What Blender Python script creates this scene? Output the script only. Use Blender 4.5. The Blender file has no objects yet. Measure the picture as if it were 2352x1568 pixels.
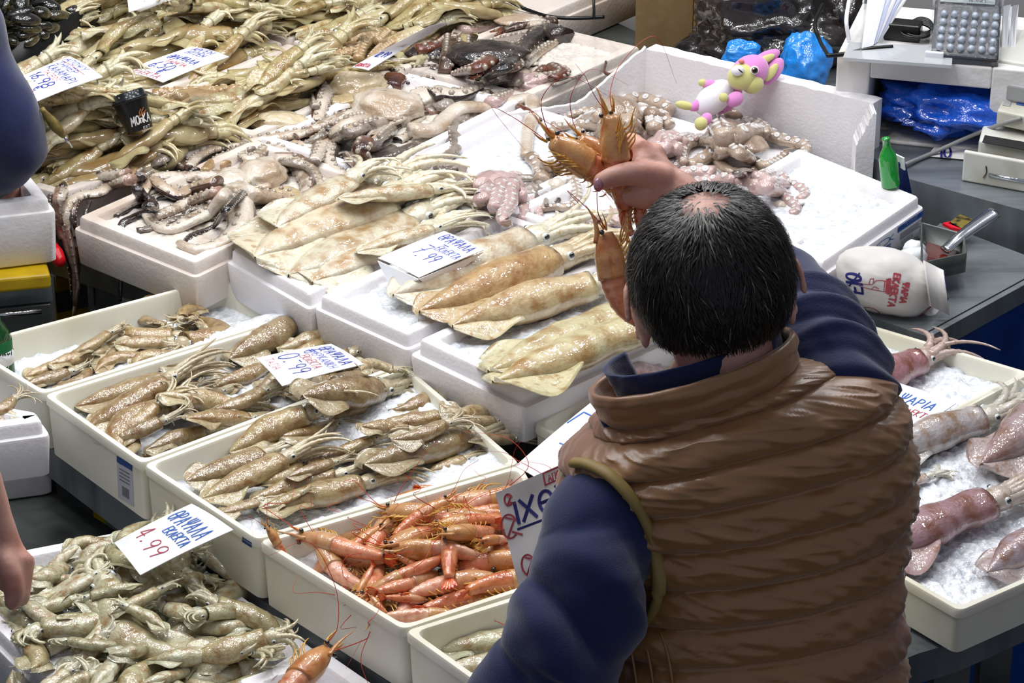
import bpy, bmesh, math, random
import numpy as np
from mathutils import Vector, Matrix, noise
from mathutils.bvhtree import BVHTree

C = bpy.context.scene
COL = C.collection
R = math.radians
rnd = random.Random(7)

# ------------------------------------------------------------------ camera, world, lights, exposure
PITCH, FPX, CAMH = R(26.0), 6050.0, 2.88
W, H = 2352, 1568
cam_data = bpy.data.cameras.new('camera')
cam_data.sensor_width = 36.0
cam_data.lens = FPX / W * 36.0
cam_data.clip_end = 60
cam = bpy.data.objects.new('camera', cam_data)
COL.objects.link(cam)
EYE = Vector((0, 0, CAMH))
cam.location = EYE
cam.rotation_euler = (R(90) - PITCH, 0, 0)
C.camera = cam
FWD = Vector((0, math.cos(PITCH), -math.sin(PITCH)))
UPV = Vector((0, math.sin(PITCH), math.cos(PITCH)))
RGT = Vector((1, 0, 0))

C.view_settings.view_transform = 'Standard'
C.view_settings.look = 'None'
C.view_settings.gamma = 1
C.view_settings.use_curve_mapping = False
C.view_settings.exposure = 0.06

world = bpy.data.worlds.new('market_hall')
C.world = world
world.use_nodes = True
world.node_tree.nodes['Background'].inputs[0].default_value = (0.62, 0.66, 0.80, 1)
world.node_tree.nodes['Background'].inputs[1].default_value = 0.36

def area(name, loc, target, size, power, col=(1.0, 0.95, 0.88)):
    l = bpy.data.lights.new(name, 'AREA')
    l.shape = 'DISK'; l.size = size; l.energy = power; l.color = col
    o = bpy.data.objects.new(name, l); COL.objects.link(o)
    o.location = loc
    o.rotation_euler = (Vector(target) - Vector(loc)).to_track_quat('-Z', 'Y').to_euler()
    return o
# rows of small bright market lamps hanging above the stall
k = 0
for y, xs, z, p in ((2.95, (-1.0, -.35), 3.15, 6.5), (3.45, (-1.5, -1.0, -.5, 0.0), 3.05, 7.2), (3.9, (-1.2, -.6, 0.1, .75, 1.35), 3.1, 7.2), (4.4, (-1.5, -.9, -.3, .35, 1.0), 3.1, 7.5), (5.0, (-1.3, -.6, .1, .8, 1.5), 3.1, 8.0), (5.6, (-.9, 0.0, .9), 3.1, 7.0)):
    for x in xs:
        k += 1
        area('market_lamp', (x + .07 * (k % 3 - 1), y + .05 * (k % 2), z), (x * .95, y - .1, 1.0), 0.16, p * .60, (1.0, 0.955, 0.90) if k % 3 == 0 else (0.955, 0.965, 1.0))

# ------------------------------------------------------------------ projection helpers
def ray(px, py):
    return FWD + RGT * ((px - W / 2) / FPX) + UPV * ((H / 2 - py) / FPX)
def P(px, py, z):
    d = ray(px, py)
    return EYE + d * ((z - CAMH) / d.z)
def PD(px, py, D):
    return EYE + ray(px, py) * D
def pix(p):
    v = Vector(p) - EYE
    d = v.dot(FWD)
    return (W / 2 + v.dot(RGT) / d * FPX, H / 2 - v.dot(UPV) / d * FPX)

# ------------------------------------------------------------------ object helpers
def tag(o, label=None, cat=None, group=None, kind=None):
    if label: o['label'] = label
    if cat: o['category'] = cat
    if group: o['group'] = group
    if kind: o['kind'] = kind
    return o
def empty(name, loc, label=None, cat=None, group=None):
    o = bpy.data.objects.new(name, None); COL.objects.link(o)
    o.empty_display_size = 0.02
    o.location = loc
    return tag(o, label, cat, group)
def link(name, me, mats=(), parent=None, smooth=True):
    for m in mats: me.materials.append(m)
    if smooth:
        me.polygons.foreach_set('use_smooth', [True] * len(me.polygons))
    o = bpy.data.objects.new(name, me); COL.objects.link(o)
    if parent is not None:
        o.parent = parent
        o.matrix_parent_inverse = Matrix.Translation(parent.location).inverted()
    return o
class MB:
    """collects shapes, then links them as one mesh object"""
    def __init__(s): s.v = []; s.f = []; s.m = []
    def add(s, v, f, m=0):
        b = len(s.v)
        s.v += [tuple(p) for p in v]
        s.f += [tuple(i + b for i in q) for q in f]
        s.m += [m] * len(f)
        return s
    def mesh(s, name='mesh'):
        me = bpy.data.meshes.new(name)
        me.from_pydata(s.v, [], s.f)
        me.polygons.foreach_set('material_index', s.m)
        me.update()
        return me
    def build(s, name, mats, parent=None, smooth=True):
        if not isinstance(mats, (list, tuple)): mats = [mats]
        return link(name, s.mesh(name), mats, parent, smooth)
    def bvh(s):
        return BVHTree.FromPolygons([Vector(p) for p in s.v], s.f)
def catmull(pts, n):
    pts = [Vector(p) for p in pts]
    if len(pts) == 2:
        return [pts[0].lerp(pts[1], i / n) for i in range(n + 1)]
    q = [pts[0] * 2 - pts[1]] + pts + [pts[-1] * 2 - pts[-2]]
    L = [(pts[i + 1] - pts[i]).length + 1e-9 for i in range(len(pts) - 1)]
    T = sum(L); out = []
    for k in range(n + 1):
        s = T * k / n; i = 0
        while i < len(L) - 1 and s > L[i]: s -= L[i]; i += 1
        t = min(1, s / L[i])
        a, b, c, d = q[i:i + 4]
        out.append(0.5 * ((2 * b) + (c - a) * t + (2 * a - 5 * b + 4 * c - d) * t * t + (3 * b - a - 3 * c + d) * t ** 3))
    return out
def frames(path, up=Vector((0, 0, 1))):
    """tangent, side, up per point (side = tangent x up)"""
    out = []; n = len(path)
    last = None
    for i in range(n):
        t = (path[min(i + 1, n - 1)] - path[max(i - 1, 0)])
        t = t.normalized() if t.length > 1e-9 else Vector((1, 0, 0))
        u = up - t * up.dot(t)
        if u.length < 0.15:
            u = (last - t * last.dot(t)) if last else t.orthogonal()
        u.normalize()
        if last is not None and u.dot(last) < 0: u = -u
        last = u
        out.append((t, t.cross(u).normalized(), u))
    return out
def tube(mb, path, rad, seg=8, flat=1.0, up=Vector((0, 0, 1)), m=0, cap=True):
    """tapered tube; rad: number, list or function of t; flat scales the 'up' axis"""
    n = len(path); fr = frames(path, up); V = []; F = []
    for i, p in enumerate(path):
        t = i / (n - 1)
        r = rad(t) if callable(rad) else (rad[i] if isinstance(rad, (list, tuple)) else rad)
        _, s, u = fr[i]
        for k in range(seg):
            a = 2 * math.pi * k / seg
            V.append(p + s * (math.cos(a) * r) + u * (math.sin(a) * r * flat))
    for i in range(n - 1):
        for k in range(seg):
            k2 = (k + 1) % seg
            F.append((i * seg + k, i * seg + k2, (i + 1) * seg + k2, (i + 1) * seg + k))
    if cap:
        F.append(tuple(range(seg))[::-1]); F.append(tuple((n - 1) * seg + k for k in range(seg)))
    mb.add(V, F, m)
    return mb
def ellipsoid(mb, c, ax, nu=14, nv=9, m=0, fn=None):
    """ax: three semi-axis vectors"""
    c = Vector(c); a, b, d = [Vector(x) for x in ax]; V = []; F = []
    for j in range(nv + 1):
        th = math.pi * j / nv
        for i in range(nu):
            ph = 2 * math.pi * i / nu
            k = (math.sin(th) * math.cos(ph), math.sin(th) * math.sin(ph), math.cos(th))
            s = fn(*k) if fn else 1
            V.append(c + (a * k[0] + b * k[1] + d * k[2]) * s)
    for j in range(nv):
        for i in range(nu):
            i2 = (i + 1) % nu
            F.append((j * nu + i, (j + 1) * nu + i, (j + 1) * nu + i2, j * nu + i2))
    mb.add(V, F, m); return mb
def box(mb, c, ax, m=0):
    c = Vector(c); a, b, d = [Vector(x) for x in ax]; V = []
    for sx in (-1, 1):
        for sy in (-1, 1):
            for sz in (-1, 1): V.append(c + a * sx + b * sy + d * sz)
    mb.add(V, [(0, 1, 3, 2), (4, 6, 7, 5), (0, 4, 5, 1), (2, 3, 7, 6), (0, 2, 6, 4), (1, 5, 7, 3)], m); return mb
def prism(mb, low, high, m=0):
    """two matching loops joined with sides and caps"""
    n = len(low)
    mb.add(list(low) + list(high), [tuple(range(n))[::-1], tuple(range(n, 2 * n))] + [(i, (i + 1) % n, n + (i + 1) % n, n + i) for i in range(n)], m)
    return mb
def slab(mb, corners, thick, m=0):
    c = [Vector(p) for p in corners]
    n = (c[1] - c[0]).cross(c[2] - c[0]).normalized()
    if n.z < 0: n = -n
    return prism(mb, [p - n * thick for p in c], c, m)
def lathe(mb, prof, origin, axis=Vector((0, 0, 1)), seg=24, m=0):
    axis = Vector(axis).normalized(); a = axis.orthogonal().normalized(); b = axis.cross(a); V = []; F = []
    for r, h in prof:
        for k in range(seg):
            t = 2 * math.pi * k / seg
            V.append(Vector(origin) + axis * h + (a * math.cos(t) + b * math.sin(t)) * r)
    for j in range(len(prof) - 1):
        for k in range(seg):
            k2 = (k + 1) % seg
            F.append((j * seg + k, j * seg + k2, (j + 1) * seg + k2, (j + 1) * seg + k))
    mb.add(V, F, m); return mb
def bevel(o, w=0.004, seg=2):
    md = o.modifiers.new('bevel', 'BEVEL'); md.width = w; md.segments = seg; md.limit_method = 'ANGLE'; md.angle_limit = R(40)
    return o
def remesh_union(mb, voxel, smooth=6, name='body'):
    """union of closed shapes as one continuous skin"""
    me = mb.mesh(name + '_src')
    o = bpy.data.objects.new(name + '_src', me)
    tmp = bpy.data.scenes.new('workbench'); tmp.collection.objects.link(o)
    md = o.modifiers.new('r', 'REMESH'); md.mode = 'VOXEL'; md.voxel_size = voxel
    sm = o.modifiers.new('s', 'SMOOTH'); sm.iterations = smooth; sm.factor = 0.5
    tmp.view_layers[0].update()
    out = bpy.data.meshes.new_from_object(o.evaluated_get(tmp.view_layers[0].depsgraph))
    bpy.data.objects.remove(o); bpy.data.scenes.remove(tmp); bpy.data.meshes.remove(me)
    out.name = name
    return out

# ------------------------------------------------------------------ materials
def rgb(h):
    h = h.lstrip('#')
    c = [int(h[i:i + 2], 16) / 255 for i in (0, 2, 4)]
    return tuple((x / 12.92 if x <= 0.04045 else ((x + 0.055) / 1.055) ** 2.4) for x in c) + (1,)
def mat(name, col, rough=0.5, metal=0.0, sss=0.0, coat=0.0, spec=0.5, col2=None, scale=8.0, lo=0.45, hi=0.65, detail=3,
        bump=0.0, bscale=60.0, trans=0.0, alpha=1.0, objcol=False, stretch=None, ior=1.45, coatr=0.06, sheen=0.0):
    m = bpy.data.materials.new(name); m.use_nodes = True
    nt = m.node_tree; N = nt.nodes; L = nt.links
    b = N['Principled BSDF']
    b.inputs['Roughness'].default_value = rough
    b.inputs['Metallic'].default_value = metal
    b.inputs['IOR'].default_value = ior
    b.inputs['Specular IOR Level'].default_value = spec
    if sss:
        b.inputs['Subsurface Weight'].default_value = sss
        b.inputs['Subsurface Radius'].default_value = (0.012, 0.008, 0.006)
        b.inputs['Subsurface Scale'].default_value = 0.6
    if coat:
        b.inputs['Coat Weight'].default_value = coat; b.inputs['Coat Roughness'].default_value = coatr * .6; b.inputs['Coat IOR'].default_value = 1.75
    if trans: b.inputs['Transmission Weight'].default_value = trans
    if sheen: b.inputs['Sheen Weight'].default_value = sheen
    b.inputs['Alpha'].default_value = alpha
    c1 = rgb(col) if isinstance(col, str) else col
    b.inputs['Base Color'].default_value = c1
    tc = N.new('ShaderNodeTexCoord')
    vec = tc.outputs['Object']
    if stretch:
        mp = N.new('ShaderNodeMapping'); mp.inputs['Scale'].default_value = stretch
        L.new(vec, mp.inputs['Vector']); vec = mp.outputs['Vector']
    oi = None
    src = None
    if objcol:
        oi = N.new('ShaderNodeObjectInfo'); src = oi.outputs['Color']
        L.new(src, b.inputs['Base Color'])
    if col2:
        nz = N.new('ShaderNodeTexNoise'); nz.inputs['Scale'].default_value = scale; nz.inputs['Detail'].default_value = detail
        if objcol:
            nz.noise_dimensions = '4D'
            mu = N.new('ShaderNodeMath'); mu.operation = 'MULTIPLY'; mu.inputs[1].default_value = 40
            L.new(oi.outputs['Random'], mu.inputs[0]); L.new(mu.outputs[0], nz.inputs['W'])
        L.new(vec, nz.inputs['Vector'])
        rp = N.new('ShaderNodeMapRange'); rp.inputs['From Min'].default_value = lo; rp.inputs['From Max'].default_value = hi
        rp.interpolation_type = 'SMOOTHSTEP'
        L.new(nz.outputs['Fac'], rp.inputs['Value'])
        mx = N.new('ShaderNodeMix'); mx.data_type = 'RGBA'
        L.new(rp.outputs['Result'], mx.inputs['Factor'])
        if src: L.new(src, mx.inputs['A'])
        else: mx.inputs['A'].default_value = c1
        if objcol:
            mm = N.new('ShaderNodeMix'); mm.data_type = 'RGBA'; mm.blend_type = 'MULTIPLY'; mm.inputs['Factor'].default_value = 1
            L.new(src, mm.inputs['A']); mm.inputs['B'].default_value = rgb(col2)
            L.new(mm.outputs['Result'], mx.inputs['B'])
        else: mx.inputs['B'].default_value = rgb(col2)
        L.new(mx.outputs['Result'], b.inputs['Base Color'])
    if bump:
        nb = N.new('ShaderNodeTexNoise'); nb.inputs['Scale'].default_value = bscale; nb.inputs['Detail'].default_value = 3
        L.new(vec, nb.inputs['Vector'])
        bp = N.new('ShaderNodeBump'); bp.inputs['Strength'].default_value = bump; bp.inputs['Distance'].default_value = 0.01
        L.new(nb.outputs['Fac'], bp.inputs['Height']); L.new(bp.outputs['Normal'], b.inputs['Normal'])
        if coat:      # the wet film is smoother than the skin under it
            nc = N.new('ShaderNodeTexNoise'); nc.inputs['Scale'].default_value = bscale * .45; nc.inputs['Detail'].default_value = 1.5
            L.new(vec, nc.inputs['Vector'])
            bc = N.new('ShaderNodeBump'); bc.inputs['Strength'].default_value = min(.5, bump * 1.1); bc.inputs['Distance'].default_value = 0.01
            L.new(nc.outputs['Fac'], bc.inputs['Height']); L.new(bc.outputs['Normal'], b.inputs['Coat Normal'])
    return m
M = dict(
    plastic=mat('white_tray_plastic', '#e4e2d2', 0.38, col2='#d2cdb0', scale=5, lo=0.5, hi=0.8, sss=0.15, bump=0.03, bscale=20),
    poly=mat('expanded_polystyrene', '#eceaec', 0.62, bump=0.12, bscale=160, col2='#e0dcda', scale=9, lo=0.5, hi=0.75, sss=0.1),
    poly_old=mat('stained_polystyrene', '#dcd2c8', 0.6, bump=0.14, bscale=120, col2='#b9a796', scale=6, lo=0.5, hi=0.8),
    ice=mat('crushed_ice', '#eef1f5', 0.22, sss=0.3, bump=0.55, bscale=130, col2='#cdd4dc', scale=70, lo=0.45, hi=0.7, spec=0.6, coat=0.3),
    melt=mat('wet_ice_slurry', '#e3dcd2', 0.25, sss=0.25, bump=0.4, bscale=140, col2='#c4b5a2', scale=10, lo=0.45, hi=0.75, coat=0.3),
    steel=mat('brushed_steel', '#8e9599', 0.36, metal=0.6, col2='#6d7478', scale=3, lo=0.4, hi=0.7, bump=0.05, bscale=40, stretch=(1, 6, 1)),
    steel_dark=mat('dull_steel', '#6a6e6c', 0.45, metal=0.5, col2='#484c4a', scale=6, lo=0.4, hi=0.7),
    chrome=mat('polished_steel', '#d5d8dc', 0.12, metal=1.0),
    dark=mat('dark_underside', '#0c0f0e', 0.6),
    floor=mat('wet_dark_concrete', '#1c2120', 0.35, col2='#2e3432', scale=3, bump=0.1),
    wallm=mat('pale_plaster_wall', '#c9c6c4', 0.7, col2='#b5b1ad', scale=2, bump=0.05),
    blue=mat('blue_painted_panel', '#123a86', 0.4, col2='#0b2a66', scale=4, bump=0.05, bscale=30),
    yellow=mat('yellow_crate_plastic', '#c9a80f', 0.35, col2='#8e6d0a', scale=7, lo=0.45, hi=0.75),
    black=mat('black_plastic', '#0b0c0c', 0.3),
    red=mat('red_plastic', '#d01020', 0.3),
    card=mat('white_card', '#eef0f4', 0.4, col2='#e2e3e8', scale=6),
    ink_blue=mat('blue_marker_ink', '#2338a8', 0.5),
    ink_cyan=mat('bright_blue_marker_ink', '#1560b8', 0.5),
    ink_red=mat('red_marker_ink', '#b0243a', 0.5),
    ink_black=mat('black_marker_ink', '#15151a', 0.5),
    mantle=mat('wet_squid_skin', '#b39a70', 0.3, sss=0.25, coat=0.9, objcol=True, col2='#c9a57a', scale=9, lo=0.38, hi=0.72, bump=0.22, bscale=38, coatr=0.09),
    sq_arm=mat('wet_squid_arm', '#c8bf9c', 0.3, sss=0.25, coat=0.9, objcol=True, col2='#dcc8a8', scale=30, lo=0.5, hi=0.7, bump=0.15, bscale=120, coatr=0.1),
    fin=mat('thin_squid_fin', '#b8a582', 0.28, sss=0.3, coat=0.9, objcol=True, col2='#d2b898', scale=20, lo=0.5, hi=0.7, bump=0.25, bscale=45, coatr=0.09),
    eye_w=mat('squid_eye_white', '#cfd6d2', 0.12, coat=0.8),
    eye_b=mat('squid_eye_pupil', '#06080a', 0.08, coat=0.8),
    skin=mat('human_skin', '#c99b8a', 0.5, sss=0.25, col2='#ba8070', scale=22, lo=0.4, hi=0.7, bump=0.06, bscale=200),
    hair=mat('dark_hair', '#15110e', 0.42, spec=0.5),
    hair_grey=mat('grey_hair', '#6a665e', 0.45),
    vest=mat('bronze_quilted_nylon', '#8a6034', 0.34, spec=0.8, sheen=0.25, bump=0.10, bscale=45, col2='#805440', scale=3, lo=0.4, hi=0.65),
    vest_trim=mat('olive_trim', '#8a7440', 0.6),
    navy=mat('navy_fleece', '#18224a', 0.85, sheen=0.35, bump=0.12, bscale=400, spec=0.2),
    trousers=mat('dark_trousers', '#16181f', 0.8),
)
# ------------------------------------------------------------------ setting
def plane(name, pts, m, kind='structure'):
    o = MB().add(pts, [tuple(range(len(pts)))]).build(name, m, None, False)
    return tag(o, kind=kind)
plane('floor', [(-5, -1, 0), (5, -1, 0), (5, 8, 0), (-5, 8, 0)], M['floor'])
plane('wall_back', [(-5, 7.4, 0), (5, 7.4, 0), (5, 7.4, 4.2), (-5, 7.4, 4.2)], M['wallm'])
plane('wall_left', [(-5, 8, 0), (-5, 0.5, 0), (-5, 0.5, 4.2), (-5, 8, 4.2)], M['wallm'])
plane('wall_right', [(5, 0.5, 0), (5, 8, 0), (5, 8, 4.2), (5, 0.5, 4.2)], M['wallm'])

def quad_at(q, u, v):
    return (q[0] * (1 - u) + q[1] * u) * (1 - v) + (q[3] * (1 - u) + q[2] * u) * v
def loop_of(q, inset, z, rad, n=4):
    """rounded, inset loop of a quad (corners in order), at height offset z"""
    out = []
    for i in range(4):
        c = q[i]; e1 = (q[i - 1] - c).normalized(); e2 = (q[(i + 1) % 4] - c).normalized()
        s = math.sqrt(max(0.05, 1 - e1.dot(e2) ** 2))
        c2 = c + (e1 + e2) * (inset / s)
        r = max(0.0005, rad)
        a, b = c2 + e1 * r, c2 + e2 * r
        for k in range(n + 1):
            t = k / n
            p = a * (1 - t) ** 2 + c2 * 2 * t * (1 - t) + b * t * t
            out.append(Vector((p.x, p.y, p.z + z)))
    return out
def loft(mb, loops, cap_start=True, cap_end=True, m=0):
    n = len(loops[0]); V = [p for l in loops for p in l]; F = []
    for j in range(len(loops) - 1):
        for k in range(n):
            k2 = (k + 1) % n
            F.append((j * n + k, j * n + k2, (j + 1) * n + k2, (j + 1) * n + k))
    if cap_start: F.append(tuple(range(n))[::-1])
    if cap_end: F.append(tuple((len(loops) - 1) * n + k for k in range(n)))
    mb.add(V, F, m); return mb
TRAYS = {}
def orient(q):
    a = sum((q[i].x * q[(i + 1) % 4].y - q[(i + 1) % 4].x * q[i].y) for i in range(4))
    return q if a > 0 else [q[0], q[3], q[2], q[1]]
def plastic_tray(key, px, z, h, label, fill=0.03, t=0.009):
    q0 = [P(x, y, z) for x, y in px]
    TRAYS[key] = dict(q=q0, z=z, h=h, floor=z - h + 0.006)
    q = orient(q0)
    mb = MB()
    prof = [(0.010, -h, .010), (0.005, -h + .004, .012), (0.003, -0.016, .012), (0.0005, -0.014, .013), (0.0005, -0.003, .013), (0.002, 0, .013),
            (t + .001, 0, .018), (t + .003, -0.004, .018), (t + .010, -h + .012, .016), (t + .018, -h + .006, .014)]
    loft(mb, [loop_of(q, a, b, r) for a, b, r in prof])
    # moulded corner posts on the outside
    o = mb.build('fish_tray', M['plastic'])
    tag(o, label, 'tray', 'white plastic fish trays')
    md = o.modifiers.new('edges', 'EDGE_SPLIT'); md.split_angle = R(45)
    return o
def poly_tray(key, px, z, h, label, floor=0.03, lip=0.022, m='poly', step=0.009):
    q0 = [P(x, y, z) for x, y in px]
    TRAYS[key] = dict(q=q0, z=z, h=h, floor=z - floor)
    q = orient(q0)
    mb = MB()
    prof = [(-step + .008, -h, .012), (-step + .004, -h + .004, .012), (-step, -lip - .004, .012), (-step + .001, -lip, .012), (-.001, -lip + .001, .008), (0, -.003, .008),
            (.002, 0, .008), (.022, 0, .006), (.025, -.004, .006), (.032, -floor, .006)]
    loft(mb, [loop_of(q, a, b, r) for a, b, r in prof])
    o = mb.build('polystyrene_fish_box', M[m])
    tag(o, label, 'fish box', 'polystyrene fish boxes')
    md = o.modifiers.new('edges', 'EDGE_SPLIT'); md.split_angle = R(45)
    return o
def fbm(x, y, s, seed=0.0):
    return noise.fractal(Vector((x * s, y * s, seed)), 1.0, 2.0, 4)
def ice_bed(key, level, label, amp=0.006, inset=0.03, slope=(0, 0), m='ice', n=70, mound=None, name='crushed_ice'):
    T = TRAYS[key]; q = T['q']; V = []; F = []; z0 = T['z']
    L0 = (q[1] - q[0]).length; L1 = (q[3] - q[0]).length
    iu, iv = inset / L0, inset / L1
    nu = max(14, int(n * L0 / max(L0, L1))); nv = max(14, int(n * L1 / max(L0, L1)))
    for j in range(nv + 1):
        for i in range(nu + 1):
            u, v = iu + (1 - 2 * iu) * i / nu, iv + (1 - 2 * iv) * j / nv
            p = quad_at(q, u, v)
            z = z0 - level + amp * fbm(p.x, p.y, 22, 3.0) * 1.2 + amp * 0.8 * fbm(p.x, p.y, 90, 9.0) + slope[0] * (u - .5) + slope[1] * (v - .5)
            if mound: z += mound[2] * math.exp(-((u - mound[0]) ** 2 + (v - mound[1]) ** 2) / mound[3] ** 2)
            V.append((p.x, p.y, z))
    for j in range(nv):
        for i in range(nu):
            a = j * (nu + 1) + i
            F.append((a, a + 1, a + nu + 2, a + nu + 1))
    n0 = len(V); per = [i for i in range(nu + 1)] + [j * (nu + 1) + nu for j in range(1, nv + 1)] + [nv * (nu + 1) + i for i in range(nu - 1, -1, -1)] + [j * (nu + 1) for j in range(nv - 1, 0, -1)]
    for k in per: V.append((V[k][0], V[k][1], T['floor'] + 0.001))
    for a in range(len(per)):
        b = (a + 1) % len(per)
        F.append((per[a], n0 + a, n0 + b, per[b]))
    F.append(tuple(n0 + a for a in range(len(per)))[::-1])
    o = MB().add(V, F).build(name, M[m])
    tag(o, label, 'ice', None, 'stuff')
    T['bed'] = MB().add(V, F).bvh()
    T['level'] = z0 - level
    return o

# plastic trays, first row (front to the left of the seller)
ZA = 1.0
plastic_tray('A', [(-90, 793), (97, 906), (712, 715), (513, 634)], ZA, .105, 'white plastic tray of tangled squid and loose ice beside the beer bottle')
plastic_tray('B', [(98, 907), (325, 1066), (933, 837), (713, 716)], ZA, .105, 'white plastic tray holding squid under the 0.99 price card')
plastic_tray('C', [(326, 1067), (590, 1241), (1197, 1064), (934, 838)], ZA, .105, 'white plastic tray of squid beside the tray of orange prawns')
plastic_tray('D', [(591, 1242), (925, 1447), (1330, 1314), (1198, 1065)], ZA, .105, 'white plastic tray filled with orange prawns')
plastic_tray('F', [(926, 1448), (1105, 1576), (1340, 1460), (1255, 1345)], ZA, .105, 'white plastic tray of pale grey squid under the elbow of the seller')
plastic_tray('G', [(1222, 972), (1330, 1035), (1640, 880), (1540, 810)], ZA, .09, 'white plastic tray of pinkish squid partly hidden behind the vest collar')
plastic_tray('S', [(1780, 1160), (2204, 1405), (2684, 1195), (2420, 818)], ZA, .075, 'white plastic tray of large squid on ice right of the seller')
plastic_tray('T', [(1690, 900), (1990, 742), (2372, 856), (2010, 1042)], ZA, .075, 'white plastic tray with one pink squid below the paper parcel')
plastic_tray('U', [(1860, 1400), (1965, 1480), (2087, 1392), (1980, 1320)], .996, .075, 'low white plastic tray edge showing just right of the vest')
# polystyrene boxes, second row
ZP = 1.06
poly_tray('P1', [(531, 574), (711, 677), (1118, 484), (925, 416)], ZP, .09, 'shallow polystyrene box of pale flattened squid left of the folded 7.99 card')
poly_tray('P2', [(735, 680), (936, 770), (1385, 566), (1151, 487)], ZP, .09, 'shallow polystyrene box of two big squid under the folded 7.99 card')
poly_tray('P3', [(962, 780), (1203, 894), (1655, 690), (1405, 578)], ZP, .09, 'shallow polystyrene box of two pale squid nearest the seller', lip=.026, step=.012)
poly_tray('Q1', [(180, 498), (448, 605), (850, 408), (585, 320)], ZP, .09, 'stained polystyrene box of large octopus at the dark front edge of the stall', m='poly_old')
poly_tray('Q2', [(592, 316), (858, 402), (1195, 232), (930, 165)], ZP, .09, 'polystyrene box of dark sliced octopus behind the stained front box', m='poly')
poly_tray('Q3', [(940, 158), (1205, 225), (1470, 108), (1225, 50)], ZP, .09, 'polystyrene box at the back under the heap of dark brown octopus', m='poly_old')
poly_tray('V1', [(-90, 384), (136, 446), (556, 312), (300, 245)], ZP, .09, 'polystyrene box of yellowish squid left of the black coffee cup', m='poly_old')
poly_tray('V2', [(310, 243), (582, 312), (920, 165), (660, 100)], ZP, .09, 'polystyrene box of yellowish squid behind the black coffee cup', m='poly_old')
poly_tray('V3', [(670, 95), (930, 160), (1215, 45), (960, -10)], ZP, .09, 'polystyrene box of pale octopus and squid at the top of the stall', m='poly_old')
poly_tray('V4', [(-340, 340), (-70, 425), (290, 245), (40, 170)], ZP, .09, 'polystyrene box of yellowish squid under the two nearest top price cards', m='poly_old')
poly_tray('V5', [(50, 165), (300, 240), (650, 98), (420, 30)], ZP, .09, 'polystyrene box of yellowish squid beneath the 6.50 card', m='poly_old')
poly_tray('V6', [(-90, 190), (84, 166), (432, 30), (268, -10)], ZP, .09, 'polystyrene box of squid next to the heap of dark mussels', m='poly_old')
poly_tray('V7', [(430, 26), (660, 92), (950, -12), (720, -60)], ZP, .09, 'polystyrene box of squid at the top edge of the stall', m='poly_old')
poly_tray('X1', [(965, -14), (1232, 42), (1500, -70), (1225, -130)], ZP, .09, 'empty white polystyrene box under the black cable at the top', m='poly_old')
# octopus boxes
poly_tray('R1', [(872, 398), (1155, 480), (1490, 322), (1208, 240)], ZP, .09, 'flat polystyrene box with the small pale octopus left of the held prawns')
poly_tray('R4', [(1162, 485), (1660, 640), (1850, 548), (1340, 402)], ZP, .09, 'flat polystyrene box behind the large squid and the raised hand')
poly_tray('R3', [(1610, 470), (1888, 604), (2112, 452), (1835, 340)], ZP + .01, .09, 'broken polystyrene box with blue printing on its side', lip=.02)

# the deep box with the plush toy: floor, back wall, left wall and broken right wall
def deep_box():
    z0, z1 = ZP - .02, ZP + .095
    fl = [P(1225, 330, z0), P(1590, 470, z0), P(1975, 395, z0), P(1480, 250, z0)]
    mb = MB()
    slab(mb, fl, .05)
    o = mb.build('deep_polystyrene_box', M['poly'], None, False)
    tag(o, 'deep polystyrene box with tall back wall where the plush rabbit sits', 'fish box')
    bl, br = P(1484, 112, z1), P(2005, 238, z1)
    def wall(name, a, b, t, zt, zb, rough=0.0, seed=1):
        n = 40; d = (b - a).normalized(); nn = Vector((-d.y, d.x, 0)); low = []; top = []
        w = MB(); L = []; 
        for i in range(n + 1):
            p = a.lerp(b, i / n)
            j = rough * (noise.noise(Vector((i * .45, seed, 0))) + .5 * noise.noise(Vector((i * 1.4, seed, 3))))
            zz = zt(i / n) + j
            L.append([Vector((p.x, p.y, zb)), Vector((p.x, p.y, zz)), Vector((p.x, p.y, zz)) + nn * t, Vector((p.x, p.y, zb)) + nn * t])
        loft(w, L)
        x = w.build(name, M['poly'], o, False)
        return x
    wall('back_wall', bl, br, .035, lambda t: z1, z0 - .04, .003, 2)
    wall('side_wall', P(1165, 290, z0).lerp(bl, 0.0), Vector((bl.x, bl.y, 0)) , .03, lambda t: ZP + .004 + (z1 - ZP) * max(0, (t - .52) / .48) ** 1.0, z0 - .04, .003, 5)
    e = P(1955, 372, z0)
    wall('broken_side_wall', Vector((e.x, e.y, 0)), Vector((br.x, br.y, 0)), -.05, lambda t: z0 + .02 + (z1 - z0 - .02) * min(1, .35 + .75 * t), z0 - .04, .012, 8)
    return o
deep_box()

# ice
ice_bed('A', .048, 'crushed ice heaped in the corner of the tray beside the beer bottle tray squid', .006, .012, mound=(.95, .85, .05, .35))
ice_bed('B', .042, 'crushed ice under the squid of the 0.99 card tray', .006, .012)
ice_bed('C', .03, 'crushed ice under the squid beside the prawns', .006, .012, slope=(0, .03))
ice_bed('D', .038, 'crushed ice under the orange prawns', .005, .012)
ice_bed('F', .05, 'crushed ice under the pale squid by the elbow of the seller', .006, .012)
ice_bed('G', .03, 'crushed ice around the pinkish squid behind the collar', .006, .012)
ice_bed('S', .022, 'wide bed of crushed ice with large squid right of the seller', .007, .012, n=150)
ice_bed('T', .026, 'crushed ice around the pink squid below the paper parcel', .007, .012)
for k, lab in (('P1', 'ice under the pale flattened squid'), ('P2', 'ice under the two big brown squid'), ('P3', 'ice under the two pale squid nearest the seller')):
    ice_bed(k, .012, lab, .004, .03)
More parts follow.
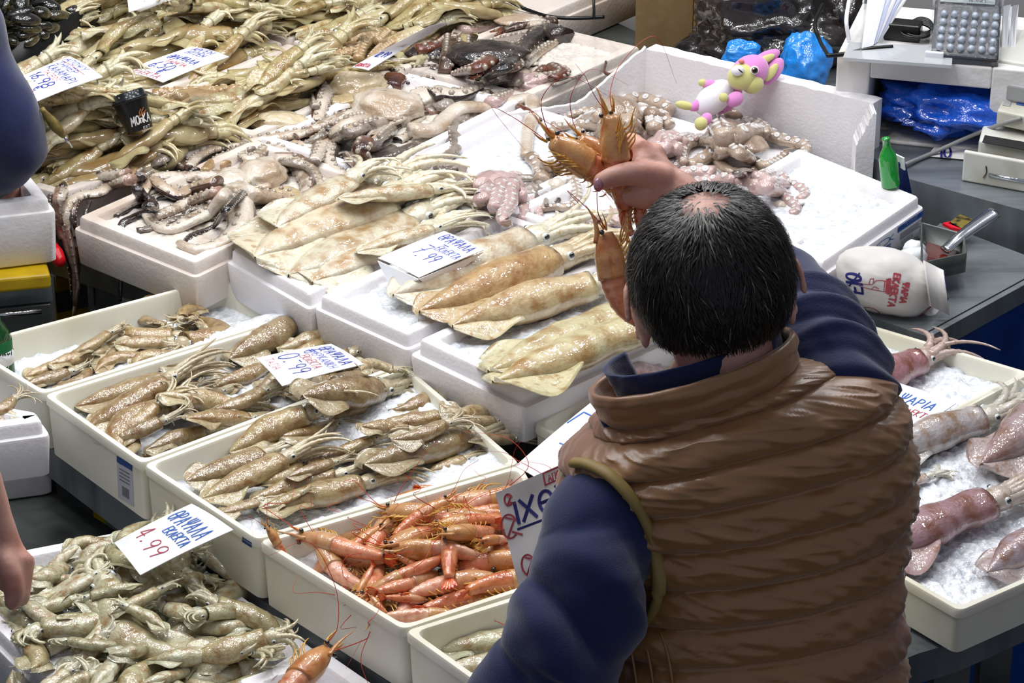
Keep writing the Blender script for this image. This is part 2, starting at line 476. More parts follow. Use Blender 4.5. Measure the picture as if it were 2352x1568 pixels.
for k, lab in (('Q1', 'wet pinkish ice under the large front octopus'), ('Q2', 'wet ice under the dark sliced octopus'), ('Q3', 'wet ice at the back right of the brown octopus heap'),
               ('V1', 'wet ice at the left front of the yellowish squid heap'), ('V2', 'wet ice under squid behind the coffee cup'), ('V3', 'wet ice under octopus at the top'),
               ('V4', 'wet ice under squid below the two top price cards'), ('V5', 'wet ice under squid of the 6.50 card'), ('V6', 'wet ice under squid beside the mussels'), ('V7', 'wet ice under squid at the top edge')):
    ice_bed(k, .014, lab, .004, .028, m='melt')
for k, lab in (('R1', 'thin white ice in the small octopus box'), ('R4', 'thin white ice behind the large squid'), ('R3', 'smooth white ice in the broken printed box')):
    ice_bed(k, .016, lab, .002, .03)

# stickers on the tray fronts
def sticker(label, px, m, name='sticker', lift=.0009):
    o = [x for x in bpy.data.objects if x.get('label') == label][0]
    bv = BVHTree.FromPolygons([v.co.copy() for v in o.data.vertices], [tuple(f.vertices) for f in o.data.polygons]); n = 6; V = []
    for j in range(n + 1):
        for i in range(n + 1):
            u, v = i / n, j / n
            x = (px[0][0] * (1 - u) + px[1][0] * u) * (1 - v) + (px[3][0] * (1 - u) + px[2][0] * u) * v
            y = (px[0][1] * (1 - u) + px[1][1] * u) * (1 - v) + (px[3][1] * (1 - u) + px[2][1] * u) * v
            d = ray(x, y).normalized(); h = bv.ray_cast(EYE, d)
            if h[0] is None: return
            V.append(h[0] - d * lift)
    F = [(j * (n + 1) + i, j * (n + 1) + i + 1, (j + 1) * (n + 1) + i + 1, (j + 1) * (n + 1) + i) for j in range(n) for i in range(n)]
    MB().add(V, F).build(name, m, o)
st_w = mat('pale_sticker', '#b9bcc4', .5); st_b = mat('blue_sticker_band', '#2a4a86', .5); st_g = mat('grey_barcode', '#70747c', .6)
LB_, LC_ = 'white plastic tray holding squid under the 0.99 price card', 'white plastic tray of squid beside the tray of orange prawns'
for lab, x, y, s_ in ((LB_, 107, 938, .8), (LB_, 268, 1046, 1.0)):
    w, h, k = 36 * s_, 96 * s_, 22 * s_
    sticker(lab, [(x, y + 14 * s_), (x + w, y + 14 * s_ + k), (x + w + 4, y + h + k), (x + 4, y + h)], st_w, 'sticker'); sticker(lab, [(x, y), (x + w, y + k), (x + w, y + 15 * s_ + k), (x, y + 15 * s_)], st_b, 'sticker_band')
    sticker(lab, [(x + 12, y + 62 * s_ + 7), (x + w - 8, y + 62 * s_ + k - 5), (x + w - 7, y + 84 * s_ + k - 5), (x + 13, y + 84 * s_ + 7)], st_g, 'barcode', .0014)
    for t in range(4): sticker(lab, [(x + 6, y + (24 + 8 * t) * s_ + 4), (x + w - 6, y + (24 + 8 * t) * s_ + k - 4), (x + w - 6, y + (27 + 8 * t) * s_ + k - 4), (x + 6, y + (27 + 8 * t) * s_ + 4)], st_g, 'label_text', .0014)
sticker(LC_, [(556, 1232), (578, 1246), (578, 1258), (556, 1244)], st_b, 'sticker_band')
# tables under the trays
def table(name, px, z, thick, label, m='steel', legs=()):
    t = empty(name, P(px[0][0], px[0][1], 0), label, 'table')
    mb = MB(); slab(mb, [P(x, y, z) for x, y in px], thick) if len(px) == 4 else prism(mb, [P(x, y, z) - Vector((0, 0, thick)) for x, y in px], [P(x, y, z) for x, y in px])
    mb.build('table_top', M[m], t, False)
    for x, y in legs:
        p = P(x, y, z); lb = MB(); box(lb, (p.x, p.y, (z - thick) / 2), ((.025, 0, 0), (0, .025, 0), (0, 0, (z - thick) / 2))); lb.build('leg', M['steel_dark'], t, False)
    return t
table('display_table', [(-95, 895), (100, 1015), (326, 1184), (592, 1372), (930, 1590), (1110, 1700), (1330, 1520), (1640, 960), (1100, 860), (720, 730), (513, 655)], .889, .06,
      'steel table under the first row of white plastic trays', legs=[(150, 880), (640, 1130), (960, 1300), (720, 800), (1250, 1250)])
table('display_table', [(185, 570), (455, 660), (520, 640), (1208, 970), (1660, 780), (1905, 680), (2175, 505), (2110, 380), (1660, 210), (1500, 90), (1215, -40), (700, -140), (-200, -60), (-420, 380)], .968, .07,
      'long steel table under the polystyrene boxes of octopus and squid', 'steel_dark', legs=[(230, 560), (900, 800), (1600, 760), (2080, 480), (300, 100), (1500, 120)])
table('display_table', [(1790, 1330), (1960, 1560), (2110, 1500), (2206, 1472), (2690, 1255), (2400, 950), (1990, 850), (1760, 960)], .92, .05, 'steel table carrying the squid trays right of the seller', 'steel', legs=[(2190, 1420), (2330, 1000), (2040, 850)])
table('display_table', [(-280, 1150), (112, 1122), (335, 1262), (700, 1560), (860, 1680), (500, 1900), (-200, 1700)], .775, .05, 'low steel table under the heap of small squid', 'steel_dark', legs=[(-60, 1380), (300, 1330), (640, 1580), (400, 1750)])

# low front boxes
poly_tray('E', [(-150, 1302), (300, 1752), (732, 1497), (338, 1208)], .885, .105, 'polystyrene box heaped with small grey green squid', floor=.03)
ice_bed('E', .02, 'ice under the heap of small grey green squid', .006, .03)
poly_tray('E2', [(545, 1562), (760, 1740), (960, 1640), (742, 1490)], .90, .11, 'polystyrene box at the bottom with one prawn on its corner', floor=.04)
# ------------------------------------------------------------------ creature prototypes
class Kit:
    """part meshes of one kind of creature, drawn around the origin; put() links a thing with all its parts"""
    def __init__(s, name): s.name = name; s.parts = []
    def part(s, name, mb, mats, parent=None):
        me = mb.mesh(name)
        for m in (mats if isinstance(mats, (list, tuple)) else [mats]): me.materials.append(m)
        me.polygons.foreach_set('use_smooth', [True] * len(me.polygons))
        s.parts.append((name, me, parent)); return len(s.parts) - 1
    def put(s, mw, label, cat, group=None, col=None, col_of=None, name=None):
        root = empty(name or s.name, (0, 0, 0), label, cat, group)
        root.matrix_world = mw
        made = []
        for nm, me, par in s.parts:
            o = bpy.data.objects.new(nm, me); COL.objects.link(o)
            o.parent = root if par is None else made[par]
            c = (col_of(nm) if col_of else None) or col
            if c: o.color = c
            made.append(o)
        return root
def jig(c, a):
    k = 1 + rnd.uniform(-a, a)
    return (c[0] * k * (1 + rnd.uniform(-a, a) * .3), c[1] * k, c[2] * k * (1 + rnd.uniform(-a, a) * .5), 1)

def squid_kit(seed, bend=0.0, width=.16, arm_len=.75, spread=.35, flat=.72, curl=0.6, fin_w=.22, wavy=.3, far=False):
    """unit squid: mantle tip at (0,0,0), mantle opening at (1,0,0), head and arms beyond; axis height 0"""
    r = random.Random(seed); k = Kit('squid')
    def axis(t): return Vector((t, bend * (t - .5) ** 2 * 2 - bend * .5 + wavy * .05 * math.sin(t * 5 + seed), 0))
    def mr(t):
        return width * (max(0.0, math.sin(min(1, t / .62) * math.pi / 2)) ** .85) * (1 - .18 * max(0, (t - .62) / .38)) * (1 + .05 * math.sin(t * 9 + seed)) + .004
    mb = MB(); n = 26; path = [axis(i / n) for i in range(n + 1)]
    lump = lambda t: mr(t)
    tube(mb, path, lump, 16, flat, cap=False)
    fr = frames(path)
    # dents and folds, then the mantle mouth turned inward
    V = []
    for i, v in enumerate(mb.v):
        p = Vector(v); t = p.x
        d = 0.016 * noise.noise(Vector((p.x * 5, p.y * 9, p.z * 9 + seed * 3.1))) + .008 * noise.noise(Vector((p.x * 13, p.y * 13, p.z * 13 + seed)))
        a = axis(min(1, max(0, t))); q = p - a; q.x = 0
        V.append(p + (q.normalized() * d * min(1, t * 4) if q.length > 1e-6 else Vector()))
    mb.v = [tuple(v) for v in V]
    ring = [Vector(mb.v[n * 16 + j]) for j in range(16)]; c = axis(1)
    inner = [c + (p - c) * .72 - Vector((.10, 0, 0)) for p in ring]
    b = len(mb.v); mb.v += [tuple(p) for p in inner]
    for j in range(16):
        j2 = (j + 1) % 16
        mb.f.append((n * 16 + j, n * 16 + j2, b + j2, b + j)); mb.m.append(0)
    mb.f.append(tuple(b + j for j in range(16))); mb.m.append(0)
    k.part('mantle', mb, M['mantle'])
    # fins: thin tapering flaps along the tail half
    for s in (-1, 1):
        fb = MB(); top = []; nu, nv = 14, 5; F = []
        ph = r.uniform(0, 6); w = fin_w * r.uniform(.75, 1.15); droop = r.uniform(-.35, .1)
        for layer in (0, 1):
            for i in range(nu + 1):
                t = .0 + .52 * i / nu
                prof = (math.sin(math.pi * min(1, (i / nu) ** .8)) ** .7)
                for j in range(nv + 1):
                    e = j / nv
                    a = axis(t); y0 = mr(t) * .55
                    y = y0 + (w * prof + .01) * e
                    z = -.01 + droop * w * e * e + .03 * math.sin(t * 16 + ph + e * 2) * e + (.012 if layer == 0 else -.003) * (1 - .75 * e)
                    top.append(a + Vector((-.04 * e * prof, s * y, z)))
        m = (nu + 1) * (nv + 1)
        for i in range(nu):
            for j in range(nv):
                a = i * (nv + 1) + j; q = (a, a + nv + 1, a + nv + 2, a + 1); q2 = tuple(x + m for x in q)
                F.append(q if s < 0 else q[::-1]); F.append(q2[::-1] if s < 0 else q2)
        for i in range(nu):
            a = i * (nv + 1) + nv; q = (a, a + nv + 1, a + nv + 1 + m, a + m); F.append(q if s > 0 else q[::-1])
        fb.add(top, F); k.part('fin', fb, M['fin'])
    # head
    hb = MB(); h0 = axis(1); hl = .2; hw = width * .62
    ellipsoid(hb, h0 + Vector((hl * .45, 0, 0)), ((hl * .72, 0, 0), (0, hw, 0), (0, 0, hw * .8)), 14, 10,
              fn=lambda x, y, z: 1 + .10 * noise.noise(Vector((x * 2, y * 2, z * 2 + seed))))
    hd = k.part('head', hb, M['sq_arm']); ek = min(1, .85 * width / .155)
    for s in (-1, 1):
        c = h0 + Vector((hl * .5, s * hw * .82, hw * .28)); e = MB()
        ellipsoid(e, c, ((.038 * ek, 0, 0), (0, .026 * ek, 0), (0, 0, .036 * ek)), 10, 7, 0)
        ellipsoid(e, c + Vector((0, s * .012, .008)), ((.024 * ek, 0, 0), (0, .02 * ek, 0), (0, 0, .022 * ek)), 8, 6, 1)
        if not far or s > 0: k.part('eye', e, [M['eye_w'], M['eye_b']], hd)
    allarms = MB()
    # eight arms and two tentacles
    for i in range(10):
        a0 = (i / 10) * 2 * math.pi + .3; lng = arm_len * r.uniform(.7, 1.05) * ((1.25 if arm_len > .45 else 1.1) if i in (2, 7) else 1)
        st = h0 + Vector((hl * .95, math.cos(a0) * hw * .55, math.sin(a0) * hw * .4))
        d = Vector((1, math.cos(a0) * spread + r.uniform(-.1, .1), math.sin(a0) * .12 + r.uniform(.0, .12)))
        pts = [st - Vector((.06, 0, 0)), st]; p = st.copy(); ang = 0; ca = r.choice((-1, 1)) * r.uniform(.1, curl); cz = r.uniform(-.35, .0)
        for s in range(6):
            ang += ca * (.3 + .3 * s * .5)
            dd = Vector((d.x * math.cos(ang) - d.y * math.sin(ang), d.x * math.sin(ang) + d.y * math.cos(ang), d.z + cz * (s / 5) - .12 * s / 5)).normalized()
            p = p + dd * (lng / 6); p.z = max(-width * flat * .8, p.z); pts.append(p.copy())
        r0 = (.034 if arm_len > .45 else .042) * r.uniform(.85, 1.25) if i not in (2, 7) else .024
        ab = allarms if far else MB(); tube(ab, catmull(pts, 12 if far else 18), lambda t, r0=r0: r0 * (1 - t) ** .7 * (1 + .12 * math.sin(t * 60)) + .004, 7, .85)
        if not far: k.part('tentacle' if i in (2, 7) else 'arm', ab, M['sq_arm'])
    if far: k.part('arms', allarms, M['sq_arm'])
    return k
SQ = [squid_kit(1, .00, .16, .62, .16, .78, .4), squid_kit(2, .18, .155, .6, .25, .72, .6), squid_kit(3, -.15, .165, .6, .15, .75, .5), squid_kit(4, .35, .16, .5, .3, .7, .9, wavy=.8),
      squid_kit(5, -.4, .15, .5, .25, .7, .9, wavy=.7), squid_kit(6, .06, .17, .7, .12, .68, .4), squid_kit(11, .6, .17, .5, .3, .75, .9, wavy=.4), squid_kit(12, -.65, .165, .45, .3, .75, 1.0, wavy=.6)]
SQ_S = [squid_kit(41, .1, .17, .36, .22, .78, .8, wavy=.5), squid_kit(42, .35, .165, .32, .3, .75, 1.0, wavy=.8), squid_kit(43, -.35, .175, .38, .2, .78, 1.0, wavy=.5), squid_kit(44, -.7, .16, .34, .35, .75, 1.1, wavy=.6), squid_kit(45, .75, .165, .3, .3, .75, 1.1), squid_kit(46, 0, .18, .4, .2, .72, .7)]
SQ_LONG = [squid_kit(7, .02, .105, .42, .12, .7, .4, .14, far=True), squid_kit(8, .12, .11, .42, .14, .65, .5, .15, far=True), squid_kit(9, -.14, .10, .40, .12, .7, .5, .13, far=True), squid_kit(10, -.04, .115, .38, .14, .6, .5, .18, far=True), squid_kit(15, .22, .10, .36, .14, .6, .6, .16, .6, far=True)]
SQ_BIG = [squid_kit(21, .03, .155, .55, .25, .85, .35, .15, .15), squid_kit(22, -.05, .15, .6, .3, .85, .5, .17, .15), squid_kit(23, .02, .13, .5, .2, .7, .3, .2, .2)]
SQ_FLAT = [squid_kit(31, .05, .17, .5, .35, .42, .6, .3, .4), squid_kit(32, -.08, .16, .5, .3, .45, .6, .28, .4)]

TAN = [rgb('#aa956a'), rgb('#9d875e'), rgb('#b29e72'), rgb('#a48d60'), rgb('#94825c'), rgb('#bbac84')]
GREEN = [rgb('#bebb98'), rgb('#c6c3a4'), rgb('#b2af8a'), rgb('#c2ba94'), rgb('#b0a478'), rgb('#cdc9ac')]
YEL = [rgb('#c0b486'), rgb('#c8bd94'), rgb('#b2a474'), rgb('#ccc4a2'), rgb('#aa9c68'), rgb('#bdb07e')]
PALE = [rgb('#d2c8aa'), rgb('#d5ccb2'), rgb('#ccbf9c'), rgb('#d8d0ba')]
PINK = [rgb('#a8747a'), rgb('#b08488'), rgb('#c9a8a8'), rgb('#cbc4c8')]
def squid_col(pal, lighten=.35):
    b = jig(rnd.choice(pal), .08)
    w = rgb('#d8d6be')
    pale = tuple(b[i] * (1 - lighten) + w[i] * lighten for i in range(3)) + (1,)
    finc = tuple(b[i] * .8 + w[i] * .2 for i in range(3)) + (1,)
    return lambda nm: b if nm == 'mantle' else (finc if nm == 'fin' else pale)

class Heap:
    """height field of a pile: lets creatures rest on what lies under them"""
    def __init__(s, pts, base, cell=.006):
        xs = [p.x for p in pts]; ys = [p.y for p in pts]
        s.x0, s.y0, s.c = min(xs) - .15, min(ys) - .15, cell
        s.nx, s.ny = int((max(xs) - s.x0 + .15) / cell) + 1, int((max(ys) - s.y0 + .15) / cell) + 1
        s.h = np.full((s.ny, s.nx), float(base)); s.base = base
        gx, gy = np.meshgrid(np.arange(s.nx) * cell + s.x0, np.arange(s.ny) * cell + s.y0)
        s.gx, s.gy = gx, gy
    def at(s, x, y):
        i = min(s.ny - 1, max(0, int((y - s.y0) / s.c))); j = min(s.nx - 1, max(0, int((x - s.x0) / s.c)))
        return float(s.h[i, j])
    def stamp(s, a, b, ra, flat):
        """raise the field by a capsule from a to b of radius function ra(t)"""
        d = np.array([b.x - a.x, b.y - a.y]); L2 = (d ** 2).sum() + 1e-9
        t = np.clip(((s.gx - a.x) * d[0] + (s.gy - a.y) * d[1]) / L2, 0, 1)
        dx = s.gx - (a.x + t * d[0]); dy = s.gy - (a.y + t * d[1]); d2 = dx * dx + dy * dy
        rr = ra(t); m = d2 < rr * rr
        z = a.z + t * (b.z - a.z) + np.sqrt(np.maximum(0, rr * rr - d2)) * flat
        s.h = np.where(m, np.maximum(s.h, z), s.h)
def rest(heap, a, b, width, flat, soft=.55, reach=1.0):
    """heights of both ends of a body lying from a to b on the heap"""
    L = Vector((b.x - a.x, b.y - a.y, 0)); n = 9; hs = []
    for i in range(n):
        t = i / (n - 1); p = Vector((a.x, a.y, 0)) + L * t * reach
        hs.append((t, heap.at(p.x, p.y)))
    A = np.array([[1, t] for t, _ in hs]); y = np.array([h for _, h in hs])
    c, *_ = np.linalg.lstsq(A, y, rcond=None)
    c[1] = max(-.35 * L.length, min(.35 * L.length, c[1]))
    res = (y - A @ c).max()
    lift = width * flat * .9 + res * soft
    return c[0] + lift, c[0] + c[1] + lift
def lay(kit, heap, a, b, width, flat, label, cat, group, col_of, roll=0.0, soft=.55, wscale=1.0, hscale=1.0, arms=.5, loose=None):
    """lays a unit creature with tail at a and mantle opening at b (heights are found from the heap)"""
    L = Vector((b.x - a.x, b.y - a.y, 0)).length
    w = width * L * wscale
    za, zb = rest(heap, a, b, w, flat, soft)
    a2, b2 = Vector((a.x, a.y, za)), Vector((b.x, b.y, zb))
    x = (b2 - a2); Ln = x.length; x.normalize()
    y = Vector((0, 0, 1)).cross(x).normalized(); z = x.cross(y)
    if roll:
        q = Matrix.Rotation(roll, 3, x); y = q @ y; z = q @ z
    mw = Matrix(((x.x * Ln, y.x * Ln * wscale, z.x * Ln * wscale * hscale, a2.x), (x.y * Ln, y.y * Ln * wscale, z.y * Ln * wscale * hscale, a2.y), (x.z * Ln, y.z * Ln * wscale, z.z * Ln * wscale * hscale, a2.z), (0, 0, 0, 1)))
    heap.stamp(a2, b2, lambda t: w * np.clip(t * 1.8 + .12, 0, 1), flat * hscale)
    e = b2 + x * Ln * arms; e.z = max(heap.base, e.z - .3 * w)
    heap.stamp(b2, e, lambda t: w * .8 * (1 - .6 * t), .6)
    if loose is not None: loose.append((kit, mw)); return None
    return kit.put(mw, label, cat, group, None, col_of)
def merged(loose, name, label, pal):
    """the uncountable lower layer of a heap as one object"""
    V, F, Mi = [], [], []; mats = [M['mantle'], M['fin'], M['sq_arm'], M['eye_w'], M['eye_b']]; b = 0
    for kit, mw in loose:
        A = np.array(mw)
        for nm, me, par in kit.parts:
            co = np.empty(len(me.vertices) * 3); me.vertices.foreach_get('co', co); co = co.reshape(-1, 3) @ A[:3, :3].T + A[:3, 3]
            V.append(co); idx = [mats.index(m) for m in me.materials]
            for f in me.polygons: F.append(tuple(i + b for i in f.vertices)); Mi.append(idx[f.material_index])
            b += len(co)
    me = bpy.data.meshes.new(name); me.from_pydata(np.concatenate(V).tolist(), [], F); me.polygons.foreach_set('material_index', Mi)
    o = link(name, me, mats); o.color = pal; tag(o, label, 'squid', None, 'stuff'); return o

# ---- prawns
def prawn_kit(seed, curve=1.2, legs_spread=1.0, thin=1.0):
    """prawn of unit length along its back; head at the origin end, tail beyond; belly towards -z bends to -z"""
    r = random.Random(seed); k = Kit('prawn')
    n = 40; pts = []; p = Vector((0, 0, 0)); ang = 0.0
    for i in range(n + 1):
        t = i / n; pts.append(p.copy())
        cv = 0.0 if t < .36 else curve * 2.2 * (t - .36) ** .7 * 1.1
        ang += cv / n * 1.6
        p = p + Vector((math.cos(ang), 0, -math.sin(ang))) / n
    def seg(i0, i1): return pts[i0:i1 + 1]
    rad = .078 * thin
    cb = MB()
    path = seg(2, 17)
    tube(cb, path, lambda t: rad * (.35 + .65 * math.sin(min(1, t * 1.35 + .12) * math.pi / 2)), 14, 1.2, up=Vector((0, 0, 1)))
    cp = k.part('carapace', cb, M['prawn_head'])
    rb = MB(); q = [pts[5] + Vector((0, 0, rad * .85)), pts[2] + Vector((-.02, 0, rad * .65)), pts[0] + Vector((-.09, 0, rad * .75)), pts[0] + Vector((-.20, 0, rad * 1.2))]
    tube(rb, catmull(q, 10), lambda t: .018 * (1 - t) + .002, 6, 1.6); k.part('rostrum', rb, M['prawn_head'], None)
    for s in (-1, 1):
        e = MB(); ellipsoid(e, pts[2] + Vector((-.012, s * rad * .55, rad * .45)), ((.022, 0, 0), (0, .022, 0), (0, 0, .022)), 8, 6)
        k.part('eye', e, M['eye_b'])
    ab = MB(); i0 = 16; m = 34; path = seg(i0, m); fr = frames(path, Vector((0, 0, 1)))
    sg = 14; V = []; F = []; rows = []
    nseg = 6
    for j in range(len(path)):
        t = j / (len(path) - 1); ph = (t * nseg) % 1.0
        rr = rad * (1.02 - .55 * t ** 1.5) * (1 - .10 * ph)
        _, s_, u_ = fr[j]
        for kx in range(sg):
            a = 2 * math.pi * kx / sg
            V.append(path[j] + s_ * math.cos(a) * rr * .92 + u_ * math.sin(a) * rr * 1.12)
    for j in range(len(path) - 1):
        for kx in range(sg):
            F.append((j * sg + kx, j * sg + (kx + 1) % sg, (j + 1) * sg + (kx + 1) % sg, (j + 1) * sg + kx))
    F.append(tuple(range(sg))[::-1]); F.append(tuple((len(path) - 1) * sg + kx for kx in range(sg)))
    ab.add(V, F); k.part('abdomen', ab, M['prawn_body'])
    tb = MB(); t0 = pts[34]; td = (pts[38] - pts[34]).normalized(); up = Vector((0, 1, 0)).cross(td)
    for a in (-.55, -.25, 0, .25, .55):
        d = td * math.cos(a) + Vector((0, 1, 0)) * math.sin(a)
        path2 = [t0, t0 + d * .07 + up * .004, t0 + d * .15 + up * .002]
        tube(tb, catmull(path2, 8), lambda t: .012 + .024 * math.sin(math.pi * min(1, t * .8 + .1)) - .016 * t, 8, .28, up=up)
    k.part('tail_fan', tb, M['prawn_tail'])
    for i in range(5):
        for s in (-1, 1):
            b0 = pts[7 + i * 2] + Vector((0, s * rad * .45, -rad * .8)); d = legs_spread
            q = [b0, b0 + Vector((-.04 - .02 * i * .4, s * .03 * d, -.045)), b0 + Vector((-.11 + r.uniform(-.02, .02), s * .04 * d + r.uniform(-.02, .02), -.075)), b0 + Vector((-.19 + r.uniform(-.04, .04), s * .02 + r.uniform(-.03, .03), -.10 + r.uniform(-.02, .03)))]
            lb = MB(); tube(lb, catmull(q, 9), lambda t: .0105 * (1 - .6 * t), 5); k.part('leg', lb, M['prawn_leg'])
    for i in range(4):
        lb = MB()
        for s in (-1, 1):
            c = pts[19 + i * 3]; t_, s_, u_ = fr[3 + i * 3]
            b0 = c - u_ * rad * .85 + s_ * s * rad * .4
            tube(lb, catmull([b0, b0 - u_ * .035 - t_ * .015, b0 - u_ * .065 - t_ * .045], 6), lambda t: .016 * (1 - .75 * t), 6, .5)
        k.part('swimmeret', lb, M['prawn_leg'])
    for s in (-1, 1):
        sb = MB(); b0 = pts[1] + Vector((0, s * rad * .3, 0))
        tube(sb, catmull([b0, b0 + Vector((-.07, s * .02, .0)), b0 + Vector((-.15, s * .03, .02))], 7), lambda t: .022 * (1 - t) + .003, 6, .4); k.part('antennal_scale', sb, M['prawn_leg'])
        nb = MB(); a1 = r.uniform(-.4, .4)
        q = [b0, b0 + Vector((-.15, s * .06, .06)), b0 + Vector((-.35, s * (.2 + a1 * .3), .08 + r.uniform(-.05, .1))), b0 + Vector((-.45 + r.uniform(-.1, .3), s * (.35 + a1), .02)), b0 + Vector((-.3 + r.uniform(-.3, .5), s * (.5 + a1), -.03))]
        tube(nb, catmull(q, 18), lambda t: .0048 * (1 - .75 * t), 4); k.part('antenna', nb, M['prawn_feeler'])
    return k
M['prawn_head'] = mat('prawn_shell_head', '#d59a68', 0.28, sss=.2, coat=.6, col2='#d6a678', scale=7, lo=.4, hi=.75, objcol=True, bump=.08, bscale=40)
M['prawn_body'] = mat('prawn_shell_body', '#e0906a', 0.28, sss=.25, coat=.65, col2='#d8a68a', scale=10, lo=.4, hi=.7, objcol=True, bump=.05, bscale=40)
M['prawn_tail'] = mat('prawn_tail_red', '#cf4a1c', 0.3, coat=.5, col2='#e07a3a', scale=12)
M['prawn_leg'] = mat('prawn_yellow_legs', '#d2a548', 0.35, sss=.2, coat=.3, col2='#b8792a', scale=14)
M['prawn_feeler'] = mat('prawn_red_feeler', '#c2331c', 0.4)
PR = [prawn_kit(1, .55, 1, 1.2), prawn_kit(2, 1.0, 1, 1.2), prawn_kit(3, 1.5, 1, 1.2), prawn_kit(4, .2, 1, 1.2), prawn_kit(5, 2.0, 1.3, 1.2)]
PRH = [prawn_kit(6, .2, 1, 1.4), prawn_kit(7, .35, 1, 1.5), prawn_kit(8, 1.25, 1, 1.35)]
PCOL = [rgb('#e09c74'), rgb('#d98c62'), rgb('#e4b092'), rgb('#dd9468'), rgb('#d2804e')]
def prawn_cols():
    b = jig(rnd.choice(PCOL), .08); h = jig(rnd.choice([rgb('#cc9a60'), rgb('#d0a070'), rgb('#c88a50')]), .1)
    return lambda nm: b if nm == 'abdomen' else h
def lay_prawn(kit, heap, head, tail, label, group, roll, curve_len=.92, z=None, soft=.5, length=None):
    """head: where the eyes are, tail: end of the body (both on the ground plan); roll 90 = lying on its side"""
    x = Vector((tail.x - head.x, tail.y - head.y, 0)); L = x.length
    if z is None:
        za, zb = rest(heap, head, tail, .075 * L, 1.0, soft)
        h2 = Vector((head.x, head.y, za)); t2 = Vector((tail.x, tail.y, zb))
    else: h2, t2 = Vector(head), Vector(tail)
    x = (t2 - h2); Ln = x.length / curve_len; x.normalize()
    y = Vector((0, 0, 1)).cross(x)
    y = y.normalized() if y.length > .05 else Vector((0, 1, 0)); zz = x.cross(y)
    q = Matrix.Rotation(roll, 3, x); y = q @ y; zz = q @ zz
    mw = Matrix(((x.x * Ln, y.x * Ln, zz.x * Ln, h2.x), (x.y * Ln, y.y * Ln, zz.y * Ln, h2.y), (x.z * Ln, y.z * Ln, zz.z * Ln, h2.z), (0, 0, 0, 1)))
    if heap: heap.stamp(h2, t2, lambda t: .085 * L * (1.1 - .3 * t), 1.0)
    return kit.put(mw, label, 'prawn', group, None, prawn_cols())
# ------------------------------------------------------------------ squid on the trays
ORD = ['first', 'second', 'third', 'fourth', 'fifth', 'sixth', 'seventh', 'eighth', 'ninth', 'tenth', 'eleventh', 'twelfth', 'thirteenth', 'fourteenth', 'fifteenth', 'sixteenth']
def name_rows(things, what, where, per=7):
    """label every thing of a pile by its row (from the back) and its place in the row"""
    th = [(t, pix(t.matrix_world @ Vector((.5, 0, 0)))) for t in things]
    th.sort(key=lambda q: q[1][1]); n = len(th); k = max(1, math.ceil(n / per))
    for r in range(k):
        row = sorted(th[r * per:(r + 1) * per], key=lambda q: q[1][0])
        for i, (t, _) in enumerate(row):
            rr = '' if k == 1 else (', back row' if r == 0 else ', front row' if r == k - 1 else ', row %s' % ORD[r])
            tt = 'leftmost' if i == 0 else 'rightmost' if i == len(row) - 1 else '%s from left' % ORD[i]
            t['label'] = '%s %s%s, %s' % (what, where, rr, tt)
HEAPS = []
def top_at(x, y):
    return max([h.at(x, y) for h in HEAPS if h.x0 < x < h.x0 + h.nx * h.c and h.y0 < y < h.y0 + h.ny * h.c] or [0])
def heap_for(key):
    T = TRAYS[key]
    return Heap(T['q'], T['level'])
def inside(q, p):
    s = 0
    for i in range(4):
        a, b = q[i], q[(i + 1) % 4]
        c = (b.x - a.x) * (p.y - a.y) - (b.y - a.y) * (p.x - a.x)
        if c == 0: continue
        if s == 0: s = 1 if c > 0 else -1
        elif (c > 0) != (s > 0): return False
    return True
def fill(things, heap, q, n, kits, width, flat, length, dirf, pal, group, soft=.5, margin=.06, wr=(.9, 1.15), loose=None, under=0):
    for _i in range(n):
        u, v = rnd.uniform(margin, 1 - margin), rnd.uniform(margin, 1 - margin)
        p = quad_at(q, u, v); L = length * rnd.uniform(.8, 1.2); a = dirf()
        d = Vector((math.cos(a), math.sin(a), 0)) * L
        for _t in range(6):
            if inside(q, p - d * .55) and inside(q, p + d * .8): break
            c = quad_at(q, .5, .5); p = p.lerp(Vector((c.x, c.y, p.z)), .2)
        o = lay(rnd.choice(kits), heap, p - d * .5, p + d * .5, width, flat, 'squid', 'squid', group, squid_col(pal), rnd.uniform(-.5, .5), soft, rnd.uniform(*wr), loose=loose if _i < under else None)
        if o: things.append(o)
    HEAPS.append(heap)
def lay_px(things, heap, lst, z, kits, width, flat, pal, group, soft=.5, ws=1.0, roll=.3, lighten=.35):
    for i, e in enumerate(lst):
        (x0, y0, x1, y1) = e[:4]; kit = e[4] if len(e) > 4 and e[4] else kits[i % len(kits)]
        w = e[5] if len(e) > 5 else 1.0
        things.append(lay(kit, heap, P(x0, y0, z), P(x1, y1, z), width, flat, 'squid', 'squid', group, squid_col(pal, lighten), rnd.uniform(-roll, roll), soft, ws * w))

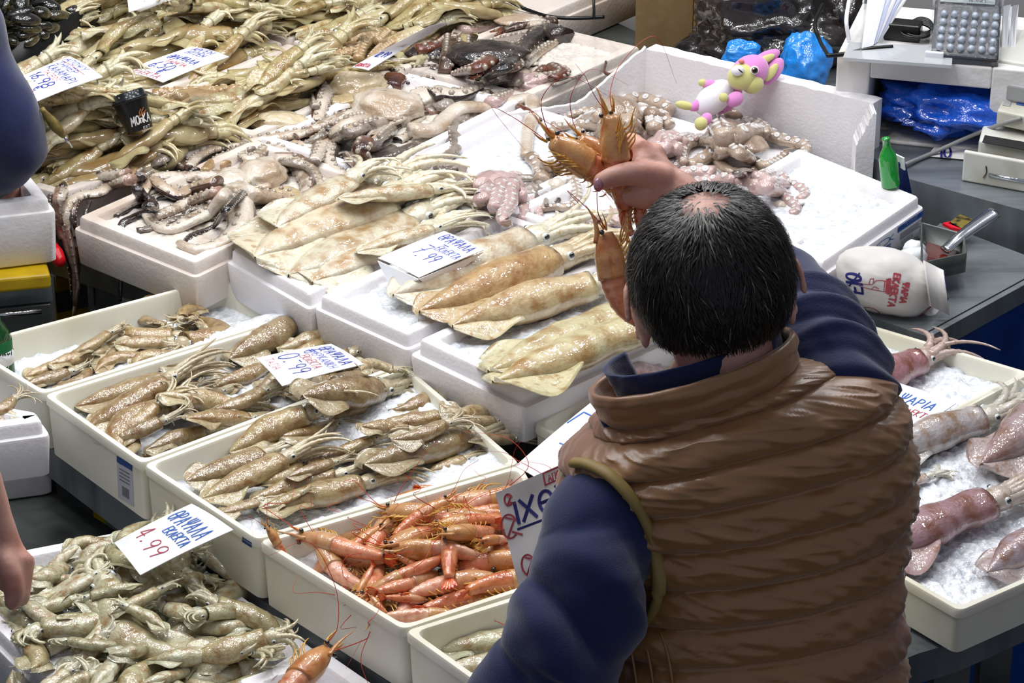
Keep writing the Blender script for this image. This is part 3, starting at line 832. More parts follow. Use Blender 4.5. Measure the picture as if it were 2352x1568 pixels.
# tray A
hA = heap_for('A'); tA = []; z = .965
g = 'squid in the tray beside the beer bottle'
lay_px(tA, hA, [(60, 885, 150, 850), (100, 880, 170, 860), (230, 815, 330, 790), (350, 790, 430, 770), (240, 850, 330, 820), (420, 740, 480, 700), (180, 840, 240, 810), (330, 730, 400, 700)], z - .02, SQ, .15, .75, TAN, g, .4)
lay_px(tA, hA, [(45, 872, 152, 838), (76, 892, 168, 862), (110, 835, 213, 800), (148, 806, 245, 772), (215, 835, 330, 803), (262, 788, 382, 775), (266, 742, 395, 765, SQ[3]), (310, 838, 400, 800),
                (330, 700, 380, 730, SQ[6]), (455, 722, 428, 790, SQ[7], 1.2), (515, 738, 480, 790, SQ[1]), (318, 682, 385, 690, SQ[7]), (395, 700, 440, 735, SQ[4]), (480, 712, 420, 742, SQ[6]), (130, 860, 200, 832), (350, 745, 310, 720, SQ[3])], z + .01, SQ, .155, .75, TAN, g, .4)
name_rows(tA, 'tan squid', 'in the beer bottle tray', 6)
# tray B
hB = heap_for('B'); tB = []; g = 'squid in the 0.99 card tray'
lay_px(tB, hB, [(230, 940, 330, 900), (330, 900, 430, 860), (280, 1030, 380, 985), (400, 980, 500, 930), (560, 860, 650, 820), (500, 980, 600, 940), (640, 850, 740, 800), (740, 880, 830, 830), (660, 940, 770, 890), (350, 960, 440, 920), (600, 930, 690, 880), (300, 985, 400, 940)], z - .02, SQ, .15, .75, TAN, g, .4)
lay_px(tB, hB, [(172, 930, 379, 868, SQ[0], .9), (193, 975, 375, 908, SQ[5], 1.0), (207, 990, 330, 965, SQ_FLAT[0]), (272, 1040, 382, 950, SQ[4], 1.1), (368, 962, 530, 935, SQ[2], 1.1), (492, 878, 599, 835, SQ[0]), (530, 832, 664, 762, SQ[0], 1.15),
                (516, 812, 600, 765, SQ[5]), (365, 862, 478, 818, SQ[2]), (637, 805, 745, 770, SQ[1]), (689, 905, 790, 860, SQ[5]), (637, 960, 775, 906, SQ[0]), (560, 955, 640, 935, SQ_FLAT[1]), (440, 1030, 520, 985, SQ[1]),
                (800, 800, 740, 760, SQ[6]), (840, 830, 780, 850, SQ[3]), (320, 1050, 430, 1010, SQ[5]), (540, 900, 620, 880, SQ[3]), (740, 935, 850, 870, SQ[2]), (700, 900, 800, 840, SQ[4])], z + .012, SQ, .155, .75, TAN, g, .4)
lay_px(tB, hB, [(225, 1000, 360, 962, SQ[1]), (335, 1045, 470, 1000, SQ[2]), (430, 1012, 560, 962, SQ[5]), (470, 960, 600, 925, SQ[3]), (250, 1020, 370, 1000, SQ[0])], z + .012, SQ, .155, .75, TAN, g, .25)
name_rows(tB, 'brownish tan squid', 'in the 0.99 card tray', 6)
# tray C
hC = heap_for('C'); tC = []; g = 'squid in the tray beside the prawns'
lay_px(tC, hC, [(520, 1100, 640, 1060), (640, 1060, 760, 1010), (760, 1000, 880, 950), (880, 1010, 1000, 985), (700, 1120, 820, 1080), (930, 1050, 1050, 1010), (560, 1140, 680, 1100)], z - .012, SQ, .14, .75, TAN, g, .4)
lay_px(tC, hC, [(528, 1048, 705, 998, SQ[2], 1.2), (700, 1005, 865, 925, SQ[0], 1.1), (850, 988, 1012, 965, SQ[0], 1.0), (428, 1112, 600, 1052, SQ[5], .95), (465, 1150, 645, 1083, SQ[5], .95), (578, 1152, 770, 1098, SQ[2], .75),
                (597, 1182, 826, 1122, SQ[0], .9), (838, 1112, 1068, 1018, SQ[0], .9), (985, 1082, 1062, 1055, SQ[5], 1.2), (740, 1060, 850, 1030, SQ[5]), (828, 1035, 935, 1005, SQ[2]), (890, 945, 1000, 905, SQ[3], 1.1), (1000, 925, 1068, 862, SQ_FLAT[1], .8),
                (505, 1178, 590, 1150, SQ_FLAT[0], 1.1), (1030, 1010, 1130, 985, SQ[5]), (560, 1022, 660, 985, SQ[1]), (830, 935, 900, 900, SQ[4]), (660, 1130, 760, 1085, SQ[0], .8), (1010, 960, 1120, 965, SQ[1]), (620, 1180, 690, 1165, SQ_FLAT[1])], z + .012, SQ, .15, .78, TAN, g, .35)
lay_px(tC, hC, [(1040, 1005, 1140, 965, SQ[2]), (1075, 1040, 1170, 1005, SQ[5]), (900, 1075, 1020, 1040, SQ[1]), (940, 905, 1040, 885, SQ[3])], z + .012, SQ, .15, .78, TAN, g, .25)
name_rows(tC, 'olive tan squid', 'in the tray beside prawns', 7)
# tray F
hF = heap_for('F'); tF = []
lay_px(tF, hF, [(990, 1490, 1180, 1455, SQ[0]), (1010, 1530, 1190, 1500, SQ[5]), (1080, 1580, 1220, 1520, SQ[0]), (1060, 1450, 1200, 1420, SQ[2])], .965, SQ, .13, .75, GREEN, 'pale squid by the elbow', .4, 1, .2, .5)
name_rows(tF, 'pale grey green squid', 'in the tray under the elbow of the seller')
# polystyrene boxes: big squid
h1 = heap_for('P1'); t1 = []; zz = ZP + .01
lay_px(t1, h1, [(600, 585, 850, 440, SQ_FLAT[0], 1.0), (590, 608, 880, 480, SQ_FLAT[1], 1.0), (660, 625, 930, 500, SQ_FLAT[0], .9), (720, 640, 965, 530, SQ_FLAT[1], .85), (640, 560, 800, 470, SQ_FLAT[1], .9), (780, 530, 985, 470, SQ[0], .6), (820, 600, 985, 545, SQ[5], .7)], zz, SQ_FLAT, .16, .5, PALE, 'flattened squid left of the folded card', .45, 1, .15, .3)
name_rows(t1, 'pale flattened squid', 'left of the folded 7.99 card', 7)
h2 = heap_for('P2'); t2 = []
lay_px(t2, h2, [(905, 688, 1205, 568, SQ_BIG[0], .9)], zz, SQ_BIG, .15, .85, PALE, None, .4, 1, .1)
lay_px(t2, h2, [(965, 728, 1262, 615, SQ_BIG[0], 1.0)], zz, SQ_BIG, .15, .85, [rgb('#b89a6c')], None, .4, 1, .1)
t2[0]['label'] = 'large pale squid half under the folded 7.99 card'; t2[1]['label'] = 'large brown squid in front of the folded 7.99 card, eye showing'
h3 = heap_for('P3'); t3 = []
lay_px(t3, h2, [(1040, 755, 1355, 668, SQ_BIG[1], .95)], zz, SQ_BIG, .15, .85, [rgb('#c8b68c')], None, .4, 1, .1)
lay_px(t3, h3, [(1120, 850, 1425, 725, SQ_BIG[2], .95), (1130, 878, 1475, 755, SQ_BIG[2], 1.0)], zz, SQ_BIG, .13, .7, [rgb('#d0c69a')], None, .4, 1, .15)
t3[0]['label'] = 'large cream squid right of the brown one, lying across two boxes'
t3[1]['label'] = 'long pale squid in the box nearest the seller, further back'
t3[2]['label'] = 'long pale squid along the near edge of the box nearest the seller'
# heap of small squid at the lower left
hE = heap_for('E'); tE = []; q = TRAYS['E']['q']; g = 'small squid heaped in the lower left box'
fill(tE, hE, q, 48, SQ_S, .16, .75, .098, lambda: rnd.uniform(0, 6.28), GREEN, g, .05, .04)
hero = [(645, 1225, 480, 1330), (640, 1412, 500, 1360, 1), (420, 1470, 250, 1330), (130, 1400, 300, 1420), (20, 1470, 180, 1560), (205, 1560, 270, 1470), (380, 1440, 300, 1400), (480, 1530, 400, 1480), (560, 1440, 420, 1430), (70, 1300, 190, 1280),
        (40, 1390, 140, 1385), (100, 1340, 210, 1310), (640, 1500, 500, 1510), (300, 1540, 420, 1490), (500, 1280, 380, 1330), (140, 1240, 260, 1210), (300, 1240, 180, 1260), (590, 1350, 470, 1390), (330, 1360, 210, 1360), (60, 1500, 40, 1400), (150, 1480, 80, 1440), (700, 1480, 560, 1470), (350, 1290, 460, 1300), (590, 1290, 480, 1260), (250, 1500, 340, 1450), (420, 1560, 520, 1530), (110, 1580, 200, 1520), (280, 1420, 160, 1440),
        (240, 1195, 320, 1200), (180, 1225, 110, 1250)]
lay_px(tE, hE, [(a[0], a[1], a[2], a[3]) for a in hero], .93, SQ_S, .16, .78, GREEN, g, .06, .92, .6, .35)
lay_px(tE, hE, [(40, 1540, 150, 1500), (120, 1470, 230, 1430), (330, 1560, 230, 1520), (420, 1500, 540, 1480), (560, 1520, 450, 1545), (600, 1440, 500, 1410), (250, 1400, 360, 1360), (60, 1350, 170, 1330), (520, 1340, 430, 1300), (200, 1540, 100, 1560), (380, 1580, 480, 1560), (470, 1400, 380, 1360)], .93, SQ_S, .165, .78, GREEN, g, .06, .95, .6, .35)
name_rows(tE, 'small grey green squid', 'heaped with the 4.99 card', 8)
# far left stall: long yellowish squid
LOOSE = []
def zone(keys, n, L, ang, pal, what, where, kits=SQ_LONG, width=.1, per=10, lift=0.0):
    for key, m in zip(keys, n):
        h = heap_for(key); th = []; q = TRAYS[key]['q']
        fill(th, h, q, m, kits, width, .7, L, lambda: rnd.gauss(ang, .22) + (math.pi if rnd.random() < .25 else 0), pal, 'long yellowish squid at the back left', .12, .02, (1.0, 1.4), LOOSE, int(m * .57))
        name_rows(th, what, where[key], per)
zone(['V1', 'V2', 'V4', 'V5', 'V6', 'V7', 'V3'], [42, 26, 44, 46, 40, 40, 18], .155, R(36), YEL, 'long squid',
     dict(V1='left of the coffee cup', V2='behind the coffee cup', V4='by the 16.98 card', V5='by the 6.50 card', V6='beside the mussels', V7='at the top edge', V3='by the brown octopus'))
merged(LOOSE, 'squid_layer', 'lower layer of yellowish squid under the ones on top at the back left', rgb('#bcb084'))
# squid on the ice at the right
hS = heap_for('S'); tS = []; zs = 1.0
def one(h, e, z, kit, pal, label, w=1.0, lighten=.4, roll=0.1):
    o = lay(kit, h, P(e[0], e[1], z), P(e[2], e[3], z), .15, .8, label, 'squid', None, squid_col(pal, lighten), roll, .4, w)
    return o
one(hS, (2010, 1050, 2250, 965), zs, SQ_BIG[1], [rgb('#b9b2b4')], 'large grey white squid below the right price card', 1.0, .5)
one(hS, (2256, 1075, 2430, 930), zs, SQ_BIG[0], [rgb('#a38e92')], 'purplish squid at the right edge of the ice tray', 1.05, .4)
one(hS, (2020, 1110, 2130, 1075), zs, SQ_FLAT[1], [rgb('#c5c2c4')], 'pale squid arms lying on ice beside the vest', .8, .6)
one(hS, (1975, 1275, 2265, 1165), zs, SQ_BIG[2], [rgb('#a88488')], 'pink squid on ice with dark eye, right of the vest', 1.1, .5)
one(hS, (2270, 1310, 2420, 1225), zs, SQ_BIG[1], [rgb('#a8959a')], 'grey brown squid near the right front corner of the ice tray', 1.25, .5)
hT = heap_for('T')
one(hT, (1960, 900, 2110, 825), zs, SQ_BIG[1], [rgb('#a87880')], 'small pink squid in the tray below the paper parcel', 1.25, .4)
hG = heap_for('G')
one(hG, (1330, 960, 1450, 890), zs, SQ_BIG[0], [rgb('#b99aa2')], 'pinkish squid behind the vest collar, lower one', 1.1, .5)
one(hG, (1400, 910, 1510, 840), zs, SQ_BIG[1], [rgb('#b49aa0')], 'pinkish squid behind the vest collar, upper one', 1.1, .5)
# a drooping squid over the left stacked box is added with that box

# ------------------------------------------------------------------ prawns in their tray
hD = heap_for('D'); tD = []; g = 'orange prawns in the tray left of the seller'
q = TRAYS['D']['q']
for i in range(34):
    u, v = rnd.uniform(.12, .88), rnd.uniform(.1, .9)
    p = quad_at(q, u, v); a = rnd.gauss(R(30), .7) + (math.pi if rnd.random() < .5 else 0); L = rnd.uniform(.11, .145)
    d = Vector((math.cos(a), math.sin(a), 0)) * L * .5; mid = quad_at(q, .5, .5)
    for _t in range(8):
        if inside(q, p - d * 1.25) and inside(q, p + d * 1.25): break
        p = p.lerp(mid, .15)
    tD.append(lay_prawn(rnd.choice(PR), hD, p - d, p + d, 'prawn', g, rnd.choice((1.4, -1.4, .3, 1.1, -1.2)), soft=.35))
pr = [(880, 1160, 1050, 1105, 1, .9), (815, 1180, 965, 1200, 1, 1.2), (1150, 1170, 935, 1180, 2, -1.3), (850, 1215, 670, 1250, 0, 1.2), (880, 1240, 770, 1280, 3, -1.3), (1035, 1230, 890, 1265, 0, 1.3), (690, 1260, 880, 1335, 1, 1.1), (1000, 1280, 1140, 1230, 0, -1.2),
      (1010, 1315, 1160, 1250, 1, 1.3), (1100, 1320, 1180, 1275, 0, .8), (830, 1380, 1025, 1330, 0, .6), (820, 1370, 860, 1325, 3, .9), (985, 1370, 880, 1400, 3, -1.2), (905, 1310, 980, 1325, 4, 1.4), (760, 1350, 700, 1310, 3, 1.2), (1090, 1360, 1140, 1340, 4, 1.3), (1020, 1390, 950, 1420, 2, -1.2), (1180, 1330, 1210, 1280, 1, 1.2), (1070, 1140, 960, 1120, 0, 1.3), (850, 1400, 890, 1430, 1, .8), (1180, 1200, 1080, 1215, 0, 1.2), (760, 1240, 700, 1230, 3, -1.3)]
for x0, y0, x1, y1, k, rl in pr:
    tD.append(lay_prawn(PR[k], hD, P(x0, y0, .975), P(x1, y1, .975), 'prawn', g, rl, soft=.3))
name_rows(tD, 'orange prawn', 'in the prawn tray', 8)
o = lay_prawn(PR[0], None, P(612, 1205, 1.03), P(668, 1300, .975), 'grey brown prawn propped head up on the corner of the prawn tray', None, 1.0, z=1)
hD2 = Heap([P(640, 1560, .9), P(780, 1470, .9)], .9)
o = lay_prawn(PRH[1], None, P(757, 1484, .955), P(600, 1650, .925), 'yellow orange prawn lying over the corner of the bottom box', None, -1.1, z=1)
# ------------------------------------------------------------------ octopus
def omat(name, col, col2, **k):
    return mat(name, col, 0.27, sss=.22, coat=.7, col2=col2, scale=k.pop('scale', 18), lo=.44, hi=.62, bump=.32, bscale=k.pop('bscale', 110), coatr=.1, **k)
OM = dict(
    pale=omat('octopus_skin_pale', '#b09d8a', '#947e6a'), pink=omat('octopus_skin_pink', '#c4a9a4', '#b29690'), white=omat('octopus_flesh_white', '#d3c8b8', '#b39d84', scale=11),
    cream=omat('octopus_flesh_cream', '#cfbf9f', '#bba67e', scale=9), tan=omat('octopus_skin_tan', '#b59a72', '#a3835a'), grey=omat('octopus_skin_grey', '#94897e', '#54483e'),
    brown=omat('octopus_skin_brown', '#5a4032', '#2e211b'), dark=omat('octopus_skin_dark', '#2e231e', '#14100e'), red=omat('octopus_skin_red_brown', '#6b3a26', '#3a1c14'),
    rose=omat('octopus_skin_rose', '#a08070', '#66483c'))
SUCK = mat('octopus_sucker', '#d9d4cf', 0.28, sss=.3, coat=.6)
SUCKG = mat('octopus_sucker_grey', '#a89c8e', 0.28, sss=.2, coat=.6, col2='#85786a', scale=40)
SUCKT = mat('octopus_sucker_tan', '#c3a987', 0.28, sss=.3, coat=.6)
FACE = omat('octopus_arm_face', '#cfc4b4', '#94806a', scale=34)
def px2m(p, r):
    return r / FPX * (Vector(p) - EYE).dot(FWD)
def sucker(mb, p, n, r, m):
    lathe(mb, [(r * .8, -r * .3), (r, r * .18), (r * .82, r * .42), (r * .5, r * .30), (r * .12, r * .16)], p, n, 8, m)
HANG_Y = P(150, 452, ZP).y - .03
def arm_obj(root, heap, pts, r0, r1, skin, face=None, suck=None, fang=0.0, flat=.8, z0=ZP, bumps=0, n=None, wide=1.0, lift=0.0, sc=1.0, name='arm'):
    """one arm: pts are (px, py[, dz]) on the trays; a trailing 'h' hangs the point down from the edge before it"""
    path = []; last = None; r0 *= 1.18 if suck else 1.5; r1 *= 1.15 if suck else 1.35; flat = flat if suck else .62
    for q in pts:
        if len(q) > 2 and q[2] == 'h':
            d = ray(q[0], q[1]); t = (HANG_Y if q[0] < 225 else last.y - .02) / d.y
            path.append(EYE + d * t)
        else:
            p = P(q[0], q[1], z0); r = px2m(p, r0)
            dz = q[2] if len(q) > 2 else 0
            z = heap.at(p.x, p.y) + r * .55 * flat + dz + lift
            p = P(q[0], q[1], z); path.append(p); last = p
    rm0, rm1 = px2m(path[0], r0), px2m(path[-1], r1)
    L = sum((path[i + 1] - path[i]).length for i in range(len(path) - 1))
    n = n or max(14, min(60, int(L / (rm0 * .5))))
    cp = catmull(path, n)
    fr = frames(cp); mb = MB(); sg = 12; V = []; F = []; Mi = []
    fa = math.radians(fang)
    rad = lambda t: rm0 * (1 - t) ** .8 + rm1 * (1 - (1 - t) ** .8)
    for i, p in enumerate(cp):
        t = i / n; r = rad(t)
        _, s, u = fr[i]
        for k in range(sg):
            a = 2 * math.pi * k / sg
            rr = r * (1 + .12 * noise.noise(p * 60 + Vector((k * .8, 0, 0))))
            V.append(p + s * math.cos(a) * rr + u * math.sin(a) * rr * flat)
    for i in range(n):
        for k in range(sg):
            a = 2 * math.pi * (k + .5) / sg - math.pi / 2 - fa
            c = math.cos(a)
            F.append((i * sg + k, i * sg + (k + 1) % sg, (i + 1) * sg + (k + 1) % sg, (i + 1) * sg + k)); Mi.append(1 if face and c > .45 else 0)
    b = 0
    mb.v = [tuple(v) for v in V]; mb.f = F; mb.m = Mi
    mb.f += [tuple(range(sg))[::-1], tuple(n * sg + k for k in range(sg))]; mb.m += [0, 0]
    if suck:
        s_ = 0.25; row = 0; d = 0.0; i = 0; step = None; acc = 0
        prev = cp[0]
        for i in range(1, n):
            acc += (cp[i] - cp[i - 1]).length; t = i / n; r = rad(t)
            if r < .0022: break
            if acc > r * .66 / sc:
                acc = 0; row = 1 - row
                _, sd, u = fr[i]
                a = math.pi / 2 + fa + (.52 if row else -.52)
                nn = (sd * math.cos(a) + u * math.sin(a))
                sucker(mb, cp[i] + sd * math.cos(a) * r * .93 + u * math.sin(a) * r * flat * .93, nn, r * .44 * sc * (1 if t > .12 else .65), 2)
    if bumps:
        for i in range(2, n - 1):
            for e in (-1, 1):
                if (i + (e > 0)) % 2: continue
                t = i / n; r = rad(t); _, sd, u = fr[i]
                a = math.pi / 2 + fa + e * .85
                c = cp[i] + sd * math.cos(a) * r * .9 + u * math.sin(a) * r * flat * .9
                ellipsoid(mb, c, ((r * bumps, 0, 0), (0, r * bumps, 0), (0, 0, r * bumps)), 6, 5, 2)
    mats = [OM[skin], FACE if face in (None, True) else OM[face], suck if suck not in (None, True) else (SUCK if suck else SUCKG)]
    o = mb.build(name, mats, root)
    # the heap grows under what comes next
    for i in range(0, n, 2):
        a, b = cp[i], cp[min(n, i + 2)]
        if a.z > heap.base - .03: heap.stamp(a, b, lambda t, r=rad(i / n): r * .9, flat)
    return o
def flesh(root, heap, cx, cy, rx, ry, skin, h=.6, z0=ZP, name='mantle', seed=0, lumps=.18):
    p = P(cx, cy, z0); a = px2m(p, rx); b = px2m(p, ry) / math.sin(R(25)) * .9
    b = min(b, a * 1.1); hz = min(a, b) * h
    p = P(cx, cy, heap.at(p.x, p.y) + hz * .5)
    mb = MB()
    ellipsoid(mb, p, ((a, 0, 0), (0, b, 0), (0, 0, hz)), 36, 22, 0, fn=lambda x, y, z: 1 + lumps * (noise.noise(Vector((x * 1.8 + seed, y * 1.8, z * 1.8))) + .5 * noise.noise(Vector((x * 4 + seed, y * 4, z * 4)))))
    o = mb.build(name, OM[skin], root)
    heap.stamp(p - Vector((a * .3, 0, 0)), p + Vector((a * .3, 0, 0)), lambda t: b * .7, hz / b)
    return o
def octo(label, at, group=None, name='octopus'):
    return empty(name, P(at[0], at[1], ZP), label, 'octopus', group)
allq = [p for k in ('Q1', 'Q2', 'Q3', 'R1', 'R4', 'R3', 'V1', 'V3') for p in TRAYS[k]['q']]
HO = Heap(allq, ZP - .014)
def arms(root, lst, skin, **k):
    for e in lst:
        kk = dict(k); kk.update(e[3] if len(e) > 3 else {})
        s = kk.pop('skin', skin)
        arm_obj(root, HO, e[0], e[1], e[2], s, **kk)
G = 'pale octopus on the white boxes'
# --- pale octopus with white suckers
o = octo('pale octopus with long arms spread below the plush rabbit', (1666, 326), G)
flesh(o, HO, 1672, 318, 52, 34, 'pale', .75, seed=1)
flesh(o, HO, 1700, 330, 60, 24, 'pale', .35, name='web', seed=7)
arms(o, [([(1659, 340), (1634, 353), (1607, 370), (1582, 382)], 17, 15), ([(1653, 330), (1615, 322), (1582, 328), (1567, 350), (1571, 372)], 18, 8),
         ([(1663, 343), (1653, 365), (1663, 384), (1682, 395), (1710, 393), (1749, 389)], 17, 9), ([(1672, 338), (1701, 353), (1730, 372), (1758, 380), (1787, 368), (1804, 351)], 19, 8),
         ([(1672, 322, .012), (1710, 307, .015), (1749, 303, .012), (1797, 322), (1835, 330), (1852, 338), (1840, 358), (1798, 372)], 24, 6), ([(1666, 315, .02), (1648, 286, .02), (1645, 266, .012), (1668, 256, .012), (1705, 262, .01), (1735, 268), (1756, 290), (1762, 305)], 24, 8),
         ([(1690, 300, .015), (1720, 285, .01), (1748, 290), (1762, 300)], 20, 8), ([(1800, 345), (1835, 335), (1853, 308)], 2.5, 1.5, dict(suck=None))], 'pale', suck=True)
o = octo('octopus lying between the seller head and the broken printed box', (1720, 425), G)
flesh(o, HO, 1725, 425, 52, 26, 'pink', .6, seed=2); flesh(o, HO, 1791, 474, 15, 15, 'white', .9, seed=3, lumps=.03, name='innards')
arms(o, [([(1640, 400), (1596, 395), (1560, 402), (1540, 412)], 20, 10), ([(1690, 412), (1640, 416), (1600, 420), (1570, 430)], 18, 10), ([(1745, 412), (1777, 400), (1800, 408), (1796, 425)], 19, 9),
         ([(1760, 420), (1806, 424), (1838, 432), (1850, 447), (1836, 458)], 18, 9), ([(1755, 430), (1793, 444), (1812, 462), (1829, 475), (1825, 489), (1812, 490)], 19, 9), ([(1715, 405), (1690, 398), (1712, 390), (1742, 398)], 8, 4, dict(skin='grey', suck=None)),
         ([(1838, 470), (1860, 462), (1882, 455)], 2, 1, dict(skin='grey', suck=None))], 'pink', suck=True)
o = octo('pinkish octopus right behind the raised hand', (1540, 335), G)
flesh(o, HO, 1535, 332, 48, 24, 'pink', .55, seed=4)
arms(o, [([(1540, 330), (1510, 305), (1470, 312)], 16, 8), ([(1545, 335), (1565, 352), (1562, 378), (1520, 386)], 16, 8), ([(1530, 340), (1500, 350), (1480, 372), (1470, 400)], 16, 9), ([(1550, 322), (1580, 312), (1600, 318)], 12, 6), ([(1520, 345), (1510, 380), (1530, 410)], 15, 8)], 'pink', suck=True)
o = octo('octopus behind the heads of the held prawns', (1430, 275), G)
flesh(o, HO, 1420, 270, 58, 28, 'pale', .8, seed=5)
arms(o, [([(1371, 254), (1333, 259), (1302, 269), (1270, 284), (1275, 276)], 12, 3), ([(1390, 286), (1314, 290), (1276, 294), (1258, 310)], 15, 7), ([(1385, 268), (1343, 276), (1327, 294), (1340, 310)], 20, 9), ([(1429, 245), (1457, 226), (1486, 231), (1515, 240), (1540, 255)], 19, 14),
         ([(1448, 258), (1476, 262), (1498, 276), (1503, 296)], 21, 17, dict(sc=1.25)), ([(1490, 262), (1520, 268), (1540, 290)], 17, 12), ([(1440, 280), (1460, 305), (1450, 330)], 22, 14), ([(1400, 285), (1370, 310), (1330, 320)], 18, 8)], 'pale', suck=True)
o = octo('octopus arm looped around a white ball left of the hand', (1277, 430), G)
flesh(o, HO, 1277, 428, 21, 25, 'white', .95, seed=6, lumps=.03); flesh(o, HO, 1272, 458, 16, 9, 'grey', .7, seed=8, name='innards')
arms(o, [([(1220, 361), (1233, 378), (1238, 400)], 15, 10), ([(1241, 415), (1258, 394), (1287, 389), (1306, 404), (1321, 430), (1325, 457), (1308, 476), (1277, 475), (1243, 480)], 17, 8), ([(1250, 385), (1290, 375), (1330, 385)], 15, 8), ([(1238, 480), (1222, 478), (1205, 470)], 10, 6)], 'pale', suck=True)
o = octo('small pinkish octopus facing up at the corner of its box, left of the hand', (1143, 427), G)
flesh(o, HO, 1140, 432, 66, 32, 'pink', .55, seed=9, lumps=.1); flesh(o, HO, 1214, 440, 32, 26, 'grey', .6, seed=10, name='innards', lumps=.3)
arms(o, [([(1107, 411), (1134, 399), (1153, 409), (1182, 398), (1205, 408)], 11, 5), ([(1190, 408), (1230, 412), (1250, 440), (1255, 470)], 9, 4, dict(skin='grey', suck=None)), ([(1110, 425), (1077, 434), (1064, 458)], 20, 12), ([(1125, 435), (1105, 457), (1100, 470)], 19, 13), ([(1145, 440), (1140, 462), (1133, 477)], 19, 13),
         ([(1170, 440), (1170, 470), (1154, 495), (1160, 510), (1172, 524), (1174, 543)], 18, 6), ([(1190, 440), (1203, 470), (1203, 490), (1198, 508)], 18, 11), ([(1215, 455), (1230, 476), (1240, 494), (1222, 505)], 12, 5), ([(1175, 420), (1180, 440), (1185, 455)], 16, 10), ([(1150, 420), (1155, 440), (1158, 456)], 16, 10)], 'pink', suck=True, sc=.8)
o = octo('octopus arm showing beside the left ear of the seller', (1380, 510), G)
flesh(o, HO, 1420, 500, 35, 16, 'pink', .6, seed=11)
arms(o, [([(1400, 492), (1370, 498), (1350, 520), (1348, 545)], 13, 8), ([(1410, 505), (1390, 520), (1400, 545)], 12, 7)], 'pink', suck=True)

# --- tangled arms lying under the large octopus pieces
rt = random.Random(12)
for key, lab, cols, n in (('Q1', 'tangled dark octopus arms lying under the large white octopus', ['dark', 'brown', 'grey', 'rose', 'dark'], 13), ('Q2', 'tangled octopus arms lying under the white arm by the box edge', ['dark', 'grey', 'brown', 'rose', 'white'], 15), ('Q3', 'tangled black brown octopus arms under the dark heap', ['dark', 'dark', 'brown', 'red'], 17)):
    T = TRAYS[key]['q']; o = octo(lab, pix(quad_at(T, .5, .5)))
    for i in range(n):
        u, v = rt.uniform(.12, .88), rt.uniform(.1, .62 if key == 'Q3' else .8); pts = []
        if key == 'Q3': u = min(u, .74)
        dv = rt.choice((-1, 1)) * rt.uniform(.05, .10); du = rt.uniform(-.07, .07)
        for k in range(5):
            pts.append(pix(quad_at(T, max(.08, min(.92 if key != 'Q3' else .78, u)), max(.06, min(.94, v))))); u += du + rt.uniform(-.07, .07); v += dv + rt.uniform(-.03, .03)
        arm_obj(o, HO, pts, rt.uniform(8, 12), rt.uniform(4, 7), rt.choice(cols), face=rt.choice((None, 'white', 'grey')), fang=rt.uniform(-60, 60), bumps=rt.choice((0, .25, .3)))
# --- large octopus on the pinkish ice
o = octo('large white fleshed octopus sprawling at the front of the stained box', (590, 410))
flesh(o, HO, 601, 402, 58, 36, 'white', .6, seed=12); flesh(o, HO, 530, 416, 45, 26, 'white', .5, seed=13, name='web')
st = dict(face=True, suck=True, bumps=.2)
bigf = dict(face=True, bumps=.26, fang=35)
arms(o, [([(520, 405), (437, 408), (374, 406), (331, 414), (308, 432)], 17, 8, dict(skin='rose')), ([(500, 418), (437, 435, .004), (411, 450, .006), (374, 431, .016), (350, 414, .016), (330, 446), (326, 462)], 16, 8, dict(skin='brown', face='white', fang=0)),
         ([(500, 440), (437, 463), (395, 482), (348, 500)], 14, 11), ([(520, 445), (479, 486), (437, 506), (395, 526), (360, 518), (332, 490)], 18, 7, dict(skin='white', fang=-40)),
         ([(545, 440), (553, 483), (549, 521), (515, 556), (467, 573), (432, 568), (412, 556)], 27, 8, dict(skin='white', fang=-60)), ([(560, 440), (520, 480), (490, 520), (440, 540), (420, 560)], 8, 5, dict(skin='dark', face=None)), ([(572, 445), (620, 454), (650, 443), (674, 452), (677, 483), (655, 502), (610, 498), (582, 508)], 21, 6, dict(skin='white', face='cream')),
         ([(630, 372), (677, 374), (704, 395), (716, 426), (708, 452), (698, 473), (708, 493)], 23, 12, dict(skin='rose', fang=-50)), ([(640, 380), (660, 372), (700, 380), (724, 400), (735, 440), (730, 470)], 12, 6, dict(skin='grey'))], 'rose', **bigf)
o = octo('octopus whose arms hang over the left corner of the stained box', (345, 350))
flesh(o, HO, 358, 305, 34, 34, 'white', .8, seed=14); flesh(o, HO, 335, 372, 42, 26, 'cream', .6, seed=15, name='web'); flesh(o, HO, 290, 405, 45, 20, 'tan', .6, seed=16, name='skin_fold')
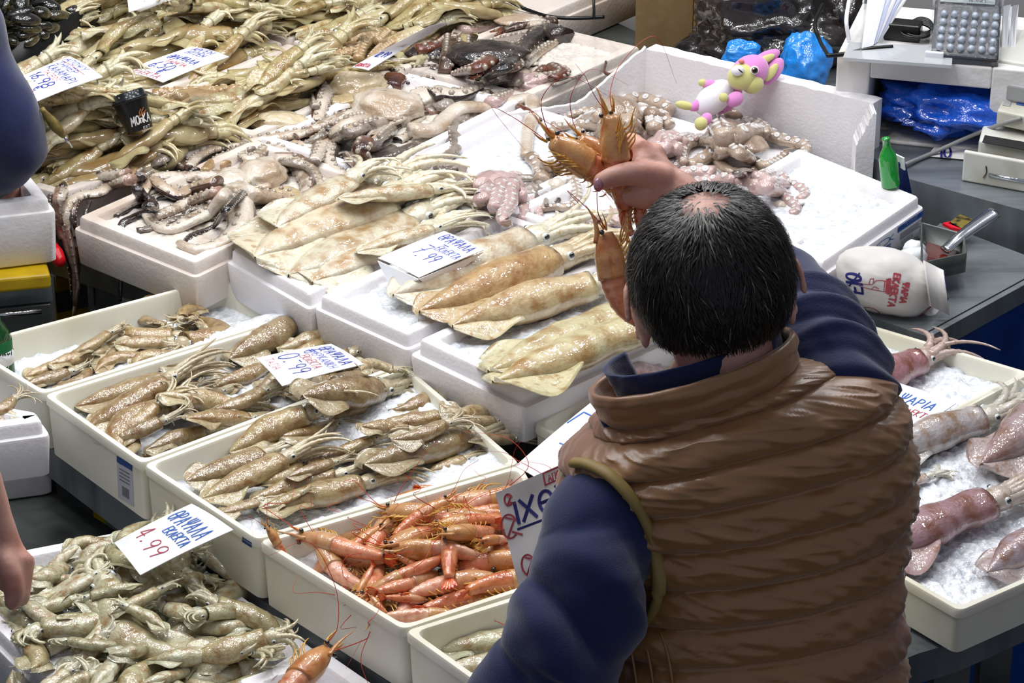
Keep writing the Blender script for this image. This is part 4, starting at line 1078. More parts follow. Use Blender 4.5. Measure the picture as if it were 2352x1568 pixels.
arms(o, [([(300, 392), (247, 416), (205, 423), (163, 438)], 13, 8, dict(skin='tan', bumps=.3)), ([(290, 400), (226, 404), (174, 412), (146, 430), (136, 452, 'h'), (134, 480, 'h'), (142, 520, 'h'), (155, 572, 'h'), (169, 614, 'h'), (172, 660, 'h'), (172, 700, 'h')], 14, 6, dict(skin='rose', fang=60)),
         ([(300, 412), (258, 424), (226, 444), (190, 449), (158, 466), (150, 498, 'h'), (159, 540, 'h'), (167, 583, 'h'), (174, 625, 'h'), (178, 660, 'h'), (168, 725, 'h')], 14, 4, dict(skin='rose', fang=20, face='white')), ([(150, 425), (124, 446), (118, 480, 'h'), (122, 530, 'h'), (140, 575, 'h'), (160, 620, 'h'), (166, 680, 'h')], 10, 5, dict(skin='dark', face=None)),
         ([(185, 455), (172, 467), (167, 498, 'h'), (178, 540, 'h'), (183, 585, 'h'), (180, 640, 'h')], 7, 3, dict(skin='brown', face=None)), ([(320, 360), (300, 380), (260, 385), (230, 398)], 12, 7, dict(skin='grey', bumps=.35)), ([(205, 462), (196, 500, 'h'), (206, 570, 'h'), (214, 610, 'h'), (217, 700, 'h')], 4, 2, dict(skin='dark', face=None, bumps=0))], 'rose', **bigf)
o = octo('bumpy tan octopus left of the black coffee cup', (210, 345))
tn = dict(suck=SUCKT, bumps=.3, sc=1.0)
flesh(o, HO, 215, 350, 40, 22, 'tan', .6, seed=17)
arms(o, [([(250, 318), (220, 332), (206, 362)], 22, 14), ([(205, 318), (178, 342), (182, 378)], 20, 12), ([(300, 308), (255, 322), (238, 350)], 19, 13), ([(285, 318), (300, 340), (285, 352), (295, 335)], 8, 4, dict(skin='brown')), ([(225, 370), (250, 380), (280, 372)], 14, 8)], 'tan', **tn)
o = octo('dark octopus arm dangling from the front rim of the stained box', (320, 480))
arms(o, [([(316, 436), (332, 462), (346, 480), (322, 492), (300, 502), (282, 512), (277, 542, 'h'), (279, 585, 'h'), (277, 627, 'h'), (276, 660, 'h'), (276, 692, 'h')], 11, 3, dict(bumps=0)), ([(330, 448), (350, 462), (356, 480), (340, 474)], 8, 5), ([(262, 496), (252, 496), (246, 520, 'h'), (258, 557, 'h')], 2.5, 1.5, dict(bumps=0))], 'dark', bumps=.2)
flesh(o, HO, 345, 470, 18, 10, 'dark', .6, seed=18)
o = octo('black brown octopus arms coiled behind the large white octopus', (440, 345))
dk = dict(face=True, bumps=.34, fang=25)
flesh(o, HO, 440, 300, 60, 22, 'grey', .5, seed=19)
arms(o, [([(500, 316), (456, 318), (418, 328), (395, 345), (370, 368), (341, 391), (318, 407)], 15, 12, dict(skin='dark', face='grey')), ([(504, 326), (456, 338), (424, 353), (418, 384), (450, 392)], 11, 9, dict(skin='dark', face='brown')), ([(800, 270), (722, 303), (684, 309), (626, 318), (552, 332), (494, 343), (456, 360), (433, 384)], 14, 9, dict(skin='brown', face='white')),
         ([(571, 334), (533, 353), (504, 363), (466, 387)], 11, 7, dict(skin='brown')), ([(653, 353), (636, 341), (613, 341), (582, 364), (563, 362), (562, 348), (580, 342)], 12, 8, dict(skin='grey')), ([(437, 272), (475, 296), (506, 308)], 15, 11, dict(skin='grey')), ([(475, 277), (523, 284)], 15, 10, dict(skin='red', face=None, bumps=0)), ([(560, 240), (568, 270), (545, 292), (500, 300)], 12, 6, dict(skin='dark', face=None)), ([(520, 380), (490, 374), (470, 392)], 12, 8, dict(skin='tan', face=None, bumps=0))], 'dark', **dk)
flesh(o, HO, 547, 270, 13, 12, 'tan', .9, seed=20, name='innards', lumps=.05)
o = octo('octopus slices with cream flesh left of the edge-on price card', (760, 215))
flesh(o, HO, 808, 200, 80, 27, 'cream', .6, seed=21, lumps=.25); flesh(o, HO, 790, 235, 45, 16, 'cream', .5, seed=22, name='web'); flesh(o, HO, 640, 280, 65, 20, 'cream', .5, seed=23, name='skin_fold')
arms(o, [([(579, 222), (627, 232), (665, 213), (703, 188), (740, 178)], 19, 13, dict(skin='brown', face='white', fang=10)), ([(752, 196, .01), (738, 236, .012), (726, 282)], 15, 12, dict(skin='brown', face='white', fang=40)), ([(690, 230), (720, 222), (725, 245)], 11, 8, dict(skin='grey')), ([(905, 182), (900, 200)], 20, 16, dict(skin='red', face=None, bumps=0)),
         ([(870, 172), (890, 163), (915, 165), (929, 186), (971, 184), (1025, 172)], 11, 8, dict(skin='dark', face='white', bumps=.4)), ([(735, 180), (700, 160), (660, 170)], 12, 8, dict(skin='grey')), ([(570, 255), (600, 262), (590, 240)], 14, 9, dict(skin='brown'))], 'brown', **dk)
o = octo('large white octopus whose arm reaches along the box edge to the held prawns', (900, 250))
flesh(o, HO, 890, 250, 82, 36, 'white', .55, seed=24, lumps=.22); flesh(o, HO, 975, 225, 38, 34, 'white', .6, seed=25, name='web'); flesh(o, HO, 1020, 240, 26, 20, 'grey', .5, seed=26, name='skin_fold')
arms(o, [([(812, 263), (759, 279), (680, 313)], 14, 9), ([(843, 276), (799, 284), (746, 324), (720, 372)], 17, 12, dict(skin='grey', face='white', fang=35)), ([(870, 284), (812, 300), (775, 327), (759, 363), (772, 392), (807, 403), (833, 424)], 19, 8, dict(skin='grey', face='white', fang=-35)),
         ([(838, 324), (828, 348), (851, 379), (866, 385)], 15, 9, dict(skin='red', face=None)), ([(800, 358), (828, 382), (866, 388)], 11, 7, dict(skin='red')), ([(891, 298), (864, 319), (856, 345), (874, 362), (917, 348), (960, 332)], 16, 10, dict(skin='grey', face='white', fang=-20)),
         ([(1060, 262), (1040, 300), (1041, 345), (1010, 371), (1014, 392), (1057, 382), (1060, 400), (1031, 435)], 15, 4, dict(skin='grey', face=None, bumps=.22)), ([(944, 298, .008), (996, 298, .008), (1028, 269, .008), (1062, 247), (1128, 245), (1194, 229), (1220, 228), (1222, 266), (1212, 305), (1208, 358)], 17, 10, dict(skin='white', face='white', bumps=0)),
         ([(1180, 238), (1215, 255), (1247, 276), (1289, 258)], 7, 1.5, dict(skin='red', face=None, bumps=0))], 'rose', **dk)
o = octo('octopus with mottled white arm at the right end of the dark boxes', (1150, 200))
flesh(o, HO, 1210, 190, 55, 18, 'pink', .6, seed=27, lumps=.3)
arms(o, [([(999, 211), (1052, 220), (1105, 201), (1169, 182), (1211, 167)], 17, 11, dict(skin='dark', face='white', fang=15)), ([(1105, 226), (1148, 198), (1195, 190)], 12, 9), ([(1130, 235), (1169, 218), (1201, 197), (1243, 179), (1285, 172)], 14, 12, dict(skin='pink')), ([(1270, 155), (1292, 169), (1270, 180)], 14, 10, dict(skin='red', face=None)), ([(1270, 195), (1296, 188), (1345, 167)], 5, 2, dict(skin='grey', face=None, bumps=0)), ([(960, 215), (990, 210), (1010, 225)], 13, 9, dict(skin='dark'))], 'grey', **dk)
# --- dark brown heap at the back
o = octo('dark brown octopus heap with a black skinned arm on top', (1180, 120))
flesh(o, HO, 1120, 125, 90, 30, 'dark', .4, seed=28); flesh(o, HO, 1000, 120, 70, 28, 'dark', .4, seed=29, name='web')
arms(o, [([(956, 114), (999, 105), (1022, 84)], 14, 10, dict(skin='red')), ([(924, 150), (978, 141), (1031, 139)], 12, 9), ([(946, 162), (999, 158), (1050, 165)], 13, 9, dict(skin='brown')), ([(1211, 90), (1158, 99), (1105, 107)], 17, 12, dict(skin='grey')), ([(1254, 58), (1190, 64), (1126, 82)], 15, 10, dict(skin='red')), ([(1275, 48), (1211, 54), (1158, 68)], 11, 7, dict(skin='brown')),
         ([(1126, 139), (1094, 156), (1041, 171)], 15, 10, dict(skin='red')), ([(1037, 88, .01), (1031, 126, .01), (1020, 167)], 16, 12, dict(skin='brown', bumps=.3)), ([(1054, 103, .01), (1071, 137, .01), (1074, 170)], 13, 9, dict(skin='brown', bumps=.3)), ([(1084, 90), (1080, 128)], 14, 10), ([(1031, 54), (1050, 69), (1041, 86)], 10, 7, dict(skin='white')),
         ([(1201, 150), (1233, 124), (1265, 103), (1288, 86)], 11, 7, dict(skin='white', bumps=.5)), ([(1292, 82), (1254, 71), (1222, 92), (1190, 124), (1158, 154), (1120, 176)], 21, 13, dict(skin='dark', bumps=.12)), ([(1160, 130), (1190, 148), (1170, 162)], 12, 8, dict(skin='brown'))], 'dark', **{**dk, 'face': None})
o = octo('pale flesh octopus strips at the top beside the black cable', (1080, 40))
flesh(o, HO, 1200, 50, 60, 14, 'white', .5, seed=31)
arms(o, [([(882, 70), (935, 46), (978, 33), (1084, 31), (1154, 31)], 16, 14, dict(skin='white')), ([(1005, 52), (1084, 50), (1148, 41)], 16, 14, dict(skin='grey')), ([(1063, 70), (1105, 62), (1190, 45), (1233, 37)], 14, 8, dict(skin='pink')), ([(1140, 28), (1170, 30), (1195, 45)], 12, 6, dict(skin='dark'))], 'white', face=True, bumps=.15)
for lab, fl, ar in [('bumpy tan octopus left of the edge-on price card', (800, 105, 60, 26), [([(860, 82), (800, 95), (760, 90), (718, 85)], 20, 11), ([(780, 112), (730, 120), (700, 126)], 17, 10), ([(850, 112), (800, 122), (765, 138)], 19, 12), ([(865, 78), (835, 102), (822, 135)], 17, 11), ([(935, 62), (890, 76), (868, 95)], 17, 11), ([(900, 100), (870, 120), (850, 140)], 15, 10), ([(880, 90), (815, 110), (770, 150)], 5, 3, dict(skin='brown', suck=None, bumps=0))]),
                    ('bumpy tan octopus right behind the black coffee cup', (450, 235, 70, 26), [([(540, 226), (470, 240), (400, 252), (355, 262)], 19, 12), ([(545, 212), (480, 214), (400, 214), (350, 216)], 19, 12), ([(455, 264), (400, 272), (350, 278)], 17, 11), ([(560, 205), (530, 220), (540, 240)], 14, 8), ([(420, 225), (380, 232), (345, 240)], 17, 11)])]:
    o = octo(lab, fl[:2]); flesh(o, HO, *fl, 'tan', .5, seed=len(lab))
    arms(o, ar, 'tan', **tn)
# ------------------------------------------------------------------ the seller seen from behind
def capsule(mb, pts, rads, seg=14, n=None):
    """closed tapering limb along points"""
    pts = [Vector(p) for p in pts]
    n = n or 8 * (len(pts) - 1)
    cp = catmull(pts, n) if len(pts) > 2 else [pts[0].lerp(pts[1], i / n) for i in range(n + 1)]
    def rad(t):
        x = t * (len(rads) - 1); i = min(len(rads) - 2, int(x)); return rads[i] * (1 - x + i) + rads[i + 1] * (x - i)
    tube(mb, cp, rad, seg)
    for p, r in ((cp[0], rads[0]), (cp[-1], rads[-1])):
        ellipsoid(mb, p, ((r, 0, 0), (0, r, 0), (0, 0, r)), seg, 8)
    return cp
man = empty('person', (0.27, 2.55, 0), 'person in a bronze quilted vest over navy fleece, seen from behind, raising prawns', 'person')

# torso rings: centre pixel, distance, half width in pixels, half depth, roll
RINGS = [(1735, 1990, 3.07, 345, .145, 2), (1733, 1800, 3.05, 345, .140, 3), (1730, 1589, 3.03, 334, .135, 5), (1738, 1345, 3.00, 330, .130, 9), (1735, 1190, 2.975, 362, .125, 11),
         (1690, 1040, 2.955, 384, .118, 13), (1672, 968, 2.95, 352, .108, 15), (1645, 915, 2.955, 262, .095, 17), (1625, 880, 2.965, 190, .075, 17)]
TILT = R(14)
def ring_at(v):
    x = v * (len(RINGS) - 1); i = max(0, min(len(RINGS) - 2, int(x))); t = x - i
    a, b = RINGS[i], RINGS[i + 1]; p0 = RINGS[max(0, i - 1)]; p3 = RINGS[min(len(RINGS) - 1, i + 2)]
    def c(k):
        y0, y1, y2, y3 = p0[k], a[k], b[k], p3[k]
        return .5 * (2 * y1 + (y2 - y0) * t + (2 * y0 - 5 * y1 + 4 * y2 - y3) * t * t + (y3 - y0 - 3 * y2 + 3 * y1) * t ** 3)
    return [c(k) for k in range(6)]
def torso(th, v, off=0.0):
    px, py, D, hw, hd, roll = ring_at(v)
    l = RGT * math.cos(R(roll)) + UPV * math.sin(R(roll))
    d = FWD * math.cos(TILT) + (UPV * math.cos(R(roll)) - RGT * math.sin(R(roll))) * math.sin(TILT)
    c = PD(px, py, D + .02) + d * (hd * .35)
    a = hw / FPX * D
    ct, st = math.cos(th), math.sin(th)
    e = .82
    x = math.copysign(abs(ct) ** e, ct); y = math.copysign(abs(st) ** e, st)
    p = c + l * (x * (a + off)) + d * (y * (hd + off))
    return p, (l * (ct / (a + .01)) + d * (st / (hd + .01))).normalized()
# arc-length along the back, so that the quilted channels have equal heights
NB = 200; acc = [0.0]; back = [torso(-math.pi / 2, i / NB)[0] for i in range(NB + 1)]
for i in range(NB): acc.append(acc[-1] + (back[i + 1] - back[i]).length)
def s_of(v):
    x = v * NB; i = min(NB - 1, int(x)); return acc[i] * (1 - x + i) + acc[i + 1] * (x - i)
CH = .0475
vb = MB(); NU, NV = 300, 330; V = []
for j in range(NV + 1):
    v = j / NV; s = s_of(v)
    for i in range(NU):
        th = 2 * math.pi * i / NU
        p, n = torso(th, v)
        u = th / (2 * math.pi)
        side = abs(math.cos(th))
        wob = .006 * noise.noise(Vector((u * 9, v * 3, 1.0)))
        q = (s + wob) / CH; f = q - math.floor(q); ch = math.floor(q)
        puff = (1 - abs(2 * f - 1) ** 2.6) ** .75
        seam = 1 - puff
        # crumples fan out from the seams, slanting
        w1 = noise.noise(Vector((u * 46 + f * 2.5, ch * 7.3 + f * 1.6, 3.0)))
        w2 = noise.noise(Vector((u * 95 + f * 6, ch * 3.1 + f * 3.0, 8.0)))
        w3 = noise.noise(Vector((u * 20 - f * 1.2, ch * 5.7 + f * .8, 5.0)))
        d = .0135 * puff + (.0062 * w1 + .0034 * w2) * (.35 + .65 * seam) * (puff ** .4) + .0060 * w3 * puff
        w4 = 1 - abs(noise.noise(Vector((u * 34 + f * 3.2, ch * 4.1 - f * 1.5, 11.0)))) * 2
        d += .0030 * max(0, w4) ** 3 * puff
        top = min(1, (1 - v) * 12)
        V.append(p + n * (d * top + .004))
F = []
for j in range(NV):
    for i in range(NU):
        i2 = (i + 1) % NU
        F.append((j * NU + i, j * NU + i2, (j + 1) * NU + i2, (j + 1) * NU + i))
vb.add(V, F)
vest_bvh = vb.bvh()
vest = vb.build('quilted_vest', M['vest'], man)
def on_vest(px, py, lift=.004):
    d = ray(px, py).normalized()
    h = vest_bvh.ray_cast(EYE, d)
    return (h[0] - d * lift) if h[0] is not None else None
# stand-up collar, open at the front
def collar(name, c0, hw, hd, h, m, parent, th0=-232, th1=55, thick=.006, flare=.012, roll=17, seamed=True, lean=.0, drop=.0):
    cb = MB(); l = RGT * math.cos(R(roll)) + UPV * math.sin(R(roll)); up = (UPV * math.cos(R(roll)) - RGT * math.sin(R(roll)))
    sp = up * math.cos(TILT) - FWD * math.sin(TILT); d = FWD * math.cos(TILT) + up * math.sin(TILT)
    n, k = 70, 12; rows = []
    for layer in (0, 1):
        for j in range(k + 1):
            e = j / k
            for i in range(n + 1):
                th = R(th0 + (th1 - th0) * i / n)
                off = (-thick if layer else 0) + flare * e - flare * .3 + (.004 * math.sin(e * math.pi) + .003 * (1 - abs(2 * ((e * 2) % 1) - 1)) if seamed and layer == 0 else 0) + .0022 * noise.noise(Vector((th * 5, e * 4, 2 + layer)))
                p = c0 + l * math.cos(th) * (hw + off) + d * math.sin(th) * (hd + off) + sp * (h * e * (1 - drop * abs(math.cos(th)))) + d * (lean * e)
                rows.append(p)
    m1 = (k + 1) * (n + 1); F = []
    for j in range(k):
        for i in range(n):
            a = j * (n + 1) + i
            F.append((a, a + 1, a + n + 2, a + n + 1)); F.append((m1 + a, m1 + a + n + 1, m1 + a + n + 2, m1 + a + 1))
    for i in range(n):
        a = k * (n + 1) + i; F.append((a, a + 1, m1 + a + 1, m1 + a)); F.append((i, m1 + i, m1 + i + 1, i + 1))
    for j in range(k):
        for i in (0, n):
            a = j * (n + 1) + i; F.append((a, a + n + 1, m1 + a + n + 1, m1 + a))
    cb.add(rows, F); return cb.build(name, m, parent)
cc = PD(1615, 912, 2.955)
vc = collar('vest_collar', cc + FWD * .025, .112, .082, .043, M['vest'], man)
tb = MB(); tube(tb, catmull([PD(1372, 918, 2.985), PD(1380, 945, 2.98), PD(1402, 990, 2.97)], 10), .0055, 8); tb.build('collar_edge', M['navy'], vc)
collar('fleece_collar', cc + FWD * .03 + UPV * .022, .098, .074, .040, M['navy'], man, seamed=False, flare=.010, th0=-225, th1=48, thick=.005)

# sleeves of the fleece
def sleeve(name, pts, rads, folds, seed, flat=.95):
    pp = [PD(*q) for q in pts]; cp = catmull(pp, 110); fr = frames(cp, UPV); mb = MB(); sg = 56; V = []
    for i, p in enumerate(cp):
        t = i / 110; x = t * (len(rads) - 1); k = min(len(rads) - 2, int(x)); r = (rads[k] * (1 - x + k) + rads[k + 1] * (x - k)) / FPX * 3.0
        _, s, u = fr[i]
        for j in range(sg):
            a = 2 * math.pi * j / sg
            f = 0
            for (t0, a0, wd, amp, slant) in folds:
                dd = (t - t0 - slant * math.sin(a - a0)) / wd
                f += amp * math.exp(-dd * dd) * max(0, .35 + .65 * math.cos(a - a0))
            f += .0045 * noise.noise(p * 16 + Vector((math.cos(a) * 1.3, math.sin(a) * 1.3, seed))) + .0024 * noise.noise(p * 45 + Vector((math.cos(a) * 2, math.sin(a) * 2, seed)))
            V.append(p + s * math.cos(a) * (r + f) + u * math.sin(a) * (r + f) * flat)
    F = [(i * sg + j, i * sg + (j + 1) % sg, (i + 1) * sg + (j + 1) % sg, (i + 1) * sg + j) for i in range(110) for j in range(sg)]
    F += [tuple(range(sg))[::-1], tuple(110 * sg + j for j in range(sg))]
    mb.add(V, F); return mb.build(name, M['navy'], man)
rf = random.Random(3)
ang = lambda: rf.uniform(0, 6.28)
lfold = [(.14, 3.6, .020, .010, .03), (.19, 3.2, .016, -.013, .03), (.25, 3.4, .022, .016, .04), (.31, 2.9, .016, -.015, .04), (.37, 3.3, .022, .018, .05), (.43, 3.0, .016, -.012, .05), (.50, 3.2, .022, .014, .05), (.5, .4, .03, .007, .05), (.35, 5.2, .03, .006, .05), (.62, 5.0, .03, .007, -.05)]
sleeve('left_sleeve', [(1432, 1120, 3.02), (1385, 1180, 2.965), (1372, 1270, 2.94), (1330, 1390, 2.93), (1278, 1510, 2.93), (1238, 1640, 2.95), (1248, 1640, 3.05), (1290, 1480, 3.17), (1318, 1390, 3.22)],
       [95, 128, 146, 152, 158, 150, 120, 100, 85], lfold, 1.0)
rfold = [(.16, 1.2, .018, .007, .04), (.21, 1.2, .016, -.006, .04), (.26, 1.0, .018, .009, .05), (.31, 1.2, .015, -.007, .05), (.36, 1.0, .018, .009, .05), (.41, 1.2, .015, -.006, .05), (.46, 1.0, .02, .008, .05), (.30, 4.2, .02, .008, -.05), (.2, 4.4, .02, .007, -.05), (.4, 4.2, .02, .007, -.05)]
sleeve('right_sleeve', [(1965, 1040, 3.02), (1950, 940, 3.0), (1910, 835, 3.03), (1850, 735, 3.09), (1765, 630, 3.18), (1690, 570, 3.22), (1620, 515, 3.24)], [100, 118, 122, 116, 108, 84, 68], rfold, 2.0)
# piping round the armholes, following the vest
def trim(px, m='vest_trim', r=.0085, name='armhole_trim', dpt=None):
    pts = []
    for i, (x, y) in enumerate(px):
        q = on_vest(x, y, .006)
        if q is None: q = PD(x, y, dpt[i] if dpt else 2.9)
        pts.append(q)
    t = MB(); tube(t, catmull(pts, 60), r, 10, .7); return t.build(name, M[m], man)
trim([(1318, 1062), (1352, 1066), (1402, 1092), (1448, 1140), (1484, 1200), (1508, 1275), (1514, 1340), (1502, 1398), (1472, 1436), (1440, 1448)])
# vertical panel seams under the arm
for x0 in (1462, 1500, 1545):
    q = [on_vest(x, y, .002) for x, y in ((x0 - 28, 1452), (x0 - 12, 1500), (x0, 1570), (x0 + 10, 1650))]
    if all(p is not None for p in q):
        t = MB(); tube(t, catmull(q, 20), .0016, 6); t.build('side_seam', M['vest'], vest)

# skin: head, neck, hands and the covered limbs in one surface
HC = PD(1634, 634, 2.955)
hr = R(9); HT = R(16)
hl = RGT * math.cos(hr) + UPV * math.sin(hr); hu0 = UPV * math.cos(hr) - RGT * math.sin(hr)
hup = hu0 * math.cos(HT) - FWD * math.sin(HT); hfw = FWD * math.cos(HT) + hu0 * math.sin(HT)
def HP(x, y, z): return HC + hl * x + hfw * y + hup * z      # right, front, up
bm = MB()
ellipsoid(bm, HP(0, -.004, .002), (hl * .0845, hfw * .1, hup * .094), 28, 18)
ellipsoid(bm, HP(0, .030, -.035), (hl * .066, hfw * .072, hup * .095), 22, 14)
ellipsoid(bm, HP(0, .058, -.094), (hl * .040, hfw * .036, hup * .026), 16, 10)
ellipsoid(bm, HP(0, .108, -.034), (hl * .015, hfw * .022, hup * .027), 12, 8)
for s in (-1, 1):
    ellipsoid(bm, HP(s * .034, .086, .004), (hl * .022, hfw * .012, hup * .012), 12, 8)
    ellipsoid(bm, HP(s * .042, .074, -.040), (hl * .022, hfw * .022, hup * .022), 12, 8)
    # ears: shell, rim and lobe
    e = HP(s * .0815, .004, -.030)
    ellipsoid(bm, e, (hl * (s * .010) + hfw * -.006, hfw * .017 + hl * (s * .008), hup * .033), 16, 10)
    ring = [e + hfw * (.018 * math.cos(a)) + hup * (.034 * math.sin(a)) + hl * (s * (.012 - .006 * math.cos(a))) for a in [R(x) for x in range(-60, 200, 20)]]
    capsule(bm, ring, [.0042, .005, .0045], 8, 24)
    ellipsoid(bm, e - hup * .032 + hl * s * .002, (hl * .006, hfw * .009, hup * .011), 10, 8)
ellipsoid(bm, HP(0, .094, -.070), (hl * .024, hfw * .008, hup * .006), 12, 8); ellipsoid(bm, HP(0, .091, -.081), (hl * .021, hfw * .009, hup * .006), 12, 8)
NK = PD(1632, 900, 2.99)
capsule(bm, [HP(0, -.018, -.05), HP(0, -.022, -.11), NK, PD(1660, 1000, 3.02)], [.060, .054, .054, .060], 20)
capsule(bm, [PD(1660, 1020, 3.03), PD(1715, 1250, 3.06), PD(1735, 1560, 3.1)], [.085, .10, .11], 20)
SR, ER, WR = PD(1945, 960, 3.03), PD(1765, 630, 3.18), PD(1548, 436, 3.235)
capsule(bm, [PD(1700, 1010, 3.03), SR], [.06, .05]); capsule(bm, [SR, ER], [.045, .038]); capsule(bm, [ER, PD(1650, 535, 3.22), WR], [.038, .036, .027])
SL, EL, WL = PD(1410, 1210, 3.0), PD(1240, 1640, 2.99), PD(1318, 1390, 3.22)
capsule(bm, [PD(1660, 1040, 3.03), SL], [.05, .045]); capsule(bm, [SL, EL], [.045, .038]); capsule(bm, [EL, WL], [.036, .026])
def hand(W_, K, T, fingers, side):
    """W_: wrist, K: knuckle centres (index..little), T: thumb chain, fingers: chains beyond the knuckles"""
    for k in K: capsule(bm, [W_.lerp(k, .12), W_.lerp(k, .6), k], [.021, .0175, .0115], 12)
    for k, f, r in zip(K, fingers, (.0098, .0102, .0096, .0084)):
        capsule(bm, [k] + list(f), [r * 1.12] + [r] * (len(f) - 1) + [r * .82], 12)
    capsule(bm, T, [.019, .0165, .0145, .0115], 12)
q = lambda x, y, D: PD(x, y, D)
hand(WR, [q(1472, 338, 3.235), q(1486, 352, 3.262), q(1494, 376, 3.278), q(1500, 404, 3.28)], [q(1520, 410, 3.222), q(1462, 398, 3.205), q(1412, 405, 3.200), q(1383, 416, 3.204)],
     [[q(1448, 322, 3.262), q(1420, 352, 3.278), q(1400, 385, 3.262)], [q(1450, 352, 3.290), q(1415, 382, 3.296), q(1396, 412, 3.272)], [q(1458, 386, 3.302), q(1422, 412, 3.302), q(1404, 436, 3.276)], [q(1466, 416, 3.300), q(1434, 440, 3.298), q(1418, 456, 3.276)]], 1)
capsule(bm, [q(1478, 345, 3.240), q(1478, 372, 3.228), q(1468, 396, 3.216)], [.013, .015, .014], 12); capsule(bm, [q(1500, 360, 3.245), q(1495, 400, 3.24), q(1490, 430, 3.24)], [.018, .02, .018], 12)
capsule(bm, [q(1535, 425, 3.23), q(1490, 446, 3.225), q(1452, 446, 3.228)], [.022, .020, .016], 12)
hand(WL, [q(1318, 1330, 3.235), q(1332, 1338, 3.25), q(1346, 1348, 3.258), q(1360, 1362, 3.26)], [q(1310, 1380, 3.225), q(1290, 1350, 3.235), q(1285, 1325, 3.245), q(1292, 1305, 3.25)],
     [[q(1312, 1300, 3.25), q(1305, 1290, 3.275), q(1308, 1310, 3.29)], [q(1330, 1306, 3.265), q(1325, 1298, 3.288), q(1326, 1318, 3.3)], [q(1346, 1318, 3.272), q(1342, 1312, 3.295), q(1342, 1332, 3.305)], [q(1362, 1336, 3.272), q(1358, 1332, 3.292), q(1356, 1348, 3.3)]], -1)
body = remesh_union(bm, .0032, 5, 'body')
body_o = link('body', body, [M['skin']], man)
nail = MB(); ellipsoid(nail, PD(1374, 424, 3.194), (RGT * .006, UPV * .009, FWD * .004), 10, 6); nail.build('thumb_nail', mat('finger_nail', '#a0707a', .25, coat=.5), body_o)
# eyes (the face looks away from the camera)
for s in (-1, 1):
    e = MB(); ellipsoid(e, HP(s * .033, .090, -.008), (hl * .013, hfw * .011, hup * .008), 12, 8); e.build('eye', M['eye_w'], body_o)
# hair: a close cap with strands combed down from the thin crown
def hair():
    rr = random.Random(5); mb = MB()
    a_, b_, c_ = .0915, .1075, .1010; o = Vector((0, -.004, .002))
    crown = Vector((.004, -.30, .95)).normalized()
    def skull(n, k=1.0): return HP(o.x + n.x * a_ * k, o.y + n.y * b_ * k, o.z + n.z * c_ * k)
    def cover(n):
        """1 = full hair, 0 = bare"""
        bald = ((n - Vector((-.02, -.20, .96)).normalized()).length) / .50
        c = max(0, min(1, (bald - .36 + .28 * noise.noise(n * 6)) / .5))
        line = -.64 if n.y < 0 else -.50 + n.y * 1.55      # nape and hair line
        if abs(n.x) > .80 and n.y > -.28: line = max(line, -.12)
        low = max(0, min(1, (n.z - line) / .10))
        return c * low
    NU, NV = 90, 60; V = []; keep = {}
    for j in range(NV + 1):
        for i in range(NU):
            th = math.pi * j / NV; ph = 2 * math.pi * i / NU
            n = Vector((math.sin(th) * math.cos(ph), math.sin(th) * math.sin(ph), math.cos(th)))
            k = cover(n); keep[j * NU + i] = k
            V.append(skull(n, .965 + .025 * k + .008 * noise.noise(n * 9)))
    F = []
    for j in range(NV):
        for i in range(NU):
            f = (j * NU + i, (j + 1) * NU + i, (j + 1) * NU + (i + 1) % NU, j * NU + (i + 1) % NU)
            if min(keep[x] for x in f) > .55: F.append(f)
    mb.add(V, F, 0)
    for s in range(15000):
        z = rr.uniform(-.75, 1); ph = rr.uniform(0, 2 * math.pi); q = math.sqrt(1 - z * z)
        n = Vector((q * math.cos(ph), q * math.sin(ph), z)); k = cover(n)
        if k < .02 and (n.z < .5 or rr.random() > .6): continue
        if rr.random() > max(.4 if n.z > .5 else 0, k ** .6): continue
        d = n - crown; d = d - n * d.dot(n)
        if d.length < .05: d = Vector((rr.uniform(-1, 1), rr.uniform(-1, 1), 0))
        d.normalize(); side = n.cross(d)
        sw = noise.noise(n * 2.2) * 1.1 + noise.noise(n * 7) * .5 + rr.uniform(-.35, .35)
        d = (d * math.cos(sw) + side * math.sin(sw)).normalized()
        L = rr.uniform(.18, .40) * (.6 + .4 * k); wd = rr.uniform(.0005, .0011); lift = rr.uniform(.0, .07)
        if n.z < -.45: L *= .55
        pts = []
        for i in range(5):
            t = i / 4; m = (n + d * (L * t)).normalized()
            pts.append((skull(m, .985 + .025 * k + lift * math.sin(t * 2.2) * .8), m))
        b = len(mb.v)
        for i, (p, m) in enumerate(pts):
            sd = (hl * side.x + hfw * side.y + hup * side.z) * (wd * (1 - .8 * i / 4))
            mb.v.append(tuple(p - sd)); mb.v.append(tuple(p + sd))
        grey = rr.random() < (.22 if n.x < -.55 and n.y > -.5 else .035)
        for i in range(4):
            mb.f.append((b + 2 * i, b + 2 * i + 1, b + 2 * i + 3, b + 2 * i + 2)); mb.m.append(1 if grey else 0)
    return mb.build('hair', [M['hair'], M['hair_grey']], man)
hair()
# trousers and shoes (below the frame)
lb = MB(); hip = PD(1735, 1800, 3.08)
for s in (-1, 1):
    f = Vector((hip.x + s * .10, 2.46, .06))
    capsule(lb, [hip + Vector((s * .065, 0, -.04)), Vector((hip.x + s * .10, 2.52, .50)), f], [.082, .075, .06], 16)
ellipsoid(lb, hip + Vector((0, 0, -.02)), ((.13, 0, 0), (0, .085, 0), (0, 0, .11)), 20, 12)
link('trousers', remesh_union(lb, .012, 4, 'trousers'), [M['trousers']], man)
for s in (-1, 1):
    sb = MB(); ellipsoid(sb, (hip.x + s * .10, 2.52, .045), ((.05, 0, 0), (0, .13, 0), (0, 0, .045)), 16, 10); sb.build('shoe', M['black'], man)

